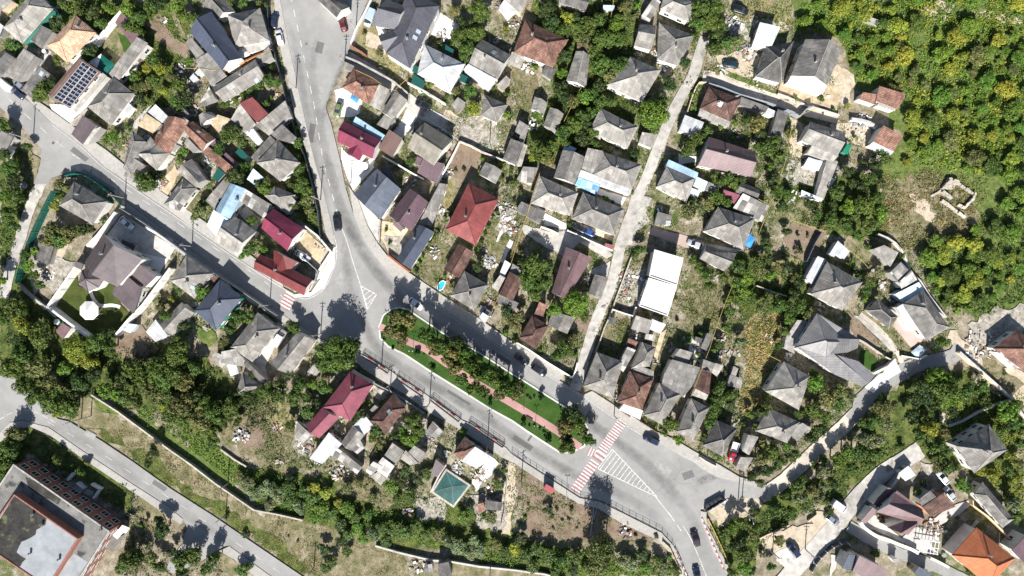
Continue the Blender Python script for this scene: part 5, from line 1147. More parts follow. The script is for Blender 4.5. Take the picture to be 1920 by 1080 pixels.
# central reservation
ISL = [(733,578),(718,590),(710,612),(712,634),(727,650),(758,665),(778,678),(747+30,661+18),(811,700),(882,744),(918,767),(960,790),(987,809),(1049,849),(1071,849),(1096,837),(1104,818),(1102,800),(1092,782),(1076,770),(1053,757),(982,712),(960,699),(898,659),(840,629),(782,590),(767,579),(750,575)]
ISL = [p for i, p in enumerate(ISL) if i != 7]
ip = [gw(p) for p in ISL]
raised('central_reservation', 'kerb', ip, 0.0, 0.47)
tag(tri_sheet('central_lawn', inset(ip, 0.42), 0.478, M['lawn']), kind='structure')
PTH = smooth_line([gw(p) for p in [(712,612),(735,622),(765,640),(800,655),(850,690),(900,722),(950,750),(1000,780),(1045,808),(1088,838)]], 4)
tag(strip_mesh('garden_path', [offset_line(PTH, -0.95), offset_line(PTH, 0.95)], 0.486, M['pave'], [1, 1]), kind='structure')
# road paint
ZP = ZR + 0.006
gp = lambda s, t='P': [gw(p) for p in pts(t, s)]
dashes('centre_line', gp('545,-10 572,115 590,200 606,300 622,360 640,425'), .16, ZP, 2.0, 2.2)
line_paint('centre_line', smooth_line(gp('640,425 650,450 662,490 675,530 690,578'), 5), .16, ZP)
line_paint('edge_line', smooth_line(gp('626,440 632,467 628,498 610,539 582,559 562,558 533,542 498,520'), 4), .14, ZP)
dashes('centre_line', gp('-10,160 60,225 130,285 200,330 260,370 330,415 380,450 450,495 500,530 540,565'), .11, ZP, 2.4, 3.2)
line_paint('edge_line', smooth_line(gp('498,520 409,462 320,400 200,318 156,278 100,235'), 4), .10, ZP)
line_paint('centre_line', smooth_line(gp('1228,930 1240,945 1256,965'), 4), .18, ZP); dashes('centre_line', gp('1256,965 1270,985 1280,1000'), .18, ZP, 2, 1.2)
line_paint('centre_line', smooth_line(gp('1280,985 1295,1010 1310,1045 1328,1090'), 4), .14, ZP)
dashes('centre_line', gp('90,790 140,818 200,855 260,895 330,940 390,980 470,1035 540,1082'), .09, ZP, 2.2, 3.8)
dashes('edge_line', smooth_line(gp('0,787 20,775 45,768 70,773 95,786 110,795'), 4), .14, ZP, 1.5, 1.0)
line_paint('edge_line', smooth_line(gp('820,578 900,626 962,668 1030,706 1094,744 1150,783 1204,816'), 4), .10, ZP)
def crossing(name, t, a, b, w, n, mats=('pr', 'pw')):
    A, B = (Vector(gw(px(t, *q))) for q in (a, b)); u = (B - A).normalized(); wn = Vector((-u.y, u.x)) * w / 2; L = (B - A).length; red = []; wh = []
    for i in range(2 * n):
        p = A + u * L * i / (2 * n); q = A + u * L * (i + .92) / (2 * n); sk = u * 0.0
        (wh if i % 2 else red).append([tuple(p - wn), tuple(q - wn), tuple(q + wn), tuple(p + wn)])
    paint_polys(name, red, ZP, mats[0]); paint_polys(name, wh, ZP, mats[1])
crossing('crosswalk', 'D5', (525, 365), (700, 110), 2.6, 11); crossing('crosswalk', 'D4', (715, 910), (760, 845), 2.8, 2); crossing('crosswalk', 'D4', (755, 835), (935, 580), 2.6, 13)
crossing('crosswalk', 'D4', (640, 830), (705, 860), 2.3, 3); crossing('crosswalk', 'B3', (955, 625), (1025, 500), 3.2, 5)
def hatch(name, t, border, lines, w=.2):
    B = gp(border, t); polys = []
    def seg(a, b, w):
        a, b = Vector(a), Vector(b); u = (b - a).normalized(); m = Vector((-u.y, u.x)) * w / 2; return [tuple(a - m), tuple(b - m), tuple(b + m), tuple(a + m)]
    paint_polys(name, [seg(B[i], B[(i + 1) % len(B)], w) for i in range(len(B))], ZP + .003, 'pw')
    A0, A1 = lines[0]; B0, B1 = lines[1]; n = lines[2]
    a0, a1, b0, b1 = (Vector(gw(px(t, *q))) for q in (A0, A1, B0, B1))
    paint_polys(name, [seg(a0.lerp(a1, (i + .5) / n), b0.lerp(b1, (i + .5) / n), w * .85) for i in range(n)], ZP, 'pw')
hatch('hatched_island', 'D5', '845,8 1225,412 722,172', [(845, 8), (1225, 412), (722, 172), (1225, 412), 15][0:0] or [((845, 8), (1225, 412)), ((722, 172), (1225, 412)), 15])
hatch('hatched_island', 'C3', '165,432 300,505 220,632', [((180, 450), (215, 620)), ((215, 462), (222, 628)), 1], .2)
paint_polys('hatched_island', [[gw(px('C3', *a)), gw(px('C3', *b)), gw(px('C3', b[0] + 5, b[1] + 2)), gw(px('C3', a[0] + 5, a[1] + 2))] for a, b in (((205, 458), (172, 475)), ((240, 472), (182, 520)), ((272, 492), (192, 560)), ((290, 510), (205, 600)))], ZP, 'pw')
# tyre wear and stains
def wear(s, w, z=0.004, mat='wear', st=1.0):
    P = smooth_line(gp(s), 6); strip_mesh('tyre_wear' if mat == 'wear' else 'oil_marks', [offset_line(P, k * w / 4) for k in (-2, -1, 0, 1, 2)], ZR + z, M[mat], [0, .45 * st, .6 * st, .45 * st, 0])
wear('555,-10 575,90 592,190 612,300 640,390 668,450 700,500 750,560 800,600 880,650 960,705 1040,755 1130,810 1200,860 1260,920 1300,980 1340,1080', 3.6)
wear('540,30 560,120 580,230 600,330 625,430', 2.6, .0045, st=.6)
wear('650,470 668,560 690,620 720,665 800,715 900,775 1000,845 1080,890 1160,925 1230,970 1275,1040', 3.2, .005, st=.8)
wear('60,225 200,325 330,415 450,500 540,560 600,600 660,600', 3.2, .0035, st=.25); wear('680,60 650,110 620,180 600,240', 2.0, .0055, 'oil', .8); wear('595,70 590,100 588,130', 2.4, .003, 'oil', .5)
wear('1300,905 1330,895 1355,885', 2.6, .003, 'oil', .9); wear('645,440 650,500 655,560', 3.0, .0055, 'oil', .5); wear('60,790 160,830 300,930 420,1010 520,1085', 3.0, .003, st=.35)
rp = random.Random(3)
for (x, y, l, w_, a, mt) in ((585, 250, 5, 1.6, 80, 'patchA'), (600, 90, 3, 2, 75, 'patchA'), (640, 520, 4, 2.2, 60, 'patchB'), (150, 290, 5, 1.5, -38, 'patchA'), (350, 420, 4, 1.6, -36, 'patchB'), (980, 830, 6, 1.4, -33, 'patchA'), (1240, 880, 5, 3, -30, 'patchB'), (1290, 890, 3, 2, 20, 'patchA'), (720, 600, 3, 2, 10, 'patchB'), (860, 745, 7, .7, -32, 'patchA'), (1000, 812, .6, 5, -36, 'wear'), (1110, 780, 3, 2, -30, 'patchA'), (940, 670, 6, 1, -32, 'patchA'), (600, 180, 1.2, 7, -10, 'patchB'), (540, 75, 1.5, 1.5, 0, 'patchB'), (300, 910, 4, 1.3, -33, 'patchA'), (170, 815, 3, 1.6, -30, 'patchB'), (1400, 920, 4, 1.8, -5, 'patchB')):
    c = gw((x, y)); a = math.radians(a); k = [(c[0] + (u * math.cos(a) - v * math.sin(a)), c[1] + (u * math.sin(a) + v * math.cos(a))) for u, v in ((-l / 2, -w_ / 2), (l / 2, -w_ / 2 * rp.uniform(.8, 1.1)), (l / 2 * rp.uniform(.9, 1.1), w_ / 2), (-l / 2, w_ / 2))]
    paint_polys('asphalt_patch', [k], ZR + .002, mt)
EXCL += [pts('P', '275,35 310,60 355,90 345,110 300,80 270,50'), pts('P', '1485,415 1552,430 1535,470 1505,490 1480,470 1470,440'), pts('P', '848,262 905,285 890,330 850,350 830,330')]
def manhole(t, x, y, r=.38):
    w = gw(px(t, x, y)); mb = MB(); mb.tube([(w[0], w[1], ZR + .004), (w[0], w[1], ZR + .012)], r, 16); tag(mb.build('manhole_cover', M['tar']), kind='structure')
for q in (('B3', 1200, 668), ('D4', 783, 652), ('D4', 912, 530), ('A2', 455, 218), ('B1', 1148, 372), ('C3', 405, 285)): manhole(*q)

# ---------------------------------------------------------------- walls and fences
W = [  # name, tile, points, height, thickness, material, label, category, post spacing, coping, extra
('fence', 'P', '502,12 504,74 513,95 527,146 538,197 548,228 556,260 570,290 584,344 596,398 602,458', 2.0, .1, 'dkfence', 'long dark sheet fence along the left side of the main road', 'fence', 3, None, {}),
('garden_wall', 'P', '218,398 186,440 165,462', 2.4, .5, 'Ww', 'white wall on the upper left side of the villa', 'wall', 0, 'Ww', {}),
('garden_wall', 'A3', '640,280 415,605', 3.0, .45, 'Ww', 'thick white wall on the left side of the villa lawn', 'wall', 3.5, 'Ww', {}),
('garden_wall', 'A3', '415,610 560,720 750,862', 3.0, .45, 'Ww', 'thick white wall on the lower side of the villa lawn', 'wall', 3.5, 'Ww', {}),
('garden_wall', 'A3', '1440,290 1215,590 1090,720 980,852', 3.0, .4, 'Ww', 'long white wall on the right side of the villa garden', 'wall', 4, 'Ww', {}),
('fence', 'P', '227,391 270,418 318,452 358,482 408,517 462,552 520,592', 2.8, .12, 'gyfence', 'tall grey street fence in front of the villa and the grey hips', 'fence', 3.2, None, {}),
('garden_wall', 'P', '273,426 300,441 322,452', 1.6, .4, 'Ww', 'low white wall between the villa yard and the street fence', 'wall', 0, 'Ww', {}),
('mesh_fence', 'P', '228,385 205,362 180,342 160,330 140,326 122,330', 3.0, .06, 'gmesh', 'green mesh fence along the street round the corner plot', 'fence', 3, None, {'pm': 'gren', 'smooth': True}),
('mesh_fence', 'P', '98,358 84,385 73,408 62,432 52,456 40,490 30,530', 3.0, .06, 'gmesh', 'green mesh fence along the left concrete lane', 'fence', 3, None, {'pm': 'gren'}),
('retaining_wall', 'P', '172,740 222,772 268,806 320,844 360,872 404,906 477,956 520,964 568,975', 1.5, .26, 'stone', 'long pale stone wall between the dry verge and the creek', 'wall', 0, 'stone', {}),
('retaining_wall', 'P', '704,1023 750,1036 808,1050 842,1052 900,1062 960,1068 1020,1076 1060,1086', 1.2, .35, 'stone', 'low stone wall along the lower bank of the creek near the bottom', 'wall', 0, 'yardc', {}),
('retaining_wall', 'P', '414,843 440,862 462,875', 0.8, .4, 'stone', 'short stone edge above the grassy creek bank', 'wall', 0, None, {}),
('boundary_wall', 'F4', '890,0 1060,150 1200,275 1330,390 1440,560 1490,640', 1.8, .5, 'Wc', 'long pale wall running down the right side past the rubble plot', 'wall', 0, 'yardc', {}),
('retaining_wall', 'F4', '1315,405 1200,440 1050,505 920,580 800,625', 1.0, .5, 'conc', 'concrete wall crossing the shade above the lone grey hip', 'wall', 0, 'yardc', {}),
('garden_wall', 'F3', '205,-5 290,30 350,70 395,120 420,165 460,260 480,320 560,390 640,520 780,700', 1.4, .3, 'Ww', 'curved white garden wall beside the forest edge', 'wall', 0, 'yardc', {}),
('garden_wall', 'F1', '-20,1005 60,1015 130,1035 195,1075', 1.6, .6, 'Ww', 'curved white wall above the red cottage at the forest edge', 'wall', 0, 'yardc', {}),
('boundary_wall', 'P', '1184,482 1170,520 1155,560 1145,590 1133,615 1118,660 1112,695', 1.3, .3, 'stone', 'stone wall on the right side of the concrete lane', 'wall', 0, None, {}),
('garden_wall', 'D3', '845,630 930,660 1022,687 1045,610', 2.0, .25, 'Ww', 'thin white wall under the white flat-roofed building', 'wall', 0, 'Ww', {}),
('garden_wall', 'P', '966,641 990,655 1027,680 1073,708 1079,695 1083,680', 1.5, .3, 'Ww', 'white wall round the garden corner where the lane meets the avenue', 'wall', 0, 'Ww', {}),
('garden_wall', 'P', '727,478 745,492 767,509', 1.8, .3, 'Wo', 'orange-topped wall at the foot of the long navy building', 'wall', 0, 'orange', {}),
('garden_wall', 'F5', '60,625 90,670 190,740 290,775 380,812 480,850 545,885', 1.6, .7, 'Ww', 'broad white wall round the brown cross-gabled house yard', 'wall', 0, 'Ww', {'smooth': True}),
('garden_wall', 'F5', '645,925 720,960 800,1003', 1.6, .5, 'Ww', 'short white wall between the white pergola and the lower street', 'wall', 0, 'Ww', {}),
('fence', 'E5', '1090,1045 1120,990 1160,935 1215,880 1280,835 1350,810 1440,818', 1.6, .14, 'dkfence', 'curved dark fence with white pillars at the bottom right street', 'fence', 2.2, None, {'pm': 'Ww', 'smooth': True}),
('garden_wall', 'A1', '1030,100 935,205 800,382', 2.2, .55, 'Ww', 'thick white wall left of the mauve lean-to at the top', 'wall', 0, 'Ww', {}),
('garden_wall', 'A1', '600,1052 660,1000 745,925', 1.6, .4, 'stone', 'stone wall beside the solar panel house yard', 'wall', 0, 'stone', {}),
('garden_wall', 'B1', '448,607 600,535 720,475 852,413', 2.6, .3, 'Wo', 'orange-capped wall between the navy gable and the long barn', 'wall', 0, 'orange', {}),
('garden_wall', 'P', '696,0 684,25 671,48 658,82', 1.2, .3, 'Ww', 'white wall along the side street at the top', 'wall', 0, 'Ww', {}),
('garden_wall', 'C1', '40,485 130,520 300,610 440,690 560,790', 2.4, .3, 'conc', 'grey concrete wall along the lower side of the alley', 'wall', 0, 'conc', {}),
('garden_wall', 'C1', '822,60 760,190 700,330 640,450 575,600', 2.4, .35, 'Ww', 'tall white wall right of the huge charcoal house', 'wall', 0, 'yardc', {}),
('garden_wall', 'C1', '80,385 170,440 210,470', 1.6, .3, 'Wb', 'short brick wall below the charcoal house garden', 'wall', 0, None, {}),
('garden_wall', 'C1', '560,700 700,770 880,880', 1.6, .3, 'Ww', 'pale wall along the upper side of the alley', 'wall', 0, 'yardc', {}),
('garden_wall', 'C2', '350,330 440,380 610,480 690,520', 1.8, .25, 'Ww', 'white wall above the dry plot between the blue and plum roofs', 'wall', 0, 'Ww', {}),
('garden_wall', 'C2', '330,870 322,960 318,1060', 2.0, .25, 'conc', 'grey wall running down from the slate-blue gable', 'wall', 0, 'conc', {}),
('garden_wall', 'C2', '1000,205 1100,245 1185,292 1280,330 1370,365', 1.6, .25, 'Wc', 'cream wall at the top of the empty plot', 'wall', 0, 'yardc', {}),
('garden_wall', 'C2', '1000,205 960,290 880,440 800,580', 1.6, .25, 'Ww', 'white wall left of the empty plot', 'wall', 0, 'Ww', {}),
('frame_fence', 'C2', '720,10 800,60 880,115 985,190', 2.2, .1, 'wp', 'white framed glazed screen above the khaki gable', 'fence', 2.0, None, {'open_': True}),
('concrete_fence', 'D2', '470,955 560,995 700,1060 850,1125', 2.2, .2, 'Ww', 'white sectional concrete fence below two parked cars', 'fence', 2.4, None, {}),
('garden_wall', 'Y1', '680,155 780,210 880,275', 2.0, .3, 'Ww', 'white wall below the hip with the white terrace', 'wall', 0, 'Ww', {}),
('garden_wall', 'Y1', '820,470 960,520 1060,570', 2.0, .3, 'Ww', 'white street wall of the white terrace', 'wall', 0, 'Ww', {}),
('fence', 'E1', '40,940 75,830 110,740 140,695 200,695', 1.5, .2, 'Wc', 'cream fence round the brown cottage at the lane fork', 'fence', 3, None, {}),
('boundary_wall', 'E1', '215,705 330,740 480,800 600,835 720,870 820,905 930,950 985,985 1060,905 1100,900', 2.6, .3, 'gyfence', 'long wall on the shaded lower side of the sandy lane', 'wall', 0, None, {}),
('garden_wall', 'E1', '800,792 880,820 1040,890 1180,930 1320,975', 1.2, .3, 'Wc', 'cream wall on the upper side of the sandy lane', 'wall', 0, 'yardc', {}),
('garden_wall', 'E4', '140,885 200,925 285,968', 1.2, .2, 'Wc', 'pale wall at the pavement below the dark grey hip', 'wall', 0, 'yardc', {}),
('picket_fence', 'D4', '868,455 930,505 1000,552', 1.2, .1, 'wood', 'wooden fence in front of the white corrugated carport', 'fence', 1.2, None, {}),
('picket_fence', 'D4', '1090,592 1150,630 1225,680', 1.4, .12, 'wood', 'wooden fence at the foot of the very long grey building', 'fence', 1.0, None, {}),
('garden_wall', 'E3', '620,430 740,475 875,517', 1.4, .3, 'stone', 'low stone wall across the overgrown middle garden', 'wall', 0, None, {}),
('fence', 'P', '1540,435 1528,455 1512,490', 2.2, .15, 'dkfence', 'dark fence on the right side of the bare plot', 'fence', 2.5, None, {}),
('garden_wall', 'Y5', '660,300 665,375 760,450 880,535 1000,650 1130,780 1265,945 1320,905', 1.8, .2, 'Wy', 'thin yellow wall between the orange house and the long grey gable', 'wall', 0, 'Wc', {}),
('garden_wall', 'A3', '165,425 230,490 310,555 400,620 470,690', 1.4, .5, 'stone', 'ragged stone wall below left of the villa', 'wall', 0, 'conc', {}),
('garden_wall', 'B3', '1400,-60 1270,-130 1110,-60', 0.1, .1, 'Ww', '', '', 0, None, None),
('garden_wall', 'B3', '1130,-75 1240,10 1355,145 1255,300', 1.8, .3, 'Ww', 'white wall round the sandy yard at the road corner', 'wall', 0, 'Ww', {}),
('garden_wall', 'B3', '1015,110 1090,170 1245,310 1215,395', 1.8, .2, 'gyfence', 'grey wall between the sandy corner yard and the dark red house', 'wall', 0, None, {}),
('garden_wall', 'C4', '90,160 180,215 275,262', 2.2, .5, 'Ww', 'white wall above the faded crimson house', 'wall', 0, 'Ww', {}),
('garden_wall', 'C4', '275,262 440,345 560,420 700,520', 1.4, .25, 'gyfence', 'grey wall between the railings and the brown and tan hip', 'wall', 0, None, {}),
('garden_wall', 'C5', '885,140 830,220 755,370', 1.6, .25, 'Wc', 'cream wall left of the green pool', 'wall', 0, 'yardc', {}),
('fence', 'C5', '1405,155 1390,330 1375,520 1345,660', 1.5, .1, 'gyfence', 'thin fence on the left side of the dirt track', 'fence', 2.5, None, {}),
('garden_wall', 'F4', '170,180 230,150 290,120 350,60', 1.8, .5, 'Ww', 'white street wall of the large modern grey house', 'wall', 0, 'Ww', {}),
('garden_wall', 'F5', '205,470 300,350 370,250 385,215', 2.0, .6, 'conc', 'grey wall between the white-blue roof and the side street', 'wall', 0, 'yardc', {}),
('retaining_wall', 'E5', '1060,620 1130,565', 1.0, .4, 'Wc', 'short cream wall beside the white van parking', 'wall', 0, None, {}),
('retaining_wall', 'E5', '650,765 720,730 830,685 900,650', 1.0, .35, 'Wc', 'cream wall along the creek above the sandy parking', 'wall', 0, None, {}),
('garden_wall', 'F4', '400,30 560,60 620,30', 1.4, .3, 'Ww', 'low white wall near the blue pool cover at the upper road', 'wall', 0, None, {}),
('garden_wall', 'Z5', '840,400 900,430 1030,520 1130,590 1230,640', 1.4, .3, 'stone', 'stone wall beyond the lawn of the large modern grey house', 'wall', 0, None, {}),
('garden_wall','Z6','30,600 120,640 200,700', 1.4,.3,'Ww','white broken wall at the scrap heap left of the crimson house','wall',0,None,{}),
('garden_wall','Y2','330,1 10,60','','','','','',0,None,None),
]
for w in W:
    if w[-1] is None: continue
    n, t, s, h, th, mt, lb, ct, ps, cp, ex = w
    wallrun(n, t, s, h, th, mt, lb, ct, posts=ps or None, cap=cp, **ex)
# low guard rails and bridge parapet
wallrun('guard_rail', 'D5', '0,30 120,120 270,215 420,310 570,410 740,440 860,495 960,550 1120,625 1260,700 1350,800 1400,900 1440,1010', 1.0, .06, 'blk', 'long black guard rail on the lower side of the avenue', 'railing', posts=2.0, open_=True, z0=.44)
wallrun('bridge_railing', 'E5', '215,600 270,710 330,840 380,960', 1.1, .12, 'yel', 'yellow railing on the right side of the road in the bottom part', 'railing', posts=2.5)
wallrun('bridge_railing', 'D5', '1275,790 1330,840 1380,950 1435,1080', 1.1, .12, 'yel', 'yellow railing on the left side of the road at the bottom', 'railing', posts=2.5)
def striped_kerb(s, label):
    P = gp(s, 'E5'); o0 = P[0]; root = empty('striped_kerb', (o0[0], o0[1], 0), 0, label, 'kerb'); r = MB(); w = MB(); k = 0
    for a, b in zip(P, P[1:]):
        a, b = Vector(a) - Vector(o0), Vector(b) - Vector(o0); L = (b - a).length; n = max(1, int(L / .75)); an = math.atan2((b - a).y, (b - a).x)
        for i in range(n):
            p = a.lerp(b, (i + .5) / n); (r if k % 2 else w).box(p.x, p.y, ZR, ZR + .45, L / n - .005, .28, an); k += 1
    r.build('red_block', M['redp'], root); w.build('white_block', M['kerb'], root)
striped_kerb('158,588 200,690 260,830 345,1020', 'red and white block kerb on the right side of the bottom road')
striped_kerb('-70,840 -20,940 15,1040 40,1090', 'red and white block kerb on the left side of the bottom road')
# pavement railings with red flower boxes
def rail_bay(t, a, b, c, d, label):   # a-b along the road side, thickness towards c
    A, B = (Vector(gw(px(t, *q), .9)) for q in (a, b)); D = Vector(gw(px(t, *d), .9)); u = (B - A).normalized(); L = (B - A).length; n = (D - A); dep = 1.1
    nv = Vector((-u.y, u.x)); nv = nv if nv.dot(n) > 0 else -nv; root = empty('bridge_railing', (A.x, A.y, .44), 0, label, 'railing', 'railings with red boxes along the avenue')
    C1 = B + nv * dep - A; D1 = nv * dep; B1 = B - A
    for nm, (p, q) in (('front_rail', (Vector((0, 0)), B1)), ('back_rail', (D1, C1)), ('end_rail', (Vector((0, 0)), D1)), ('end_rail', (B1, C1))):
        mb = MB()
        for z in (.1, .55, 1.0): mb.tube([(p.x, p.y, z), (q.x, q.y, z)], .05, 5)
        k = max(1, int((q - p).length / 1.6))
        for i in range(k + 1): r = p.lerp(q, i / k); mb.tube([(r.x, r.y, -.4), (r.x, r.y, 1.0)], .045, 5)
        mb.build(nm, M['blk'], root)
    k = max(2, int(L / 4.0))
    for i in range(k):
        p = B1 * ((i + .5) / k) + nv * .62; mb = MB(); mb.box(p.x, p.y, -.05, .3, 1.3, .3, math.atan2(u.y, u.x)); mb.build('flower_box', M['redp'], root)
rail_bay('C4', (195, 10), (410, 150), 0, (190, 40), 'first railing bay from the left, below the walnut tree'); rail_bay('C4', (485, 198), (700, 345), 0, (480, 240), 'second railing bay from the left along the avenue')
rail_bay('C4', (775, 382), (1010, 560), 0, (765, 410), 'third railing bay from the left along the avenue'); rail_bay('C4', (1092, 582), (1380, 775), 0, (1085, 610), 'fourth railing bay, nearest the orange and white roof')

# ---------------------------------------------------------------- yellow gas pipes
for t, s, l in (('B1', '120,572 450,600 640,515 850,415', 'yellow gas pipe crossing above the navy gable'), ('C1', '110,585 250,650 400,748 460,765 555,850', 'yellow gas pipe along the alley at the rusty brown house'),
    ('C1', '460,752 545,672', 'short yellow gas pipe crossing the alley'), ('D1', '862,-20 835,140', 'yellow gas pipe at the top among trees'), ('D1', '580,745 500,900 440,1022', 'yellow gas pipe through the trees left of the square grey hip'),
    ('E2', '940,0 910,130 885,290 858,400 828,492', 'long yellow gas pipe right of the mauve gable'), ('E2', '640,690 742,742 692,860 640,990', 'yellow gas pipe beside the patched sheet roof'), ('E2', '915,868 1060,915 1205,970', 'yellow gas pipe above the bare plot'),
    ('E3', '420,430 350,600 285,780 225,970 180,1080', 'long yellow gas pipe past the overgrown garden'), ('E3', '285,780 395,838', 'short yellow branch pipe below the garden plot'), ('E3', '545,930 690,1000 835,1072', 'yellow gas pipe crossing the straw field'),
    ('Z4', '862,0 780,230 688,455', 'yellow gas pipe between the long grey building and the narrow red house'), ('F1', '185,-10 120,110 58,235', 'yellow gas pipe over the small hut at the top right'), ('E1', '1355,570 1290,690 1210,850', 'yellow gas pipe right of the tall grey barn'),
    ('E1', '1140,905 1050,945 935,1000', 'yellow gas pipe crossing the shaded lane'), ('F3', '0,155 70,215 130,282', 'yellow gas pipe at the white curved wall'), ('Y1', '690,150 610,380 500,700 420,960', 'long yellow gas pipe through the junk yard'),
    ('D2', '470,0 620,68', 'yellow gas pipe left of the hip under the lane tree'), ('C3', '1335,500 1290,600 1245,720', 'yellow gas pipe beside the white box roof on the avenue'), ('D2', '235,470 190,600 120,850', 'yellow gas pipe left of the white terrace hip')):
    pipe(t, s, l)
# poles
for i, (t, x, y, l, h, a) in enumerate((('P', 556, 167, 'pole beside the main road near the top', 8.6, .3), ('P', 602, 376, 'pole at the main road fence above the burgundy gable', 8.6, .2), ('P', 361, 462, 'pole on the street above the grey hip', 7, .8), ('P', 236, 372, 'pole on the street at the mesh fence end', 8, .8),
    ('P', 64, 264, 'pole at the far left street junction', 9, .8), ('P', 507, 572, 'pole beside the red and white crosswalk on the left street', 8, .8), ('P', 602, 626, 'pole left of the walnut tree shadow', 8, 0), ('P', 716, 686, 'pole below the rounded end of the central garden', 7.5, 0),
    ('P', 806, 755, 'pole between the second and third railing bays', 8, .5), ('P', 914, 834, 'pole by the fourth railing bay', 9, .5), ('P', 978, 900, 'pole above the dirt track on the lower pavement', 7.5, .5), ('P', 1135, 942, 'pole at the lower kerb below the hatched triangle', 7, .5),
    ('P', 1151, 778, 'pole at the upper end of the long crosswalk', 6, .5), ('P', 658, 344, 'pole beside the slate-blue gable', 6, 0), ('P', 711, 453, 'pole where the pavement bends by the sandy yard', 6, 0), ('P', 821, 565, 'pole on the pavement near the blue pool', 6, 0),
    ('P', 668, 58, 'pole at the side street top left of the charcoal house', 8, 0), ('P', 647, 118, 'pole at the alley entrance', 7, 0), ('P', 918, 273, 'pole in the dry slope above the empty plot', 7, 0), ('P', 1383, 944, 'left one of the twin poles at the lane junction', 9, .2),
    ('P', 1390, 951, 'right one of the twin poles at the lane junction', 9, .2), ('P', 1509, 1029, 'pole right of the navy car on the sandy parking', 6, 0), ('P', 1448, 1034, 'pole left of the navy car on the sandy parking', 5, 0), ('P', 153, 785, 'left one of the braced poles on the dry verge', 7, .5),
    ('P', 171, 780, 'right one of the braced poles on the dry verge', 7, .5), ('P', 424, 964, 'pole on the dry verge by the creek wall', 7, .5), ('P', 428, 906, 'pole on the green creek bank', 7, .5), ('P', 418, 1036, 'pole at the lower left road junction', 7, .5), ('P', 589, 1062, 'pole on the dry grass near the bottom', 6, .5),
    ('P', 733, 720, 'pole in the gap between the first two railing bays', 5, .5), ('P', 919, 1072, 'pole near the bottom beyond the creek', 7, .5), ('P', 1137, 1000, 'pole in the shade of the big willow', 6, .5), ('P', 1400, 320, 'short pole left of the bushy slope', 5, 0), ('P', 25, 244, 'pole left of the street junction by the hedge', 7, .8))):
    pole(t, x, y, l, h, a)
def park_lamp(x, y, label):
    w = gw((x, y)); root = empty('street_lamp', (w[0], w[1], .48), 0, label, 'lamp', 'lamps of the central garden'); a = MB(); a.tube([(0, 0, 0), (0, 0, 4.2)], .06, 6, .04); a.box(0, 0, 4.1, 4.16, .9, .06); a.build('lamp_post', M['blk'], root)
    for s in (-1, 1): b = MB(); b.tube([(s * .45, 0, 4.16), (s * .45, 0, 4.3), (s * .45, 0, 4.5)], .16, 8, .08); b.build('lamp_head', M['wp'], root)
park_lamp(1004, 792, 'garden lamp beside the bench in the central garden'); park_lamp(724, 616, 'garden lamp at the rounded upper end of the central garden'); park_lamp(775, 655, 'garden lamp by the pink path near the clipped balls'); park_lamp(1062, 925, 'thin lamp on the lower pavement near the long crosswalk'); park_lamp(982, 760, 'garden lamp beside the bare young tree on the pink path')
def bench(x, y, a, label):
    w = gw((x, y)); root = empty('park_bench', (w[0], w[1], .49), a, label, 'bench', 'benches on the pink path'); m = MB()
    for q in (-.18, 0, .18): m.box(0, q, .43, .47, 1.9, .14)
    m.build('seat', M['wood'], root); m = MB()
    for z in (.58, .76): m.box(0, -.3, z, z + .12, 1.9, .04)
    m.build('backrest', M['wood'], root)
    for sx in (-.75, .75):
        for sy in (-.22, .22): m = MB(); m.box(sx, sy, 0, .43, .07, .07); m.build('leg', M['blk'], root)
bench(993, 785, -.55, 'dark wooden bench at the pink path beside the garden lamp'); bench(1053, 822, .95, 'dark bench at the lower end of the pink path')

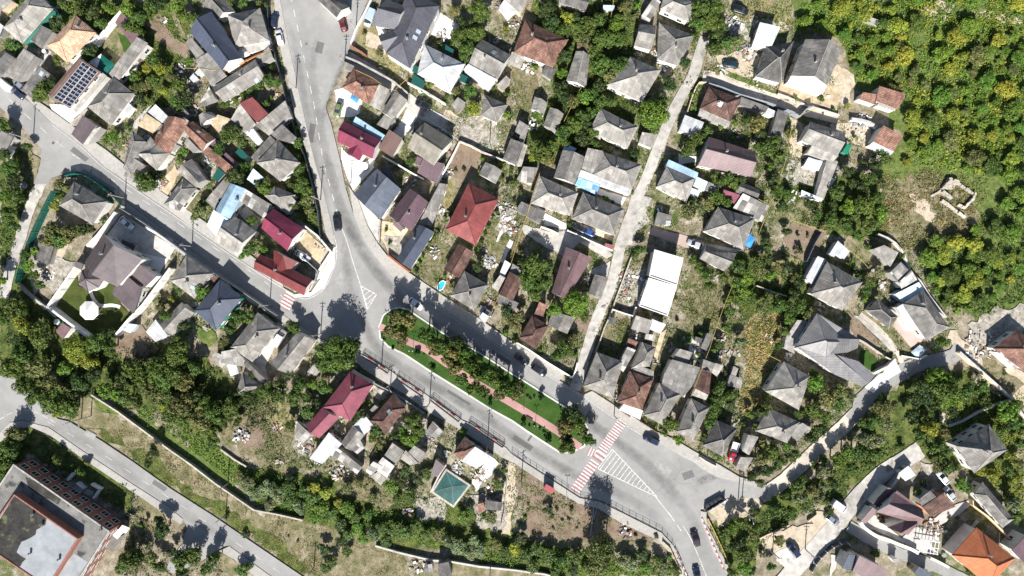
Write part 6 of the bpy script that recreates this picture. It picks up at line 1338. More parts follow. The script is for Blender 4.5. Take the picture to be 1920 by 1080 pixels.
# ---------------------------------------------------------------- vehicles
for v in (('B1', 875, 172, 8, -60, 'car', 'navy', 'dark blue car parked at the left kerb above the white one'), ('B1', 918, 315, -14, -60, 'car', 'white', 'white car parked at the left kerb below the dark blue one'),
    ('C1', 12, 200, -8, -30, 'car', 'dred', 'dark red car at the top of the side street'), ('A1', 40, 712, -32, -26, 'van', 'white', 'white van cut by the left edge at the street'), ('A1', 150, 782, -30, -25, 'car', 'navy', 'dark blue car parked across the solar house garage'), ('A1', 165, 712, -30, -28, 'car', 'grey', 'blue-grey car behind the dark blue one near the left edge'),
    ('B2', 1405, 888, -6, -40, 'suv', 'black', 'black off-road car driving on the main road'), ('C3', 628, 584, 38, 27, 'car', 'white', 'white car driving at the tip of the central garden'), ('D4', 85, 60, 36, 25, 'car', 'black', 'black car at the upper kerb, left one of two'), ('D4', 228, 152, 36, 25, 'suv', 'black', 'black car at the upper kerb, right one of two'),
    ('D4', 1175, 738, -38, -18, 'suv', 'navy', 'dark blue car right of the long crosswalk'), ('E5', 108, 765, -14, -42, 'car', 'plum', 'dark plum car on the bottom road'), ('E5', 120, 1068, -8, -42, 'car', 'navy', 'dark blue car cut by the bottom edge'), ('E5', 935, 860, -30, -38, 'suv', 'navy', 'navy car on the sandy parking at the lower right'),
    ('E3', 105, 80, -42, -14, 'car', 'silver', 'silver car on the pink paved drive'), ('A2', 1068, 893, 42, 36, 'car', 'white', 'white car in the villa yard'), ('B3', 920, 872, 28, -45, 'van', 'white', 'white van on the driveway beside the large grey hip'), ('B3', 1113, 180, 45, 28, 'car', 'white', 'white car in the sandy corner yard'),
    ('E1', 485, 85, 50, 16, 'suv', 'black', 'black car parked at the top on dry ground'), ('E1', 405, 540, -42, -8, 'car', 'teal', 'dark teal car in the sandy yard by the stained dark house'), ('D2', 562, 932, -36, -16, 'car', 'black', 'black car in the yard above the concrete fence, left of two'), ('D2', 638, 962, -36, -16, 'car', 'blue', 'blue car in the yard above the concrete fence, right of two'),
    ('F5', 755, 250, -30, -36, 'car', 'white', 'white car under the trees, upper one of two'), ('F5', 815, 385, -30, -40, 'car', 'silver', 'silver-white car beside the black-brown roof'), ('E5', 1318, 490, 36, 26, 'van', 'white', 'white van at the side street parking'), ('E5', 1262, 606, 36, 26, 'car', 'grey', 'grey-blue car below the white van'),
    ('C1', 692, 885, -36, -18, 'suv', 'black', 'black car in the shaded alley'), ('B1', 1412, 922, -10, 34, 'car', 'olive', 'pale olive green car beside the side street wall'), ('C3', 1222, 648, -30, -16, 'car', 'grey', 'grey car behind the white box roof on the avenue'), ('C1', 242, 152, -14, 34, 'van', 'sky', 'pale blue van at the charcoal house')):
    z = .33 if v[7].split()[-1] in ('road', 'one', 'garden', 'two', 'crosswalk', 'edge', 'street', 'garage') else .30
    vehicle(*v, z=z)
vehicle('E4', 428, 842, -14, 46, 'pickup', 'red', 'red pickup with a white cargo bed beside the dark grey hip', 'parked_pickup', 'pickup')

# ---------------------------------------------------------------- street furniture and yard things
def thing_box(name, t, x, y, label, cat, parts, a=0.0, z=0.0, group=None):
    w = gw(px(t, x, y), z); root = empty(name, (w[0], w[1], z), a, label, cat, group)
    for nm, mt, boxes in parts:
        m = MB(); [m.box(*b) for b in boxes]; m.build(nm, M[mt], root)
    return root
for i, (x, y) in enumerate(((207, 482), (238, 465), (270, 446), (302, 428))):
    thing_box('waste_container', 'E5', x, y, ['first', 'second', 'third', 'fourth'][i] + ' black waste container from the left at the road junction', 'waste container',
              [('bin_body', 'gyfence', [(0, 0, .12, 1.15, 1.35, 1.0)]), ('lid', 'blk', [(0, 0, 1.16, 1.3, 1.4, 1.05)]), ('wheel', 'tyre', [(-.5, .4, 0, .12, .12, .12), (.5, .4, 0, .12, .12, .12)]), ('handle', 'wp', [(0, -.58, .9, .98, 1.2, .06)])], .55, .30, 'row of black waste containers')
thing_box('container_shelter', 'E5', 265, 470, 'low white-framed shelter behind the waste containers', 'shelter', [('back_screen', 'gyfence', [(0, -.1, 0, 1.9, 6.4, .08)]), ('post', 'wp', [(-3.2, 0, 0, 2.0, .12, .12), (-1.06, 0, 0, 2, .12, .12), (1.06, 0, 0, 2, .12, .12), (3.2, 0, 0, 2, .12, .12)])], .55, .30)
w = thing_box('bus_shelter', 'D5', 310, 322, 'bus shelter with a bright red roof on the lower pavement', 'bus shelter',
              [('roof', 'redp', [(0, 0, 2.5, 2.62, 2.7, 1.5)]), ('back_wall', 'gyfence', [(0, -.65, 0, 2.5, 2.5, .08)]), ('side_wall', 'gyfence', [(-1.2, -.1, 0, 2.5, .08, 1.1), (1.2, -.1, 0, 2.5, .08, 1.1)]), ('bench', 'wood', [(0, -.35, .42, .48, 2.1, .4), (-.8, -.35, 0, .42, .08, .3), (.8, -.35, 0, .42, .08, .3)])], -.52, 0.1)
def pool(t, s, label, h=.9, wat='water', rim='wp', name='swimming_pool'):
    P = gp(s, t); c = (sum(p[0] for p in P) / len(P), sum(p[1] for p in P) / len(P)); P = [(x - c[0], y - c[1]) for x, y in P]; root = empty(name, (c[0], c[1], .1), 0, label, 'pool')
    I = inset(P, .22); m = MB()
    for i in range(len(P)): j = (i + 1) % len(P); m.prism([P[i], P[j], I[j], I[i]], 0, h)
    m.build('rim', M[rim], root); n = MB(); n.prism(I, 0.0, h * .8); n.build('water', M[wat], root)
pool('C3', '835,395 860,385 885,395 880,425 860,460 835,475 812,460 815,425', 'bright blue oval swimming pool in the garden by the avenue')
root = empty('pool_cover', (*gw(px('C5', 930, 330)), 0), 0, 'large square pool under a green translucent pyramid cover', 'pool cover'); P = [(x - root.location.x, y - root.location.y) for x, y in gp('885,165 1095,305 950,495 760,365', 'C5')]
m = MB(); I = inset(P, .6)
for i in range(4): j = (i + 1) % 4; m.prism([P[i], P[j], I[j], I[i]], 0, 1.0)
m.build('rim', M['stone'], root); m = MB(); V = [(x, y, 1.02) for x, y in inset(P, .5)]; [m.poly([V[i], V[(i + 1) % 4], (.3, .5, 1.22)]) for i in range(4)]; ar = m.build('cover', M['tealw'], root)
m = MB(); [m.tube([V[i], (.3, .5, 1.24)], .05, 4) for i in range(4)]; m.build('frame', M['gyfence'], root)
def tarp(t, s, label, mat, h=1.2, name='tarpaulin', cat='tarpaulin'):
    P = [gw(p, h) for p in pts(t, s)]; c = (sum(p[0] for p in P) / len(P), sum(p[1] for p in P) / len(P)); root = empty(name, (c[0], c[1], 0), 0, label, cat); r = random.Random(5); N_ = 8
    a, b, cc, d = [Vector((x - c[0], y - c[1])) for x, y in P]; vs = []; fs = []
    for i in range(N_ + 1):
        for j in range(N_ + 1):
            p = a.lerp(b, i / N_).lerp(d.lerp(cc, i / N_), j / N_); e = min(i, j, N_ - i, N_ - j) / (N_ / 2); vs.append((p.x, p.y, h + .35 * e + r.uniform(-.06, .06)))
    for i in range(N_):
        for j in range(N_): q = i * (N_ + 1) + j; fs.append([q, q + N_ + 1, q + N_ + 2, q + 1])
    mesh_obj('sheet', vs, fs, M[mat], root, smooth=True)
    for q in (a, b, cc, d): m = MB(); m.tube([(q.x * .96, q.y * .96, 0), (q.x * .96, q.y * .96, h)], .05, 5); m.build('pole', M['gyfence'], root)
tarp('E3', '522,92 560,-10 612,35 572,110', 'bright blue tarpaulin at the corner of a grey hip', 'bluep', 2.4); tarp('A1', '750,520 857,453 840,520 815,575', 'white triangular shade sail between the salmon and solar houses', 'fabric', 2.6, 'shade_sail', 'shade sail')
tarp('A1', '857,460 972,545 895,632 820,575', 'dark green shade sail beside the white one', 'gmesh', 2.6, 'shade_sail', 'shade sail'); tarp('C1', '88,795 150,842 132,872 72,828', 'small blue sheet in the yard below the rusty brown hip', 'bluep', .6)
tarp('F4', '485,1 560,-60 625,-20 545,60', 'pale blue sheet at the upper road gate', 'pale', .9)
tarp('B1', '560,408 645,405 668,465 605,492', 'white rounded awning at the foot of the square grey hip', 'fabric', 2.5, 'awning', 'awning'); tarp('Z7', '1040,430 1075,405 1122,465 1090,490', 'small white cover beside the silver-white car', 'fabric', 1.2)
# gazebo of the villa: octagonal white tent
w = gw(px('A3', 752, 640), 2.6); root = empty('gazebo', (w[0], w[1], .13), 0, 'white octagonal gazebo on the villa lawn', 'gazebo'); R = 84 / 4.5 / S * .985; O = [(math.cos(math.radians(22.5 + 45 * i)) * R, math.sin(math.radians(22.5 + 45 * i)) * R) for i in range(8)]
m = MB(); [m.poly([(*O[i], 2.5), (*O[(i + 1) % 8], 2.5), (0, 0, 3.7)]) for i in range(8)]; m.build('roof', M['fabric'], root); m = MB(); [m.prism([O[i], O[(i + 1) % 8], (O[(i + 1) % 8][0] * .97, O[(i + 1) % 8][1] * .97), (O[i][0] * .97, O[i][1] * .97)], 2.25, 2.5) for i in range(8)]; m.build('valance', M['fabric'], root)
for i in range(8): m = MB(); m.tube([(O[i][0] * .93, O[i][1] * .93, 0), (O[i][0] * .93, O[i][1] * .93, 2.4)], .06, 6); m.build('post', M['wp'], root)
P = smooth_line(gp('770,475 790,530 830,585 880,600 950,595 1020,610', 'A3'), 4); tag(strip_mesh('garden_path', [offset_line(P, -.45), offset_line(P, .45)], .36, M['whitec'], [1, 1]), kind='structure')
# round trampoline / satellite dish like discs, tanks
def tank(t, x, y, r, label, mat='gyfence', h=1.2, name='water_tank', cat='tank'):
    w = gw(px(t, x, y), h); root = empty(name, (w[0], w[1], 0.1), 0, label, cat); m = MB(); m.tube([(0, 0, 0), (0, 0, h)], r, 16); m.build('tank_body', M[mat], root, True); m = MB(); m.tube([(0, 0, h), (0, 0, h + .1)], r * 1.04, 16); m.build('lid', M['wp' if mat != 'wp' else 'gyfence'], root)
tank('C2', 195, 412, 1.0, 'black round tank in the white yard of the burgundy wing house', 'blk', .9); tank('A3', 482, 735, .75, 'green round barrel outside the villa lawn wall', 'gren', 1.0); tank('Z1', 255, 560, .7, 'white drum below the sandy flat roof', 'wp', 1.3)
tank('B3', 195, 588, .6, 'white drum left of the navy hip', 'wp', 1.0); tank('F5', 765, 905, .55, 'white ring planter beside the white pergola', 'wp', .5); tank('A2', 195, 572, .9, 'white stone well ring at the left lane', 'wp', .7, 'well', 'well'); tank('C5', 1372, 292, .5, 'white barrel at the fence of the dirt track', 'wp', 1.0)
tank('C3', 1215, 182, .5, 'white barrel in the garden right of the brick-red hip', 'wp', .9); tank('C1', 672, 765, .7, 'clipped round dark bush-like tub at the alley', 'gren', .9); tank('A1', 372, 432, .5, 'pale round tank beside the salmon house drive', 'gyfence', 1.2)
# white pergola
w = gw(px('F5', 640, 835), 2.6); root = empty('pergola', (w[0], w[1], .1), -.16, 'white slatted pergola in the yard left of the orange house', 'pergola')
m = MB(); [m.box(-2.4 + i * .95, 0, 2.5, 2.62, .14, 3.6) for i in range(6)]; m.build('rafters', M['wp'], root); m = MB(); [m.box(0, y, 2.35, 2.5, 5.4, .16) for y in (-1.6, -.1, 1.6)]; m.build('beams', M['wp'], root)
for x in (-2.5, 2.5):
    for y in (-1.6, 1.6): m = MB(); m.box(x, y, 0, 2.35, .15, .15); m.build('post', M['wp'], root)
# stone ruin in the scrub
w = gw((1785, 360)); root = empty('stone_ruin', (w[0], w[1], 0), 0, 'roofless ruin of pale stone walls in the dry clearing', 'ruin'); LM.append((1785, 360, 'stone ruin'))
for s, h in (('735,610 800,520 868,560', 1.8), ('735,625 815,690', 1.4), ('730,705 830,770 930,850', 1.2), ('870,560 1010,650', .9), ('1010,640 1000,690 920,765', 1.3), ('870,740 930,765', 1.0), ('650,665 700,640 740,615', .6)):
    P = gp(s, 'F2'); m = MB(); r = random.Random(int(h * 10) + len(s))
    for a, b in zip(P, P[1:]):
        a, b = Vector(a) - Vector(w), Vector(b) - Vector(w); L = (b - a).length; n = max(2, int(L / .8))
        for i in range(n): q = a.lerp(b, (i + .5) / n); m.box(q.x + r.uniform(-.08, .08), q.y + r.uniform(-.08, .08), 0, h * r.uniform(.55, 1.0), L / n * .98, .6 * r.uniform(.8, 1.2), math.atan2((b - a).y, (b - a).x) + r.uniform(-.08, .08))
    m.build('ruined_wall', M['stone'], root)
m = MB(); P = gp('735,610 800,520 868,560 830,610', 'F2'); m.prism([(x - w[0], y - w[1]) for x, y in P], 0, .3); m.build('floor_slab', M['stone'], root)
# drainage steps on the lower bank
for s, l in (('690,450 685,560 662,738', 'left concrete stair rail down the bank at the willow'), ('730,450 712,520 690,600', 'right concrete stair rail down the bank at the willow')):
    pipe('D5', s, l, .4, 'conc', .12, False, 'handrail')
# ---------------------------------------------------------------- rubble and junk heaps
def heap(t, x, y, r, n, mats, label, hgt=.5, name='rubble_heap'):
    w = gw(px(t, x, y)); rr = random.Random(int(x + y)); root = None; per = {}
    for i in range(n):
        a = rr.uniform(0, 6.28); q = r * math.sqrt(rr.random()); z = .1 + max(0, (1 - q / r)) * hgt * rr.random()
        per.setdefault(rr.choice(mats), []).append((math.cos(a) * q, math.sin(a) * q, z, z + rr.uniform(.08, .4), rr.uniform(.2, 1.1), rr.uniform(.12, .6), rr.uniform(0, 3.1)))
    vs = []; fs = []; mi = []; ml = list(per)
    for k, mt in enumerate(ml):
        mb = MB(); [mb.box(*b) for b in per[mt]]; n0 = len(vs); vs += mb.v; fs += [[q + n0 for q in f] for f in mb.f]; mi += [k] * len(mb.f)
    o = mesh_obj(name, vs, fs, [M[q] for q in ml], None, mi); o.location = (w[0], w[1], 0); tag(o, label, None, None, 'stuff')
HP = [('F4', 1060, -70, 4), ('E4', 120, 20, 2), ('C4', 750, 720, 1.5), ('Z6', 480, 720, 2.2), ('Z6', 130, 700, 2.5), ('Z6', 150, 860, 2), ('Y2', 420, 600, 3), ('Y1', 340, 260, 3), ('Y1', 450, 500, 2), ('Y1', 350, 420, 2), ('Y1', 130, 960, 2), ('Z7', 1060, 920, 2.4), ('Z7', 1150, 960, 2), ('Z8', 900, 300, 1.6), ('C5', 1250, 400, 2.4), ('C5', 1170, 220, 2.5), ('C5', 980, 170, 1.8),
      ('C5', 560, 550, 1.6), ('C5', 640, 980, 2.2), ('B4', 600, 710, 2.2), ('D5', 950, 690, 2.4), ('A3', 400, 330, 2), ('E1', 420, 230, 3), ('E1', 550, 450, 2.5), ('E1', 330, 600, 2), ('F2', 60, 60, 3), ('E2', 840, 330, 1.2), ('C2', 900, 470, 1.6), ('C2', 850, 500, 1.4), ('C2', 900, 300, 1.2), ('C2', 590, 530, 1.6), ('Z2', 420, 350, 1.6), ('Z2', 480, 300, 1.4), ('Z1', 850, 200, 2), ('Z1', 1080, 900, 1.6),
      ('D3', 960, 400, 2.6), ('D3', 940, 520, 1.8), ('D3', 1100, 380, 2), ('D3', 640, 380, 1.6), ('Z3', 900, 760, 1.4), ('Z3', 200, 340, 1.8), ('Z3', 460, 700, 1.4), ('Z3', 1060, 520, 1.4), ('Z3', 920, 420, 1.2), ('Z3', 1380, 590, 1.2), ('C3', 1200, 130, 1.2), ('C3', 1240, 260, 1.4), ('E5', 320, 450, 1.6), ('A1', 330, 480, 1.8), ('A1', 300, 560, 1.4), ('A1', 700, 860, 1.6), ('B1', 90, 590, 1.6), ('B1', 200, 700, 1.6), ('F3', 330, 600, 2), ('F3', 250, 420, 1.6), ('F3', 1020, 1000, 2.4), ('E2', 1290, 420, 1.6), ('E4', 880, 30, 1.2), ('D1', 140, 570, 2), ('D1', 30, 200, 2), ('D1', 1220, 440, 1.4), ('D1', 1290, 560, 1.4), ('C1', 1330, 60, 1.2), ('C1', 850, 300, 1.6)]
for i, (t, x, y, r) in enumerate(HP):
    heap(t, x, y, r, int(16 * r), [['fabric', 'conc', 'wood', 'stone'], ['stone', 'conc', 'wp', 'gyfence'], ['wood', 'gyfence', 'tar', 'fabric', 'Wb']][i % 3], 'jumbled heap of boards, blocks and scrap in a yard', .6)
# ---------------------------------------------------------------- brick school building in the bottom left
def school():
    w = gw(px('A5', 500, 700), 7); root = empty('school_building', (w[0], w[1], 0), 0, 'large red brick building with two-level flat bitumen roof in the bottom left corner', 'school building')
    LM.append((110, 985, 'brick school')); o = Vector(w)
    def Q(s, z): return [(x - w[0], y - w[1]) for x, y in [gw(p, z) for p in pts('A5', s)]]
    A = Q('118,132 930,700 600,1230 -260,700', 7.0); B = Q('122,388 662,765 400,1180 -160,800', 9.2)
    FOOT.append(pts('A5', '118,132 930,700 600,1230 -260,700'))
    W = inset(A, .25); m = MB(); m.prism(W, 0, 6.9, top=False); m.build('wall', M['Wb'], root)
    m = MB(); m.prism(A, 6.9, 7.0, bottom=True); r = m.build('roof', M['tar'], root)
    m = MB(); I = inset(A, .35)
    for i in range(4): j = (i + 1) % 4; m.prism([A[i], A[j], I[j], I[i]], 7.002, 7.3)
    m.build('parapet', M['conc'], root)
    m = MB(); m.prism(B, 7.0, 9.1, top=False); m.build('hall_wall', M['Wb'], root); m = MB(); m.prism(B, 9.1, 9.2, bottom=True); h = m.build('hall_roof', M['tarL'], root)
    m = MB(); I = inset(B, .3)
    for i in range(4): j = (i + 1) % 4; m.prism([B[i], B[j], I[j], I[i]], 9.202, 9.4)
    m.build('hall_parapet', M['Wb'], root)
    P = rough_edge(Q('130,400 250,480 395,585 385,650 310,690 300,730 180,790 140,880 220,935 170,1000 100,970 -60,850 -140,790', 9.21), .25); o_ = tri_sheet('moss_grown_bitumen', P, 9.212, M['tarD'], h)
    P = Q('625,890 742,962 560,1200 440,1100', 7.01); tri_sheet('pale_bitumen_patch', P, 7.012, M['tarL'], r)
    P = rough_edge(Q('215,240 350,300 520,430 490,480 330,400 240,330', 7.01), .3); tri_sheet('moss_patch', P, 7.011, M['tarD'], r)
    def win(a, b, t, z, s=1.0):
        a, b = Vector(a), Vector(b); u = (b - a).normalized(); n = Vector((u.y, -u.x)); p = a.lerp(b, t) + n * .04
        if n.dot(p) < 0: n = -n; p = a.lerp(b, t) + n * .04
        q = put(WIN, root, (p.x, p.y, z), math.atan2(u.y, u.x), PANE); q.scale = (1.45 * s, 1, 1.25); return q
    k = len(W)
    for i in range(4):
        a, b = W[i], W[(i + 1) % 4]; L = math.dist(a, b); n = int(L / 3.1)
        for j in range(n):
            for z in (1.0, 4.2): win(a, b, (j + .5) / n, z, 1.0)
    # entrance porch on the upper right side
    m = MB(); q = Q('590,285 705,350 640,430 520,330', .9); m.prism(q, 0, .9); m.build('porch_slab', M['conc'], root)
    for s in ('560,265 605,210 620,222 575,278', '705,350 640,300 648,290 712,338', '770,300 855,345 845,358 765,312', '845,350 790,430 778,422 835,345'):
        m = MB(); m.prism(Q(s, 1.6), 0, 1.7); m.build('porch_wall', M['Ww'], root)
    m = MB(); m.prism(Q('725,345 800,370 780,410 690,380', .5), 0, .5); m.build('steps', M['conc'], root)
    m = MB(); m.prism(Q('1030,650 1095,675 1060,722 1000,690', 3.4), 3.2, 3.4); m.box(Q('1050,690', 0)[0][0], Q('1050,690', 0)[0][1], 0, 3.2, 2.2, 1.5, .9); m.build('side_porch', M['Ww'], root)
    for s in ('275,560', '355,650', '250,890', '495,940', '850,690'):
        z = 7 if s.startswith('850') else 9.2; p = Q(s, z + .5)[0]; put(CHIM, root, (p[0], p[1], z + .1), .5, FLUE)
school()
thing_box('outbuilding', 'A5', 1000, 760, 'low pale lean-to against the side of the brick school', 'outbuilding', [('roof', 'slateL', [(0, 0, 2.5, 2.62, 2.6, 5.0)]), ('wall', 'Wg', [(0, 0, 0, 2.5, 2.3, 4.7)])], -.55)
for x, y, p in ((880, 705, 'central garden'), (1125, 850, 'red and white crosswalk'), (1600, 560, 'dry plot'), (1750, 140, 'wooded hillside at top right'), (1800, 250, 'right-hand wooded hillside'), (1630, 60, 'hut at the top right'), (1830, 480, 'wooded slope at the right edge'), (60, 690, 'junction at the left edge'), (530, 790, 'rubble plot'), (600, 930, 'upper creek bed'), (850, 1010, 'lower creek bed'),
    (1120, 1050, 'willow bank at the bottom'), (1400, 960, 'twin poles at the lane junction'), (1500, 910, 'shrubby bank of the dirt lane'), (1750, 740, 'shady bend of the upper road'), (1440, 640, 'straw field'), (1080, 60, 'grove at the top'), (1190, 700, 'concrete lane mouth'), (1520, 440, 'bare plot'), (300, 130, 'orchard left of the navy gable'), (570, 330, 'main road fence'), (250, 700, 'grove above the creek'), (1050, 960, 'brown plot with the bus shelter'), (30, 330, 'hedge at the far left lane')): LM.append((x, y, p))
